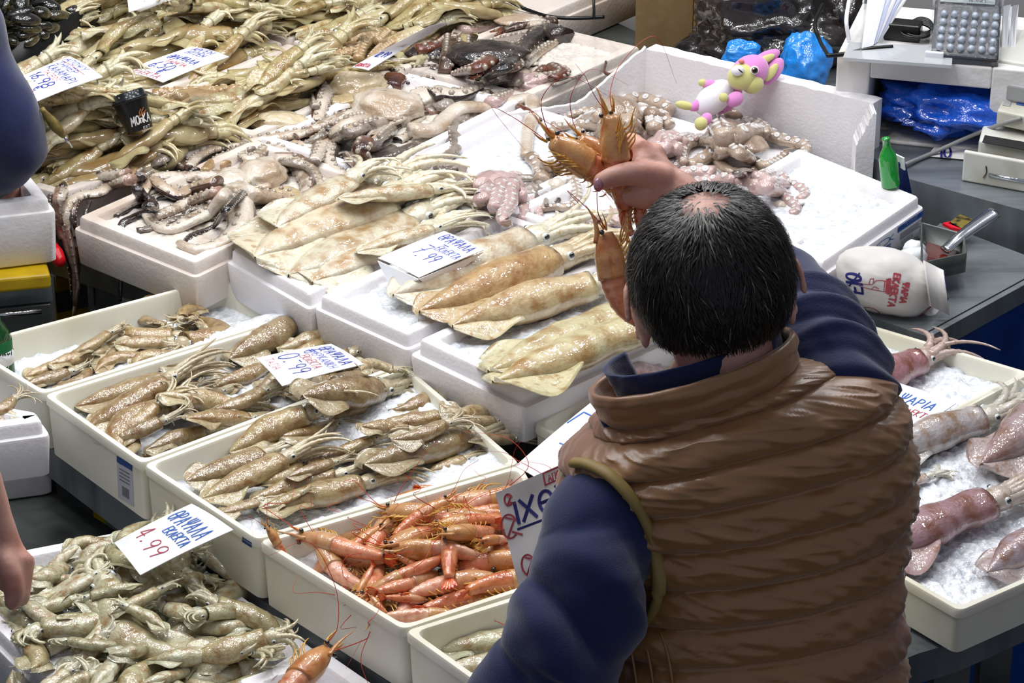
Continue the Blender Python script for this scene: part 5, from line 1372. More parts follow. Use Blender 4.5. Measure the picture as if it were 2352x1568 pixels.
# prawns held in the raised hand
def held(k, a, b, roll, label, **kw):
    return lay_prawn(HK[k], None, PD(*a), PD(*b), label, 'prawns in the raised hand', roll, z=1, **kw)
HK = PR + PRH
held(5, (1401, 252, 3.205), (1430, 500, 3.24), 2.9, 'prawn held upright in the hand, head and long feelers pointing up')
held(6, (1258, 318, 3.205), (1455, 450, 3.255), -.9, 'orange prawn sticking out to the left from the hand, black eye showing')
held(6, (1322, 312, 3.262), (1480, 430, 3.285), -1.3, 'yellowish prawn behind the two others in the raised hand')
held(7, (1388, 520, 3.205), (1432, 775, 3.22), 1.75, 'prawn dangling below the raised hand, tail curled beside the ear')
held(2, (1448, 400, 3.255), (1425, 560, 3.235), 2.2, 'red prawn tail hanging straight under the fist')
held(1, (1478, 410, 3.25), (1462, 555, 3.235), 2.0, 'orange prawn hanging under the fist beside the hair')
# ------------------------------------------------------------------ handwriting and printing
def arc(cx, cy, rx, ry, a0, a1, n=10): return [(cx + rx * math.cos(R(a0 + (a1 - a0) * i / n)), cy + ry * math.sin(R(a0 + (a1 - a0) * i / n))) for i in range(n + 1)]
GL = {
 'Α': [[(0, 0), (.35, 1), (.7, 0)], [(.12, .35), (.58, .35)]], 'Ρ': [[(0, 0), (0, 1)], [(0, 1)] + arc(.2, .75, .35, .25, 80, -80) + [(0, .5)]],
 'Θ': [arc(.35, .5, .35, .5, 0, 360, 18), [(.05, .5), (.65, .5)]], 'Ψ': [[(.35, 0), (.35, 1)], [(0, 1)] + arc(.35, .75, .35, .4, 180, 360) + [(.7, 1)]],
 'Λ': [[(0, 0), (.35, 1), (.7, 0)]], 'Ε': [[(.6, 1), (0, 1), (0, 0), (.6, 0)], [(0, .52), (.5, .52)]], 'Κ': [[(0, 0), (0, 1)], [(.6, 1), (0, .45), (.65, 0)]],
 'Τ': [[(0, 1), (.7, 1)], [(.35, 1), (.35, 0)]], 'Γ': [[(0, 0), (0, 1), (.6, 1)]], 'Υ': [[(0, 1), (.35, .5), (.7, 1)], [(.35, .5), (.35, 0)]], 'Ι': [[(.1, 0), (.1, 1)]],
 'Μ': [[(0, 0), (.05, 1), (.4, .3), (.75, 1), (.8, 0)]], 'Ν': [[(0, 0), (0, 1), (.65, 0), (.65, 1)]], 'Η': [[(0, 0), (0, 1)], [(.65, 0), (.65, 1)], [(0, .5), (.65, .5)]],
 'Σ': [[(.6, 1), (0, 1), (.35, .5), (0, 0), (.6, 0)]], 'Ο': [arc(.35, .5, .35, .5, 0, 360, 18)], 'Χ': [[(0, 0), (.65, 1)], [(0, 1), (.65, 0)]], 'Π': [[(0, 0), (0, 1), (.65, 1), (.65, 0)]],
 'Ω': [[(.0, 0), (.2, 0), (.05, .5)] + arc(.35, .62, .32, .38, 190, -10) + [(.5, 0), (.7, 0)]], 'Δ': [[(0, 0), (.35, 1), (.7, 0), (0, 0)]],
 'K': [[(0, 0), (0, 1)], [(.6, 1), (0, .45), (.65, 0)]], 'L': [[(0, 1), (0, 0), (.55, 0)]], 'C': [arc(.35, .5, .35, .5, 50, 310, 14)], 'S': [[(.6, .85), (.3, 1), (.05, .8), (.3, .55), (.6, .3), (.3, 0), (0, .15)]],
 'R': [[(0, 0), (0, 1)], [(0, 1)] + arc(.2, .75, .35, .25, 80, -80) + [(0, .5), (.6, 0)]], 'F': [[(.55, 1), (0, 1), (0, 0)], [(0, .52), (.45, .52)]], 'D': [[(0, 0), (0, 1)] + arc(.15, .5, .5, .5, 90, -90) + [(0, 0)]],
 'n': [[(0, 0), (0, .6)], [(0, .45)] + arc(.25, .4, .22, .2, 150, 0) + [(.47, 0)]], 'e': [[(0, .33), (.45, .33)] + arc(.23, .3, .23, .3, 10, 320)], 'k': [[(0, 0), (0, 1)], [(.4, .6), (0, .28), (.42, 0)]],
 '0': [arc(.3, .5, .3, .5, 0, 360, 16)], '1': [[(.05, .75), (.25, 1), (.25, 0)]], '2': [arc(.3, .72, .28, .28, 160, -30) + [(0, 0), (.6, 0)]], '4': [[(.45, 0), (.45, 1), (0, .35), (.65, .35)]], '5': [[(.55, 1), (.1, 1), (.05, .55), (.4, .55), (.55, .3), (.35, 0), (0, .08)]],
 '6': [[(.5, 1), (.1, .5)] + arc(.3, .27, .26, .27, 160, 520, 16)], '7': [[(0, 1), (.6, 1), (.2, 0)], [(.15, .5), (.5, .5)]], '8': [arc(.3, .75, .24, .25, -90, 270, 14), arc(.3, .25, .28, .25, 90, 450, 14)], '9': [arc(.3, .72, .26, .26, 0, 360, 14) + [(.56, .7), (.4, 0)]],
 '€': [arc(.4, .5, .35, .5, 45, 315, 14), [(-.05, .6), (.5, .6)], [(-.05, .42), (.45, .42)]], '.': [[(.05, 0), (.12, .06)]], '-': [[(0, .5), (.4, .5)]], ',': [[(.1, .1), (0, -.15)]], '/': [[(0, 0), (.5, 1)]], ' ': []}
GL.update({'A': GL['Α'], 'P': GL['Ρ'], 'E': GL['Ε'], 'T': GL['Τ'], 'M': GL['Μ'], 'N': GL['Ν'], 'O': GL['Ο'], 'I': GL['Ι'], 'H': GL['Η'], 'X': GL['Χ'], 'Y': GL['Υ'], 'U': [[(0, 1), (0, .3), (.3, 0), (.6, .3), (.6, 1)]], 'G': [arc(.35, .5, .35, .5, 50, 330, 14) + [(.65, .45), (.4, .45)]], 'Z': [[(0, 1), (.6, 1), (0, 0), (.6, 0)]], 'B': [[(0, 0), (0, 1)], [(0, 1)] + arc(.2, .77, .28, .23, 80, -80) + [(0, .53)] + arc(.22, .27, .33, .27, 80, -80) + [(0, 0)]]})
def text_strokes(s, x, y, h, w=None, slant=0.0, jit=0.0, seed=0, gap=.28):
    """polylines for a line of writing that starts at (x, y)"""
    rj = random.Random(seed + len(s)); out = []; cx = 0.0
    adv = [(max([p[0] for st in GL[c] for p in st] or [.35])) + gap for c in s]
    k = h if w is None else w / max(.01, sum(adv) - gap)
    for c, a in zip(s, adv):
        dy = rj.uniform(-jit, jit); sc = 1 + rj.uniform(-jit, jit)
        for st in GL[c]:
            out.append([(x + (cx + px_ + slant * py_) * k, y + (py_ * sc + dy) * h) for px_, py_ in st])
        cx += a
    return out
def ribbons(mb, strokes, fn, width, m=0, lift=.0008):
    """flat pen strokes: fn maps (u, v) to (point, normal)"""
    for st in strokes:
        pts = []
        for a, b in zip(st, st[1:]):
            d = math.hypot(b[0] - a[0], b[1] - a[1]); n = max(1, int(d / .03))
            for i in range(n): pts.append((a[0] + (b[0] - a[0]) * i / n, a[1] + (b[1] - a[1]) * i / n))
        pts.append(st[-1])
        P3 = [fn(*q) for q in pts]
        P3 = [q for q in P3 if q is not None]
        if len(P3) < 2: continue
        V = []; F = []
        for i, (p, n) in enumerate(P3):
            t = P3[min(i + 1, len(P3) - 1)][0] - P3[max(0, i - 1)][0]
            if t.length < 1e-9: t = Vector((1, 0, 0))
            s = t.cross(n).normalized() * (width / 2); e = t.normalized() * (width / 2 if i == len(P3) - 1 else -width / 2 if i == 0 else 0)
            V += [p + s + e + n * lift, p - s + e + n * lift]
        for i in range(len(P3) - 1): F.append((2 * i, 2 * i + 1, 2 * i + 3, 2 * i + 2))
        mb.add(V, F, m)
class Card:
    """a stiff card: corners bottom-left, bottom-right, top-right, top-left as (px, py, z)"""
    def __init__(s, name, c, label, bend=0.0, thick=.0012, cat='price card', group=None, rest_on=False):
        s.c = [P(*q) for q in c]; s.bend = bend
        if rest_on:      # raised until it lies on the pile under it
            for _ in range(3):
                need = max(top_at(p.x, p.y) - p.z for p in [quad_at(s.c, u, v) for u in (.1, .5, .9) for v in (.1, .5, .9)]) + .012
                c = [(q[0], q[1], q[2] + max(0, need)) for q in c]; s.c = [P(*q) for q in c]
        s.root = empty(name, s.c[0], label, cat, group)
        mb = MB(); n = 12; top = []; bot = []
        for j in range(n + 1):
            for i in range(n + 1):
                p, nn = s.at(i / n, j / n); top.append(p); bot.append(p - nn * thick)
        m = (n + 1) ** 2; F = []
        for j in range(n):
            for i in range(n):
                a = j * (n + 1) + i; F.append((a, a + 1, a + n + 2, a + n + 1)); F.append((m + a, m + a + n + 1, m + a + n + 2, m + a + 1))
        per = list(range(n + 1)) + [j * (n + 1) + n for j in range(1, n + 1)] + [n * (n + 1) + i for i in range(n - 1, -1, -1)] + [j * (n + 1) for j in range(n - 1, 0, -1)]
        for i, a in enumerate(per):
            b = per[(i + 1) % len(per)]; F.append((a, m + a, m + b, b))
        mb.add(top + bot, F); s.card = mb.build('card', M['card'], s.root)
        md = s.card.modifiers.new('edges', 'EDGE_SPLIT'); md.split_angle = R(50)
        s.w = (s.c[1] - s.c[0]).length
    def at(s, u, v):
        p = quad_at(s.c, u, v); n = (s.c[1] - s.c[0]).cross(s.c[3] - s.c[0]).normalized()
        if n.z < 0: n = -n
        return p + n * (s.bend * (math.sin(math.pi * u) + .5 * math.sin(math.pi * v))), n
    def write(s, s_, x, y, h, ink, w=None, pen=.0016, slant=.12, jit=.06, name='lettering', seed=1):
        mb = MB(); ribbons(mb, text_strokes(s_, x, y, h, w, slant, jit, seed), s.at, pen)
        return mb.build(name, M[ink], s.root, False)
    def strokes(s, st, ink, pen=.0016, name='pen_mark'):
        mb = MB(); ribbons(mb, st, s.at, pen); return mb.build(name, M[ink], s.root, False)
G = 'handwritten price cards'
c = Card('price_card', [(262, 1246, .955), (322, 1320, .955), (536, 1216, 1.0), (440, 1156, 1.0)], 'white price card reading 4.99 on the heap of small squid', .004, rest_on=True, group=G)
c.write('ΘΡΑΨΑΛΑ', .08, .66, .20, 'ink_cyan', .80); c.write('ΕΚΛΕΚΤΑ', .36, .49, .12, 'ink_cyan', .52); c.write('4', .10, .22, .22, 'ink_red'); c.write('.', .32, .22, .2, 'ink_red'); c.write('99', .46, .20, .20, 'ink_red', .34)
c = Card('price_card', [(588, 822, 1.03), (648, 886, 1.03), (836, 836, 1.045), (760, 789, 1.045)], 'white price card reading 0.99 in the tray of brownish squid', .003, group=G)
c.write('ΘΡΑΨΑΛΑ', .12, .78, .15, 'ink_blue', .76, .0014); c.write('ΑΜΕΡΙΚΑΝΙΚΗ', .16, .62, .11, 'ink_blue', .74, .0009); c.write('ΕΚΛΕΚΤΑ', .3, .47, .11, 'ink_red', .5, .001); c.write('€', .12, .56, .2, 'ink_blue', None, .0013); c.write('0.', .12, .24, .26, 'ink_blue', None, .0015); c.write('-', .42, .3, .2, 'ink_blue', None, .0014); c.write('99', .55, .22, .22, 'ink_blue', .25, .0014); c.write('ΤΑΞΙΑ'.replace('Ξ', 'Ζ').replace('Ζ', 'Σ'), .14, .06, .1, 'ink_red', .4, .0007)
c = Card('price_card', [(28, 186, 1.13), (76, 236, 1.13), (236, 176, 1.15), (160, 129, 1.15)], 'white price card reading 16.98 in front of the yellowish squid, leftmost', .004, rest_on=True, group=G)
c.write('ΑΠΟΨΥ', .08, .86, .1, 'ink_blue', .6, .0012); c.write('ΣΗΜΕΡ', .1, .72, .1, 'ink_blue', .55, .0012); c.write('ΚΑΛΑΜΑΡΙ', .1, .56, .13, 'ink_blue', .78, .0014); c.write('ΤΑΣΕΩΣ', .2, .44, .09, 'ink_red', .5, .001); c.write('16.98', .12, .24, .18, 'ink_blue', .62, .002); c.write('€', .62, .12, .12, 'ink_blue'); c.write('ΕΚΛΕΚΤΟ', .12, .02, .09, 'ink_red', .6, .0012); c.strokes([[(.05, .84), (.8, .83)]], 'ink_red', .0008)
c = Card('price_card', [(281, 165, 1.16), (374, 189, 1.16), (526, 130, 1.185), (440, 107, 1.185)], 'white price card reading 6.50 between the yellowish squid, behind the cup', .004, rest_on=True, group=G)
c.write('ΑΡΓΕΝ', .2, .88, .09, 'ink_blue', .5, .0012); c.write('ΗΤΤΕΝ', .25, .76, .09, 'ink_blue', .45, .0012); c.write('ΘΡΑΨΑΛΑ', .15, .55, .12, 'ink_blue', .7, .0014); c.write('ΤΑΜΠΑ', .3, .43, .08, 'ink_red', .5, .0011); c.write('6.50', .2, .24, .17, 'ink_blue', .5, .0017); c.write('€', .6, .12, .12, 'ink_blue'); c.write('ΕΚΛΕΚΤΑ', .1, .02, .09, 'ink_red', .7, .0011)
c = Card('price_card', [(806, 155, 1.11), (846, 161, 1.11), (1030, 52, 1.125), (985, 60, 1.16)], 'narrow looking price card seen edge-on in front of the dark octopus', .002, group=G)
c.write('ΧΤΑΠΟΔΙ', .15, .66, .07, 'ink_blue', .75, .0012); c.write('ΤΑΣΕΩΣ', .2, .46, .06, 'ink_red', .7, .0011); c.write('12.99', .2, .24, .1, 'ink_blue', .6, .0014); c.write('ΕΚΛΕΚΤΑ', .1, .03, .06, 'ink_red', .7, .0012)
c = Card('price_card', [(296, 28, 1.12), (326, 25, 1.12), (452, -20, 1.15), (290, -20, 1.15)], 'white price card cut off by the top edge of the photo', .004, rest_on=True, group=G)
c = Card('price_card', [(1183, 1070, 1.03), (1262, 1118, 1.03), (1478, 985, 1.075), (1362, 920, 1.075)], 'white price card with blue letters tucked behind the vest collar', .003, group=G)
c.write('ΓΑΡ', .03, .66, .19, 'ink_cyan', .92, .0024, seed=4); c.strokes([[(.30, .42), (.62, .44)], [(.62, .5), (.46, .36)]], 'ink_cyan', .002); c.strokes([[(.03, .0), (.03, .06), (.9, .06)]], 'ink_red', .0008)
c = Card('price_card', [(1960, 960, 1.02), (2100, 992, 1.02), (2196, 926, 1.03), (2040, 872, 1.03)], 'white price card with blue and red words right of the vest', .002, group=G)
c.write('ΨΑΡΙΑ', .35, .60, .2, 'ink_cyan', .5, .0018); c.write('ΕΚΛΕΚΤΑ', .45, .36, .14, 'ink_red', .5, .0014); c.strokes([[(.6, .2), (.7, .26), (.82, .18)]], 'ink_cyan', .0014)
# the folded card
c = Card('price_card', [(868, 592, 1.10), (962, 637, 1.10), (1112, 573, 1.125), (1020, 530, 1.125)], 'folded white card reading 7.99 standing over the big squid', .002, group=G)
c.write('ΘΡΑΨΑΛΑ', .16, .80, .16, 'ink_blue', .74, .0014); c.write('ΕΚΛΕΚΤΑ', .45, .58, .12, 'ink_blue', .5, .0011); c.write('7', .24, .34, .25, 'ink_blue', None, .0013); c.write('-', .42, .56, .3, 'ink_blue', None, .0013); c.write('.', .4, .3, .2, 'ink_blue'); c.write('99', .55, .32, .2, 'ink_blue', .22, .0014)
mb = MB()
for q in ([(868, 598, 1.098), (962, 640, 1.098), (966, 664, 1.066), (900, 664, 1.066)], [(962, 640, 1.098), (1112, 577, 1.12), (994, 666, 1.068), (942, 634, 1.08)]):
    slab(mb, [P(*x) for x in q], .0012)
mb.build('fold_flap', M['card'], c.root, False)
mb = MB(); ribbons(mb, text_strokes('ΚΨ', 0, 0, 1, None, 0, 0), lambda u, v: (P(903 + u * 9, 664 - v * 14, 1.068) - FWD * .004, -FWD), .0008); mb.build('printed_mark', M['ink_red'], c.root, False)

# ------------------------------------------------------------------ printed wrapping paper held under the arm
paper_m = mat('printed_wrapping_paper', '#d8d6d2', .6, col2='#c9c6c2', scale=5, bump=.06, bscale=14)
print_blue = mat('printed_navy_ink', '#22276b', .5); print_red = mat('printed_red_ink', '#a5424a', .5)
def lumpy(px, D, bow, seed, n=26):
    def at(u, v):
        x = (px[0][0] * (1 - u) + px[1][0] * u) * (1 - v) + (px[3][0] * (1 - u) + px[2][0] * u) * v
        y = (px[0][1] * (1 - u) + px[1][1] * u) * (1 - v) + (px[3][1] * (1 - u) + px[2][1] * u) * v
        d = (D[0] * (1 - u) + D[1] * u) * (1 - v) + (D[3] * (1 - u) + D[2] * u) * v
        p = PD(x, y, d + bow * math.sin(math.pi * u) + .006 * noise.noise(Vector((u * 3, v * 3, seed))))
        return p, -FWD
    V = []; F = []
    for j in range(n + 1):
        for i in range(n + 1): V.append(at(i / n, j / n)[0])
    m = len(V); V += [v + FWD * .0008 for v in V]
    for j in range(n):
        for i in range(n):
            a = j * (n + 1) + i; F.append((a, a + 1, a + n + 2, a + n + 1)); F.append((m + a, m + a + n + 1, m + a + n + 2, m + a + 1))
    return MB().add(V, F), at
mb, at = lumpy([(1205, 1400), (1480, 1330), (1440, 1000), (1138, 1132)], [3.235, 3.235, 3.27, 3.26], -.015, 3)
pp = empty('wrapping_paper', PD(1205, 1400, 3.24), 'sheet of printed fishmonger wrapping paper held in the left hand of the seller', 'wrapping paper')
mb.build('sheet', paper_m, pp)
def pr(st, ink, pen, name='lettering', at=at, parent=pp):
    b = MB(); ribbons(b, st, at, pen); b.build(name, ink, parent, False)
pr(text_strokes('ΙΧΘΥΟΠΩΛ', .10, .70, .16, 1.0, 0, 0), print_blue, .0042); pr([[(.10, .65), (.9, .65)]], print_blue, .003, 'printed_line')
for (x, y, s) in ((-.02, .60, .15), (.30, .42, .12), (.06, .26, .13), (.05, .86, .07)):
    pr([[(x + s * a, y + s * b * 1.3) for a, b in arc(.4, .5, .4, .5, 20, 300, 14)], [(x + s * .2, y + s * .1), (x + s * .7, y + s * .9), (x + s * .3, y + s * 1.2)], [(x + s * .5, y + s * .3), (x + s * .9, y)]], print_red, .0024, 'printed_fish')
pr([[(.36, .90), (.36, .99), (.8, .99), (.8, .90), (.36, .90)]], print_red, .002, 'printed_frame'); pr(text_strokes('ΑΠΟ ΤΗΝ ΑΓΟΡΑ', .39, .915, .05, .38, 0, 0), print_red, .0016)
# ------------------------------------------------------------------ things among the trays
def at_z(px, py, z): return P(px, py, z)
def tilted(name, label, cat, base, axis): return empty(name, base, label, cat)
# coffee cup standing crooked in the squid
zt = max(top_at(*P(x, y, 1.09).xy) for x in (290, 322, 345) for y in (285, 300)); c0 = P(322, 300, max(1.075, min(1.13, zt - .02))); ax = (UPV * .93 + RGT * -.30 - FWD * .12).normalized(); s = (c0 - EYE).dot(FWD) / FPX
cup = empty('coffee_cup', c0, 'black paper coffee cup with a lid leaning among the squid', 'cup')
mb = MB(); lathe(mb, [(0, 0), (30 * s, 0), (31 * s, 2 * s), (40 * s, 72 * s), (40.5 * s, 74 * s), (38 * s, 74 * s), (29 * s, 5 * s), (0, 5 * s)], c0, ax, 36)
cupb = mb.bvh(); mb.build('cup_body', M['black'], cup)
mb = MB(); lathe(mb, [(41 * s, 70 * s), (43 * s, 70 * s), (43.5 * s, 75 * s), (42 * s, 77 * s), (39 * s, 78 * s), (37.5 * s, 90 * s), (35 * s, 93 * s), (32 * s, 92 * s), (30 * s, 86 * s), (0, 85 * s)], c0, ax, 36); mb.build('lid', mat('glossy_black_lid', '#10181c', .2), cup)
def decal(bv, strokes, x0, y0, ux, uy, vx, vy, pen, ink, parent, name='lettering', lift=.0007):
    """prints strokes on a surface: (u, v) runs along the given picture directions"""
    def fn(u, v):
        d = ray(x0 + u * ux + v * vx, y0 + u * uy + v * vy).normalized(); h = bv.ray_cast(EYE, d)
        if h[0] is None: return None
        n = h[1] if h[1].dot(d) < 0 else -h[1]
        return h[0], n
    b = MB(); ribbons(b, strokes, fn, pen, 0, lift)
    return b.build(name, ink, parent, False) if b.v else None
white_ink = mat('white_print', '#d8d8d6', .5); gold_ink = mat('copper_print', '#8a5a30', .4)
decal(cupb, text_strokes('MO', 0, 0, 1, .44, 0, 0) + text_strokes('n', .50, .1, .8, .12, 0, 0) + text_strokes('KA', .67, 0, 1, .34, 0, 0), 304, 290, 40, -14, -4, -19, .0022, white_ink, cup)
decal(cupb, [[(0, 0), (.5, .1), (1, .5)], [(.2, 0), (.15, .5), (.35, .9)], [(.4, .1), (.45, .5), (.7, 1)], [(.1, -.1), (.8, .1)]], 318, 266, 18, -7, -2, -14, .0022, gold_ink, cup, 'printed_leaf')
decal(cupb, text_strokes('EST', 0, 0, 1, 1, 0, 0), 330, 296, 14, -6, -1, -5, .0007, white_ink, cup)
# knife handle
k0 = P(160, 330, max(1.10, top_at(*P(160, 330, 1.10).xy) - .005))
k1 = None; kn = empty('knife', k0, 'knife with a worn olive wooden handle stuck in the squid', 'knife')
mb = MB(); k1 = PD(96, 250, (k0 - EYE).dot(FWD) - .05); dv = (k1 - k0)
tube(mb, [k0 + dv * (.22 + .78 * i / 12) for i in range(13)], lambda t: .0075 + .0035 * math.sin(t * 5.2 - .4) + .002 * t, 12, .8); mb.build('handle', mat('worn_wood', '#7a6a32', .6, col2='#5c4c22', scale=60), kn)
mb = MB(); tube(mb, [k0 - dv * .1, k0 + dv * .24], .0022, 8); mb.build('blade', M['chrome'], kn)
# beer bottle at the left edge
b0 = P(-2, 866, .955); s = (b0 - EYE).dot(FWD) / FPX
glass_g = mat('green_bottle_glass', '#0c4a1c', .08, trans=.25, coat=.5)
glass_b = mat('bright_green_bottle_glass', '#149a34', .08, trans=.2, coat=.5)
def bottle(b0, s, label, h=180, r=36, ax=Vector((0, 0, 1)), gm=None):
    o = empty('beer_bottle', b0, label, 'bottle')
    mb = MB(); lathe(mb, [(0, 0), (r * s, 0), (r * s * 1.02, 4 * s), (r * s * 1.02, h * .56 * s), (r * .86 * s, h * .66 * s), (r * .45 * s, h * .8 * s), (r * .38 * s, h * .96 * s), (r * .44 * s, h * .965 * s), (r * .44 * s, h * s), (r * .3 * s, h * s), (0, h * .95 * s)], b0, ax, 36)
    bv = mb.bvh(); mb.build('glass', gm or glass_g, o); return o, bv
o, bv = bottle(b0, s, 'green beer bottle with a red star label at the left edge')
mb = MB(); lathe(mb, [(36.9 * s, 12 * s), (37.2 * s, 12.2 * s), (37.2 * s, 100 * s), (36.9 * s, 100.2 * s)], b0, Vector((0, 0, 1)), 40); lab = mb.build('label_sleeve', mat('bottle_label_green', '#0d5a2c', .4), o); lv = mb.bvh()
mb = MB(); lathe(mb, [(37.3 * s, 40 * s), (37.5 * s, 40 * s), (37.5 * s, 74 * s), (37.3 * s, 74 * s)], b0, Vector((0, 0, 1)), 40); mb.build('label_band', M['card'], o); lv2 = mb.bvh()
decal(lv2, text_strokes('neken', 0, 0, 1, 1, 0, 0), -14, 818, 46, -6, 1, -20, .0028, mat('label_dark_green', '#0b3a1c', .5), o)
decal(lv2, [[(.5, 1), (.2, .0), (1, .6), (0, .6), (.8, .0), (.5, 1)], [(.5, .8), (.35, .3)], [(.5, .8), (.65, .3)], [(.3, .5), (.7, .5)]], -3, 800, 13, -2, 0, -14, .0022, M['red'], o, 'red_star')
decal(lv, text_strokes('ORIGINAL', 0, 0, 1, 1, 0, 0), -10, 765, 34, -4, 0, -8, .0012, white_ink, o)
decal(lv, [arc(.5, .5, .5, .5, 0, 360, 20)], -24, 855, 44, 0, 0, -34, .0014, white_ink, o, 'label_oval')
# plush rabbit sitting on the octopus
pk = mat('pink_plush', '#d889c8', .9, sheen=.6, bump=.1, bscale=400); pyel = mat('yellow_plush', '#c9c680', .9, sheen=.6, bump=.1, bscale=400); pwh = mat('white_plush', '#e6e4ea', .9, sheen=.6, bump=.1, bscale=400)
rb0 = P(1650, 300, 1.09); DR = (P(1660, 262, 1.10) - EYE).dot(FWD); s = DR / FPX
rab = empty('plush_rabbit', rb0, 'pink, yellow and white plush rabbit lying against the tall box wall', 'plush toy')
def XY(x, y, d=0.0): return PD(x, y, DR + d)
def ell(name, x, y, rx, ry, rot, m, d=0.0, rz=None, parent=rab, fn=None):
    a = R(rot); u = RGT * math.cos(a) + UPV * math.sin(a); v = UPV * math.cos(a) - RGT * math.sin(a); b = MB()
    ellipsoid(b, XY(x, y, d), (u * rx * s, v * ry * s, FWD * (rz or min(rx, ry)) * s), 26, 16, 0, fn); return b.build(name, m, parent)
ell('body', 1640, 225, 52, 34, 42, pwh, 0); ell('back', 1668, 222, 46, 30, 50, pk, .018, 28)
hd = ell('head', 1722, 165, 46, 38, 30, pk, -.012, 36)
ell('muzzle', 1704, 176, 34, 31, 20, pyel, -.030, 24, hd); ell('cheek', 1728, 192, 26, 24, 0, pyel, -.022, 24, hd); ell('snout', 1694, 162, 15, 12, 10, pwh, -.052, 10, hd); ell('nose', 1703, 141, 7, 5, -10, mat('orange_nose', '#d9827a', .6), -.040, 5, hd)
ell('mouth', 1701, 163, 7, 1.6, -40, M['black'], -.066, 1.5, hd)
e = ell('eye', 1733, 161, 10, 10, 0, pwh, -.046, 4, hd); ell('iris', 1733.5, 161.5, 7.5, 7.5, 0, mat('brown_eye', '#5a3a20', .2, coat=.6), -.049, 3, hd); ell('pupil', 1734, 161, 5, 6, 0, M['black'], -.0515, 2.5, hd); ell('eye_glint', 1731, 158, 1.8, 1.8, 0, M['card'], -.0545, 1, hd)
ear = ell('ear', 1759, 133, 36, 15, 26, pk, .0, 9); ell('inner_ear', 1757, 137, 25, 9, 26, pyel, -.010, 5, ear)
ear = ell('ear', 1776, 164, 36, 18, 56, pk, -.004, 9); ell('inner_ear', 1772, 166, 24, 10, 56, pyel, -.014, 5, ear)
arm = ell('arm', 1632, 195, 22, 12, -8, pk, -.006, 12); ell('paw', 1613, 190, 10, 9, 0, pyel, -.008, 9, arm)
arm = ell('arm', 1688, 228, 21, 17, 30, pk, -.034, 15); ell('paw', 1662, 224, 11, 11, 0, pyel, -.042, 10, arm)
leg = ell('leg', 1606, 240, 26, 13, 25, pk, -.006, 13); ell('foot', 1572, 242, 22, 10, -12, pyel, -.008, 10, leg)
leg = ell('leg', 1622, 274, 16, 13, 60, pk, -.036, 13); ell('foot', 1610, 284, 16, 15, 60, pyel, -.044, 14, leg)
# green bottle and packet leaning behind the broken box
p0 = P(2046, 425, 1.075); o, bv = bottle(p0, (p0 - EYE).dot(FWD) / FPX * .62, 'open green bottle standing behind the broken printed box', 190, 34, Vector((-.16, 0, 1)).normalized(), glass_b)
pk_ = empty('packet', P(2075, 435, 1.07), 'blue and white packet beside the green bottle', 'packet')
mb = MB(); slab(mb, [P(2060, 372, 1.11), P(2080, 372, 1.11), P(2094, 440, 1.04), P(2066, 444, 1.04)], .004); mb.build('carton', mat('packet_blue', '#1c3478', .5), pk_, False)
mb = MB(); slab(mb, [P(2052, 350, 1.125), P(2078, 362, 1.125), P(2080, 390, 1.10), P(2060, 376, 1.10)], .003); mb.build('flap', M['card'], pk_, False)
# printing on the broken box side
p_blue = mat('faded_blue_print', '#4a6cae', .6); g_print = mat('grey_label_print', '#6a6e76', .6)
R3o = [o for o in bpy.data.objects if o.get('label') == 'broken polystyrene box with blue printing on its side'][0]
rv = BVHTree.FromPolygons([v.co.copy() for v in R3o.data.vertices], [tuple(f.vertices) for f in R3o.data.polygons])
rv_n = None
dx, dy = 225, -152        # along the box side in the picture
def side(st, u0, v0, w, h, pen, ink, name='lettering'):
    decal(rv, st, 1904 + u0 * dx + v0 * 2, 672 + u0 * dy + v0 * -44, w * dx, w * dy, h * 2, h * -44, pen, ink, R3o, name)
side(text_strokes('ALPOTHE IL', 0, 0, 1, 1, 0, 0), .02, .18, .48, .40, .0022, p_blue); side(text_strokes('ΑΤΟΡΟΣ', 0, 0, 1, 1, 0, 0), .14, -.18, .36, .26, .0016, p_blue)
side([[(0, k / 4), (1, k / 4)] for k in range(5)], .46, -.1, .16, .5, .0032, p_blue, 'printed_flag'); side([arc(.5, .5, .5, .5, 0, 360, 16), [(.9, .5), (1.2, .9)], [(.9, .5), (1.2, .1)], [(.3, .6), (.34, .64)]], .46, .52, .16, .34, .0016, p_blue, 'printed_fish')
side([[(0, .1 * k), (1, .1 * k)] for k in range(4)], .70, .80, .27, .5, .0060, mat('label_blue', '#2c62b8', .5), 'label_band'); side(text_strokes('OCEANS', 0, 0, 1, 1, 0, 0), .76, .84, .13, .16, .0012, white_ink)
side([[(0, k / 5), (.9 - .1 * (k % 2), k / 5)] for k in range(5)], .72, .28, .24, .36, .0012, g_print, 'label_text'); side([[(k / 9, 0), (k / 9, 1)] for k in range(10)], .74, -.02, .11, .22, .0010, g_print, 'barcode')
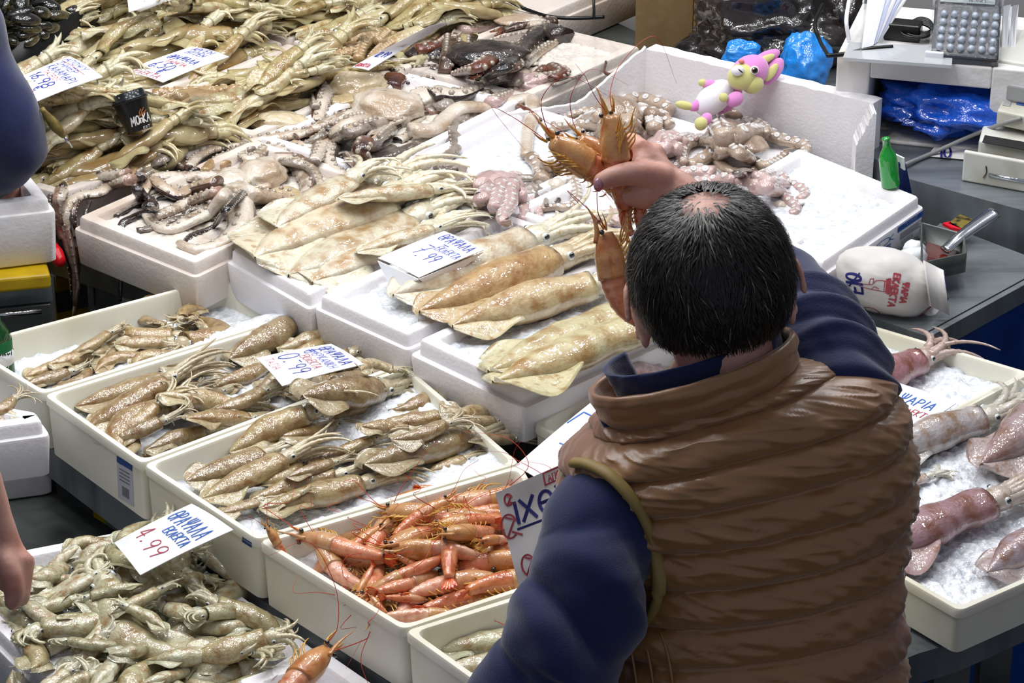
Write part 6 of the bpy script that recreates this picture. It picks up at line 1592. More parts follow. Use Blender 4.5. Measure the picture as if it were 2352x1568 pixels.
# paper parcel with printing on the steel counter
pc = P(2044, 722, 1.0); s = (pc - EYE).dot(FWD) / FPX
par = empty('paper_parcel', pc, 'white paper parcel printed with a pointing hand and fish', 'parcel')
mb = MB(); ellipsoid(mb, pc + Vector((0, .03, .045)), (RGT * 124 * s + Vector((0, 0, -.018)), UPV * 80 * s, FWD * .07), 60, 36, 0, fn=lambda x, y, z: (1 - .16 * max(0, x) ** 2) * (1 + .10 * max(0, -x * y)) + .10 * noise.noise(Vector((x * 1.6, y * 1.6, z * 1.6 + 4))) + .035 * abs(noise.noise(Vector((x * 5, y * 5, z * 5)))))
parv = mb.bvh(); mb.build('paper', paper_m, par)
mb = MB(); tube(mb, catmull([PD(2118, 745, 4.40), PD(2145, 735, 4.38), PD(2165, 700, 4.42)], 14), lambda t: .022 * (1 - .3 * t), 10, .25, up=-FWD); mb.build('twisted_end', paper_m, par)
def curl():
    n = 26; V = []; F = []; 
    for i in range(n + 1):
        a = -.5 + 2.7 * i / n
        for v in (0, 1):
            V.append(PD(2164 - 30 * math.cos(a) - 14 * v, 664 - 104 * (v - .5) - 14 * math.cos(a), 4.33 + .035 * math.sin(a)))
    for i in range(n): F.append((2 * i, 2 * i + 1, 2 * i + 3, 2 * i + 2))
    b = MB().add(V, F); o_ = b.build('curled_edge', paper_m, par); md = o_.modifiers.new('t', 'SOLIDIFY'); md.thickness = .001
    return b.bvh()
cv = curl()
decal(cv, text_strokes('ΙΟΧ', 0, 0, 1, 1, 0, 0), 2152, 622, 12, 74, 26, 4, .0046, print_blue, par)
decal(parv, text_strokes('ΕΙΟ', 0, 0, 1, 1, 0, 0), 1948, 668, -5, -42, 34, 6, .0046, print_blue, par) ; decal(parv, [[(0, 0), (1, 0)]], 1938, 672, 36, -44, 0, 0, .003, print_blue, par, 'printed_line')
decal(parv, text_strokes('ΕΚΛΕΚΤΑ', 0, 0, 1, 1, 0, 0), 2054, 628, -14, 74, 14, 3, .0032, print_red, par); decal(parv, text_strokes('ΨΑΡΙΑ', 0, 0, 1, 1, 0, 0), 2075, 648, -8, 46, 13, 3, .0030, print_red, par)
decal(parv, [[(0, .45), (.45, .5), (.6, .8), (.8, .85), (1, .8)], [(0, .45), (.05, .3), (.45, .2), (.9, .15), (1, .2)], [(.35, .5), (.38, .85), (.5, .9), (.5, .6)], [(.9, .15), (.9, .85)], [(.45, .2), (.55, .4), (.7, .3)]], 1972, 668, 64, 8, 3, -36, .0013, print_red, par, 'printed_hand')
decal(parv, [[(1, .15), (1, .9)], [(1.07, .1), (1.07, .95)]], 1972, 668, 64, 8, 3, -36, .005, print_red, par, 'printed_cuff')
fish = [arc(.5, .5, .5, .38, 0, 360, 18), [(.25, .8), (.3, .5), (.25, .2)], [(.08, .55), (.12, .58)], arc(.86, .58, .05, .06, 0, 360, 8), [(.98, .48), (.8, .42)]] + [[(.1 + .1 * k, .3), (.1 + .1 * k, .7)] for k in range(5)]
decal(parv, fish, 1968, 738, 52, 6, 3, -40, .0018, print_red, par, 'printed_fish'); decal(parv, fish, 2086, 745, 44, -38, 18, -10, .002, print_red, par, 'printed_fish')
# scoop, lumps of ice, sweet wrapper
sc = empty('metal_scoop', P(2150, 620, 1.03), 'metal scoop with a shiny handle lying on the steel counter', 'scoop')
q4 = [P(2112, 648, 1.032), P(2218, 625, 1.032), P(2216, 583, 1.032), P(2120, 560, 1.032)]; q4 = [q4[0], q4[1], P(2212, 580, 1.032), P(2112, 552, 1.032)]
mb = MB(); loft(mb, [loop_of(orient(q4), a, b, .006) for a, b in ((0, 0), (0, .035), (.002, .036), (.003, .034), (.004, .003))]); mb.build('pan', M['steel_dark'], sc)
mb = MB(); slab(mb, [p + Vector((0, 0, .006)) for p in loop_of(orient(q4), .010, 0, .003)], .001); mb.build('red_water', mat('red_brown_liquid', '#5a1a10', .1, coat=.6), sc, False)
mb = MB(); tube(mb, catmull([P(2170, 575, 1.045), P(2200, 548, 1.06), P(2240, 518, 1.075), P(2284, 488, 1.09)], 20), lambda t: .011 + .004 * t, 14, .55); mb.build('handle', M['chrome'], sc)
ic = mat('clear_ice_lump', '#e2e6ea', .15, sss=.3, coat=.5)
for i, (x, y, r, lb) in enumerate(((2095, 612, 36, 'white lump of ice in front of the scoop, larger one'), (2100, 585, 26, 'white lump of ice touching the printed box'), (2072, 640, 34, 'white lump of ice behind the paper parcel'))):
    p = P(x, y, 1.03); b = MB(); rr = px2m(p, r); ellipsoid(b, p + Vector((0, 0, rr * .6)), ((rr, 0, 0), (0, rr * .8, 0), (0, 0, rr * .75)), 18, 12, 0, fn=lambda x, y, z: 1 + .22 * noise.noise(Vector((x * 1.8 + i * 5, y * 1.8, z * 1.8)))); tag(b.build('ice_lump', ic), lb, 'ice lump', 'lumps of ice')
wr = empty('sweet_wrapper', P(2205, 510, 1.03), 'crumpled gold and red sweet wrapper on the counter', 'wrapper')
for (nm, pts, m) in (('gold_foil', [(2178, 512), (2205, 492), (2240, 505), (2215, 528)], mat('gold_foil', '#a08a3a', .3, metal=.6, col2='#2a2a14', scale=60)), ('red_end', [(2165, 512), (2180, 508), (2215, 528), (2185, 522)], M['red'])):
    b = MB(); slab(b, [P(x, y, 1.036) for x, y in pts], .005); b.build(nm, m, wr, False)
# little dark bits lying on the white boxes
for i, (pts, lb) in enumerate((([(1392, 142), (1388, 165), (1402, 172), (1410, 178)], 'small brown bent scrap on the box rim above the upright prawn'), ([(1842, 300), (1846, 315), (1834, 330)], None))):
    if lb:
        b = MB(); tube(b, catmull([P(x, y, ZP + .004) for x, y in pts], 10), .0035, 6); tag(b.build('tentacle_scrap', OM['brown']), lb, 'scrap')
# ------------------------------------------------------------------ steel counter, boxes and machines at the right
ctr = empty('steel_counter', P(2125, 785, 0), 'wet steel counter with a blue panel carrying the parcel and the scoop', 'counter')
mb = MB(); top = [P(x, y, 1.0) for x, y in ((1935, 705), (2134, 774), (2360, 650), (2760, 640), (2372, 592), (2160, 512))]
prism(mb, [p - Vector((0, 0, .035)) for p in top], top); mb.build('counter_top', M['steel'], ctr, False)
mb = MB(); c = sum(top, Vector()) / 6; low = [c + (p - c) * .97 for p in top]; prism(mb, [Vector((p.x, p.y, 0)) for p in low], [Vector((p.x, p.y, .965)) for p in low]); mb.build('blue_panel', M['blue'], ctr, False)
mb = MB(); a, b = top[1], top[2]; tube(mb, [a.lerp(b, i / 10) + Vector((0, 0, .0005)) + (Vector((0, 1, 0)) * .018) for i in range(11)], .0012, 6); mb.build('seam', M['dark'], ctr)
led = empty('steel_ledge', P(2090, 420, 0), 'raised steel ledge behind the counter under the white box and the cash drawer', 'counter')
top2 = [P(x, y, 1.06) for x, y in ((2092, 412), (2360, 486), (2760, 590), (2800, 300), (2300, 30), (1740, 10), (1735, 190), (1880, 290))]
mb = MB(); prism(mb, [Vector((p.x, p.y, 0)) for p in top2], top2); mb.build('ledge_block', M['steel'], led, False)
# expanded polystyrene box with an opening, blue bags inside
L0, L1 = P(1912, 318, 1.06), P(2352, 362, 1.06)
ux = (L1 - L0).normalized(); uy = Vector((-ux.y, ux.x, 0)); uz = Vector((0, 0, 1)); bw = (L1 - L0).length; bh, bd = .168, .30; tz = 1.06 + bh
wb = empty('white_foam_cabinet', L0, 'thick white foam box with a wide opening stuffed with blue bags', 'box')
def loc(x, y, z): return L0 + ux * x + uy * y + uz * z
def lbox(mb, x0, x1, y0, y1, z0, z1, m=0): box(mb, loc((x0 + x1) / 2, (y0 + y1) / 2, (z0 + z1) / 2), (ux * (x1 - x0) / 2, uy * (y1 - y0) / 2, uz * (z1 - z0) / 2), m)
mb = MB(); lbox(mb, 0, .062, 0, bd, 0, bh); lbox(mb, bw * .80, bw, 0, bd, 0, bh); lbox(mb, .062, bw * .80, 0, bd, bh - .042, bh); lbox(mb, .062, bw * .80, 0, bd, 0, .008); lbox(mb, .062, bw * .80, bd - .03, bd, .008, bh - .042)
bevel(mb.build('foam_shell', mat('old_white_foam', '#dcdad8', .6, bump=.2, bscale=60, col2='#c2b8a6', scale=7, lo=.5, hi=.75), wb, False), .006, 3)
def crumple(name, c, ax, m, label, cat, seed, amp=.25, ridge=.18, nu=64, nv=40, fn2=None):
    mb = MB()
    def f(x, y, z):
        v = Vector((x, y, z)) * 2.0 + Vector((seed * 3.3, seed, 0))
        r1 = 1 - abs(noise.noise(v)) * 2; r2 = 1 - abs(noise.noise(v * 2.3)) * 2; r3 = 1 - abs(noise.noise(v * 5)) * 2
        k = 1 + amp * noise.noise(v * .7) + ridge * (r1 * .6 + r2 * .3 + r3 * .16 - .3)
        return k * (fn2(x, y, z) if fn2 else 1)
    ellipsoid(mb, c, ax, nu, nv, 0, f)
    o = mb.build(name, m); return tag(o, label, cat)
bag_blue = mat('blue_plastic_bag', '#0d55c8', .22, coat=.5, bump=.35, bscale=70, sss=.1, col2='#0a3c9a', scale=10); bag_sky = mat('bright_blue_plastic_bag', '#1e86dc', .22, coat=.5, bump=.3, bscale=60, sss=.1)
bag_black = mat('black_plastic_bag', '#241c18', .24, coat=.6, bump=.4, bscale=30, col2='#14100e', scale=6)
crumple('blue_bag_bundle', loc(.205, .085, .062), (ux * .125, uy * .10, uz * .05), bag_blue, 'bundle of crumpled blue plastic bags inside the white foam box', 'plastic bags', 2, .3, .35)
crumple('black_rubbish_bag', PD(1775, 92, 5.36), (RGT * .165, FWD * .15, UPV * .115), bag_black, 'big crumpled black rubbish bag behind the tall white box', 'rubbish bag', 5, .35, .34, 90, 56)
crumple('black_rubbish_bag', PD(1930, 50, 5.34), (RGT * .075, FWD * .09, UPV * .125), bag_black, 'upright fold of black plastic rubbish bag left of the papers', 'rubbish bag', 9, .35, .34, 80, 50)
crumple('blue_bag', PD(1848, 150, 5.12), (RGT * .050, FWD * .05, UPV * .062), bag_sky, 'round bright blue plastic bag left of the foam box', 'plastic bag', 3, .2, .18)
crumple('blue_bag', PD(1706, 126, 5.08), (RGT * .036, FWD * .02, UPV * .026), bag_sky, 'small corner of blue plastic behind the rabbit', 'plastic bag', 7, .25, .2)
# cardboard boxes and white post behind
cardb = mat('brown_cardboard', '#8a6f42', .7, col2='#7a6038', scale=6, bump=.05); film = mat('clear_stretch_film', '#d8dce0', .1, trans=.9, alpha=.25, bump=.8, bscale=40)
for (x0, x1, y1, D, lb, m) in ((1458, 1588, 120, 5.62, 'brown cardboard carton with stretch film left of the rubbish bag', cardb), (1590, 1650, 138, 5.56, 'narrow brown cardboard carton touching the rubbish bag', cardb)):
    o = empty('cardboard_box', PD(x0, y1, D), lb, 'cardboard box', None); a, b = PD(x0, y1, D), PD(x1, y1 + 8, D - .02); w = b - a; w.z = 0; dp = Vector((-w.y, w.x, 0)).normalized() * .25
    mb = MB(); prism(mb, [Vector((q.x, q.y, 0.0)) for q in (a, b, b + dp, a + dp)], [Vector((q.x, q.y, 1.32)) for q in (a, b, b + dp, a + dp)]); mb.build('carton', m, o, False)
    mb = MB()
    for k in range(9):
        t = .08 + .035 * k; p = a.lerp(b, t); box(mb, (p.x, p.y - .0015, 1.16), ((.0012 + .001 * (k % 3), 0, 0), (0, .0008, 0), (0, 0, .05)))
    mb.build('printed_bars', mat('red_brown_print', '#6a4030', .6), o, False)
    if x0 < 1500:
        mb = MB(); n = 24; V = []; F = []
        for j in range(n + 1):
            for i in range(n + 1):
                p = a.lerp(b, i / n); V.append((p.x, p.y - .012 - .010 * noise.noise(Vector((i * .4, j * .4, 2))), .92 + .3 * j / n))
        F = [(j * (n + 1) + i, j * (n + 1) + i + 1, (j + 1) * (n + 1) + i + 1, (j + 1) * (n + 1) + i) for j in range(n) for i in range(n)]
        mb.add(V, F); mb.build('stretch_film', film, o)
mb = MB(); a = PD(1372, 60, 6.1); box(mb, (a.x + .045, a.y + .05, 1.0), ((.045, 0, 0), (0, .05, 0), (0, 0, 1.0))); o = mb.build('white_post', M['wallm'], None, False); tag(o, 'square white post at the top behind the black cable', 'post')
# cables
def cable(label, pts, r, m, name='cable'):
    b = MB(); tube(b, catmull(pts, 40), r, 8); return tag(b.build(name, m), label, 'cable')
cable('black cable lying over the white box at the top', [P(1150, -12, 1.10), P(1180, 8, 1.075), P(1215, 24, 1.066), P(1262, 38, 1.066), P(1320, 42, 1.066), P(1388, 39, 1.066)], .0042, M['black'])
cable('thin black cable hanging straight down at the top', [P(1364, 40, 1.068), P(1364, 20, 1.12), P(1362, -30, 1.3)], .0032, M['black'])
cable('grey cable running from the foam box to the cash drawer', [P(2078, 378, 1.068), P(2140, 352, 1.068), P(2230, 312, 1.10), P(2300, 285, 1.14), P(2345, 272, 1.16)], .004, mat('grey_cable', '#8a8a88', .5))
cable('white cable standing beside the stack of papers', [P(1950, 92, tz + .004), PD(1944, 50, 4.90), PD(1948, 15, 4.93), PD(1955, -20, 4.96)], .004, M['card'])
cable('black cable looping from the blue bag up past the rubbish bag', [P(1902, 128, tz + .006), PD(1884, 95, 4.95), PD(1872, 55, 5.0), PD(1890, 10, 5.05)], .004, M['black'])
cable('black power cable along the top of the foam box', [P(1900, 128, tz + .006), P(1940, 124, tz + .006), P(2000, 112, tz + .012), P(2050, 108, tz + .012)], .0045, M['black'])
# on top of the foam box: charger, papers, calculator in film, clear case
mb = MB(); p = P(2078, 100, tz); box(mb, p + Vector((0, .03, .016)), (ux * .034, uy * .022, uz * .016)); ch = empty('power_adapter', p, 'black power adapter with a coiled cable on the foam box', 'power adapter'); bevel(mb.build('brick', M['black'], ch, False), .004, 2)
mb = MB()
for k in range(5):
    c = P(2104 + k * 4, 70 - k * 3, tz + .02); tube(mb, [c + RGT * (.030 - .003 * k) * math.cos(a) + (UPV * .016 + FWD * .02) * math.sin(a) for a in [2 * math.pi * i / 30 for i in range(31)]], .0028, 6)
mb.build('coiled_cable', M['black'], ch)
for k in range(5):
    b0_, b1_ = P(1980 + k * 6, 112 - k * 4, tz + .014), P(2006 + k * 5, 104 - k * 4, tz + .014); Dk = (b0_ - EYE).dot(FWD)
    t0, t1 = PD(1996 + k * 15, -25, Dk + .08), PD(2040 + k * 14, -22, Dk + .09)
    mb = MB(); slab(mb, [b0_, b1_, t1, t0], .0012); tag(mb.build('paper_sheet', mat('bluish_paper', '#c8d0ea', .6) if k % 2 else M['card'], None, False), 'white paper sheet, %s from the left in the leaning stack' % ORD[k], 'paper', 'leaning papers')
cal = empty('calculator', P(2220, 130, tz), 'large desk calculator wrapped in clear crinkled film', 'calculator')
qa, qb = P(2138, 126, tz + .016), P(2294, 138, tz + .016); Dc = (qa - EYE).dot(FWD)
q4 = [qa, qb, PD(2302, -16, Dc + .10), PD(2150, -24, Dc + .12)]
nrm = (q4[1] - q4[0]).cross(q4[3] - q4[0]).normalized(); nrm = nrm if nrm.dot(FWD) < 0 else -nrm
mb = MB(); prism(mb, [p - nrm * .03 for p in q4], q4); bevel(mb.build('casing', mat('dark_grey_casing', '#2c3036', .25, coat=.6), cal, False), .006, 3)
for r in range(5):
    for c_ in range(6):
        u, v = .07 + .155 * c_ + .008 * r, .08 + .125 * r; p = quad_at(q4, u + .05, v + .04)
        mb = MB(); ellipsoid(mb, p + nrm * .002, ((q4[1] - q4[0]) * .058, (q4[3] - q4[0]) * .042, nrm * .007), 12, 8); mb.build('key', mat('silver_keys', '#a9b4c2', .15, coat=.8) if r == 0 and c_ == 0 else bpy.data.materials['silver_keys'], cal)
mb = MB(); slab(mb, [quad_at(q4, *x) + nrm * .003 for x in ((.08, .80), (.9, .80), (.9, .95), (.08, .95))], .002); dsp = mb.build('display', mat('grey_lcd', '#8d9a98', .2, coat=.6), cal, False)
mb = MB(); ribbons(mb, text_strokes('16.884', 0, 0, 1, None, 0, 0), lambda u, v: (quad_at(q4, .5 + u * .065, .83 + v * .09) + nrm * .0035, nrm), .0014); mb.build('digits', M['dark'], dsp, False)
n = 30; V = []; 
for j in range(n + 1):
    for i in range(n + 1):
        u, v = -.03 + 1.06 * i / n, -.02 + 1.04 * j / n; V.append(quad_at(q4, u, v) + nrm * (.011 + .006 * (1 - abs(noise.noise(Vector((u * 9, v * 9, 1)))) * 2)))
mb = MB().add(V, [(j * (n + 1) + i, j * (n + 1) + i + 1, (j + 1) * (n + 1) + i + 1, (j + 1) * (n + 1) + i) for j in range(n) for i in range(n)]); mb.build('clear_film', mat('clear_film', '#f0f4f8', .08, trans=.95, alpha=.22, bump=.6, bscale=60), cal)
case = empty('clear_case', PD(1930, 145, 5.0), 'clear plastic case with a latch holding papers and calculator', 'case')
acr = mat('clear_acrylic', '#dfe4e6', .08, trans=.85, alpha=.35)
mb = MB(); slab(mb, [P(x, y, tz + .012) for x, y in ((1936, 132), (2186, 150), (2190, 108), (1950, 96))], .006); mb.build('base', mat('grey_acrylic', '#b4b8ba', .15, coat=.4), case, False)
mb = MB(); slab(mb, [P(1978, 120, tz + .012), P(1984, 104, tz + .012), PD(1996, -20, 4.95), PD(1986, -20, 4.90)], .003); mb.build('side_pane', acr, case, False)
mb = MB(); a = P(2145, 140, tz + .004); box(mb, a, (ux * .026, uy * .006, uz * .007)); box(mb, a + uz * .012, (ux * .017, uy * .005, uz * .006)); bevel(mb.build('latch', M['card'], case, False), .002, 2)
for k, (x, lb) in enumerate(((2300, 'thin white booklet standing right of the calculator'), (2318, 'second white booklet right of the calculator, at the far side'))):
    mb = MB(); slab(mb, [P(x, 122, tz + .001), P(x + 14, 116, tz + .001), PD(x + 22, 10, 4.95), PD(x + 6, 14, 4.90)], .003); tag(mb.build('booklet', M['card'], None, False), lb, 'booklet')
# scales and cash drawer at the right edge
cream = mat('cream_plastic', '#cfcfc6', .4, col2='#b9b6a6', scale=8); greyp = mat('grey_plastic', '#9a9c9c', .4)
def qbox(name, parent, px, z, h, m, bev=.005, D=None):
    q_ = [P(x, y, z) for x, y in px]; mb = MB(); prism(mb, [p - uz * h for p in q_], q_); return bevel(mb.build(name, m, parent, False), bev, 3)
dr = empty('cash_drawer', P(2220, 410, 1.06), 'cream metal cash drawer pulled half open at the right edge', 'cash drawer')
qbox('casing', dr, [(2248, 322), (2420, 352), (2440, 262), (2270, 240)], 1.125, .063, cream)
mb = MB(); b0_, b1_ = P(2216, 342, 1.118), P(2420, 378, 1.118); slab_v = lambda a, b, h, t: [a, b, b - uz * h, a - uz * h]
fv = slab_v(b0_, b1_, .057, .01); off = Vector((ux.y, -ux.x, 0)) * .012; prism(mb, fv, [p + off for p in fv]); fr_ = bevel(mb.build('drawer_front', cream, dr, False), .003, 2)
mb = MB(); pz = P(2300, 362, 1.108) ; a, b = b0_.lerp(b1_, .30) + off - uz * .036, b0_.lerp(b1_, .75) + off - uz * .036; tube(mb, [a, b], .004, 8); mb.build('slot', M['chrome'], fr_)
mb = MB(); q_ = [P(x, y, 1.1265) for x, y in ((2256, 326), (2420, 356), (2424, 338), (2262, 310))]; slab(mb, q_, .001); mb.build('dark_gap', M['dark'], dr, False)
mb = MB(); a = b0_.lerp(b1_, .26) + off * 1.1; tube(mb, catmull([a - uz * .020, a - uz * .032 + ux * .002, a - uz * .043 - ux * .003], 8), .0013, 6); mb.build('dark_streak', OM['brown'], fr_)
sca = empty('price_scale', P(2310, 290, 1.125), 'white shop scale with a key pad above the cash drawer', 'scale')
qbox('scale_body', sca, [(2290, 252), (2440, 285), (2460, 205), (2318, 196)], 1.165, .030, cream); qbox('foot_plate', sca, [(2300, 262), (2440, 290), (2450, 250), (2312, 236)], 1.137, .012, greyp)
qbox('key', sca, [(2302, 240), (2320, 243), (2324, 232), (2308, 229)], 1.167, .004, greyp, .001); qbox('key_pad', sca, [(2334, 238), (2420, 255), (2430, 222), (2346, 208)], 1.167, .004, mat('blue_keys', '#2a4a8a', .4), .001)
pan = empty('weighing_pan', P(2290, 160, 1.22), 'white weighing pan of the upper scale at the right edge', 'scale pan')
qbox('pan', pan, [(2270, 132), (2440, 160), (2460, 80), (2300, 62)], 1.235, .035, cream); qbox('stand', pan, [(2300, 190), (2440, 215), (2440, 160), (2320, 150)], 1.20, .034, greyp)
mb = MB(); slab(mb, [P(2130, 358, 1.064), P(2222, 366, 1.064), P(2218, 338, 1.066), P(2150, 332, 1.066)], .001); ps = tag(mb.build('paper_scrap', paper_m, None, False), 'scrap of printed wrapping paper in front of the foam box', 'paper')
mb = MB(); ribbons(mb, text_strokes('ΙΟ', 0, 0, 1, None, 0, 0), lambda u, v: (P(2160 + u * 22, 362 - v * 24, 1.0665), uz), .004); mb.build('lettering', print_blue, ps, False)

# ------------------------------------------------------------------ left side: boxes, crate, mussels, other sellers
poly_tray('LB', [(-200, 492), (112, 456), (62, 394), (-230, 420)], 1.12, .118, 'deep white box that the navy sleeved arm reaches into', floor=.10, m='poly')
yc = empty('yellow_crate', P(100, 620, .9), 'yellow plastic crate in a steel frame under the white box at the left', 'crate')
qbox('crate_top', yc, [(-60, 645), (116, 629), (100, 575), (-70, 590)], 1.0, .028, M['yellow'], .006)
qbox('steel_frame', yc, [(-62, 656), (118, 640), (108, 606), (-66, 620)], .972, .045, M['steel'], .002); qbox('lower_frame', yc, [(-62, 716), (116, 698), (108, 650), (-66, 665)], .925, .06, M['steel_dark'], .002)
qbox('crate_side', yc, [(-62, 745), (112, 728), (106, 660), (-66, 675)], .865, .30, M['yellow'], .004)
mb = MB(); tube(mb, [P(-30, 726, .93), P(95, 714, .93)], .005, 8); mb.build('handle', M['chrome'], yc)
qbox('base', yc, [(-62, 745), (112, 728), (106, 660), (-66, 675)], .565, .564, M['dark'], .002)
yd = empty('yellow_crate', P(170, 612, .86), 'end of a yellow plastic crate in the shade behind the hanging octopus arms', 'crate')
qbox('crate_top', yd, [(126, 640), (214, 622), (205, 590), (122, 604)], .86, .03, M['yellow'], .004); qbox('steel_frame', yd, [(126, 664), (222, 644), (214, 618), (122, 634)], .83, .05, M['steel_dark'], .002); qbox('crate_side', yd, [(126, 690), (212, 672), (206, 640), (122, 655)], .78, .779, M['yellow'], .004)
rg = MB(); capsule(rg, [PD(119, 570, 4.66), PD(128, 584, 4.65), PD(136, 598, 4.64)], [.013, .0145, .012], 16); tag(link('red_float', remesh_union(rg, .0015, 3, 'red_float'), [M['red']]), 'small red plastic float beside the hanging octopus arms', 'float')
poly_tray('LC', [(-175, 1005), (97, 968), (82, 946), (-190, 900)], 1.0, .094, 'upper white foam box of the stack at the left edge', floor=.02)
poly_tray('LD', [(-178, 1012), (100, 976), (86, 952), (-194, 906)], .903, .126, 'lower white foam box of the stack at the left edge', floor=.03)
hL = Heap([P(-60, 990, 1.0), P(90, 930, 1.0)], .995)
lay(SQ[3], hL, P(36, 1000, .97), P(8, 940, 1.0), .155, .75, 'small pale squid drooping over the upper foam box at the left edge', 'squid', None, squid_col(PALE), .3, .4, 1.1)
lay(SQ[1], hL, P(-40, 960, 1.0), P(30, 925, 1.0), .155, .75, 'tan squid on the upper foam box at the left edge', 'squid', None, squid_col(TAN), .3, .4, 1.1)
# mussels
ms = mat('dark_wet_mussel', '#15150f', .2, coat=.8, col2='#4a4322', scale=14, lo=.45, hi=.7, bump=.3, bscale=60)
q = [P(-190, 160, 1.15), P(66, 92, 1.15), P(240, -8, 1.15), P(-60, -70, 1.15)]
mt = empty('mussel_crate', q[1], 'dark crate holding the heap of mussels at the top left', 'crate'); mb = MB(); loft(mb, [loop_of(orient(q), a, b, .02) for a, b in ((.01, -.18), (0, 0), (.008, 0), (.012, -.03))]); mb.build('crate', M['black'], mt)
mk = []
for i in range(3):
    b = MB(); rr = random.Random(i); ellipsoid(b, (0, 0, 0), ((.034, 0, 0), (0, .017, 0), (0, 0, .012)), 14, 10, 0, fn=lambda x, y, z: (1 - .28 * (x < 0) * abs(x)) * (1 + .06 * noise.noise(Vector((x * 4 + i, y * 4, z * 4)))))
    me = b.mesh('mussel'); me.materials.append(ms); me.polygons.foreach_set('use_smooth', [True] * len(me.polygons)); mk.append(me)
hm = Heap(q, 1.135); mus = []
for i in range(120):
    u, v = rnd.uniform(.04, .96), rnd.uniform(.04, .96); p = quad_at(q, u, v); z = hm.at(p.x, p.y) + .007
    o = bpy.data.objects.new('mussel', mk[i % 3]); COL.objects.link(o); o.location = (p.x, p.y, z); o.rotation_euler = (rnd.uniform(-.5, .5), rnd.uniform(-.5, .5), rnd.uniform(0, 6.28)); s = rnd.uniform(.85, 1.25); o.scale = (s, s, s)
    tag(o, 'dark wet mussel heaped in the crate at the top left', 'mussel', 'mussels in the top left crate'); hm.stamp(p.xyz + Vector((-.012, 0, z - p.z)), p.xyz + Vector((.012, 0, z - p.z)), lambda t: .016, .5)
b = MB(); slab(b, [P(178, 14, 1.13), P(232, 8, 1.13), P(238, -2, 1.14), P(190, 2, 1.14)], .004); tag(b.build('yellow_strip', mat('lime_plastic', '#b9c81a', .4), None, False), 'lime yellow plastic strip beside the mussels', 'strip')
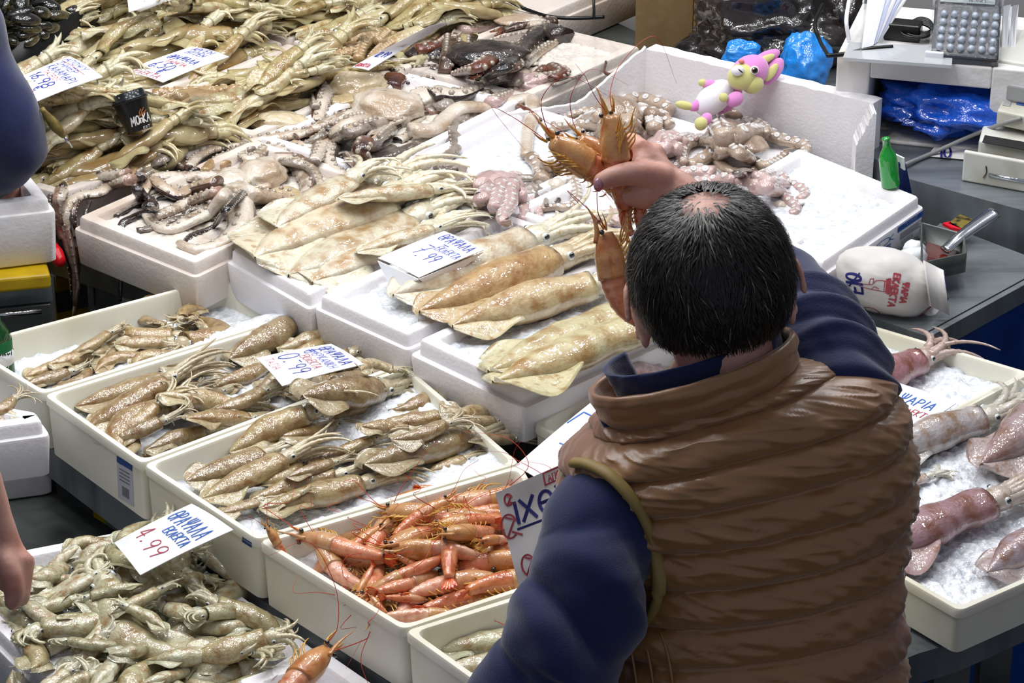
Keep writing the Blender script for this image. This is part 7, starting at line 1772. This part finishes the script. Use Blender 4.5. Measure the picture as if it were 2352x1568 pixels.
# two more sellers at the left edge, mostly outside the frame
def bystander(label, x, y, sleeve_pts, sleeve_r, arm_pts, arm_r, fist, cloth):
    o = empty('person', (x, y, 0), label, 'person'); b = MB()
    S = Vector(sleeve_pts[0]) if sleeve_pts else Vector(arm_pts[0])
    ch = Vector((x, y, S.z - .02)); nk = ch + Vector((0, 0, .10)); hd = nk + Vector((.02, 0, .15))
    ellipsoid(b, hd, ((.085, 0, 0), (0, .10, 0), (0, 0, .12)), 20, 14); ellipsoid(b, hd + Vector((.085, 0, -.01)), ((.02, 0, 0), (0, .013, 0), (0, 0, .022)), 10, 8)
    for s_ in (-1, 1): ellipsoid(b, hd + Vector((0, s_ * .10, -.01)), ((.015, 0, 0), (0, .008, 0), (0, 0, .03)), 10, 8)
    capsule(b, [hd, nk, ch], [.055, .055, .08], 14); capsule(b, [ch, Vector((x, y, 1.12))], [.11, .12], 16)
    capsule(b, [ch, S], [.07, .05], 12); capsule(b, arm_pts, arm_r, 14)
    oth = ch + Vector((-.05, .19, -.02)); capsule(b, [ch, oth, oth + Vector((-.02, .05, -.30)), oth + Vector((.15, .05, -.45))], [.06, .05, .04, .028], 12)
    fist(b)
    bo = link('body', remesh_union(b, .0055, 4, 'body'), [M['skin']], o)
    c = MB(); capsule(c, [ch + Vector((0, 0, .05)), ch - Vector((0, 0, .1)), Vector((x, y, 1.1)), Vector((x, y, .88))], [.09, .15, .15, .155], 20)
    for s_ in (-1, 1): capsule(c, [Vector((x, y + s_ * .09, .93)), Vector((x, y + s_ * .1, .5)), Vector((x, y + s_ * .1, .08))], [.115, .09, .075], 14)
    capsule(c, [ch, S], [.14, .088], 14); ellipsoid(c, ch + Vector((0, 0, .01)), ((.15, 0, 0), (0, .19, 0), (0, 0, .12)), 18, 12); capsule(c, [ch, oth, oth + Vector((-.02, .05, -.30)), oth + Vector((.12, .05, -.42))], [.10, .075, .06, .05], 12)
    if sleeve_pts: capsule(c, sleeve_pts, sleeve_r, 18)
    m_ = remesh_union(c, .013, 4, 'clothes')
    for v in m_.vertices:
        n_ = noise.noise(v.co * 14) * .006 + noise.noise(v.co * 30) * .0025; v.co += v.normal * n_
    link('clothes', m_, [cloth], o)
    h = MB(); ellipsoid(h, hd + Vector((-.012, 0, .02)), ((.088, 0, 0), (0, .105, 0), (0, 0, .115)), 22, 16, 0, fn=lambda x_, y_, z_: 1 + .03 * noise.noise(Vector((x_ * 6, y_ * 6, z_ * 6)))); h.v = [v for v in h.v]; h.build('hair', M['hair'], o)
    return o
def fist_a(b):
    w = PD(-6, 418, 4.56)
    capsule(b, [w, PD(20, 436, 4.60)], [.030, .026], 12)
    for k in range(4): capsule(b, [PD(22 + k * 5, 432 + k * 3, 4.585 + k * .012), PD(34 + k * 5, 446, 4.60 + k * .012), PD(30 + k * 4, 466, 4.61 + k * .012)], [.010, .009, .008], 10)
    capsule(b, [PD(5, 436, 4.57), PD(14, 456, 4.57), PD(22, 470, 4.585)], [.012, .011, .009], 10)
bystander('person in a navy sleeve at the left edge, hand inside the deep white box', -1.36, 4.15, [PD(-95, 90, 4.42), PD(-20, 215, 4.44), PD(34, 330, 4.47), PD(-30, 405, 4.56)], [.068, .066, .058, .046], [PD(-95, 90, 4.42), PD(30, 330, 4.47), PD(-6, 418, 4.56)], [.045, .04, .03], fist_a, M['navy'])
def fist_b(b):
    ellipsoid(b, PD(22, 1300, 3.42), (RGT * .028, UPV * .036, FWD * .022), 18, 12)
    for k in range(4):
        y = 1282 + k * 27
        capsule(b, [PD(28, y, 3.405), PD(56 - 3 * k, y + 4, 3.41), PD(62 - 4 * k, y + 12, 3.435), PD(38, y + 14, 3.45)], [.0115, .0112, .0105, .0095], 12)
    capsule(b, [PD(0, 1262, 3.40), PD(22, 1308, 3.388), PD(34, 1356, 3.392), PD(28, 1384, 3.40)], [.016, .0145, .013, .011], 12)
bystander('person at the lower left edge, bare fist hanging over the small squid', -.98, 3.02, None, None, [PD(-190, 830, 3.25), PD(-60, 1080, 3.36), PD(-18, 1200, 3.40), PD(10, 1275, 3.42)], [.045, .038, .029, .027], fist_b, mat('grey_work_shirt', '#6a7078', .8))
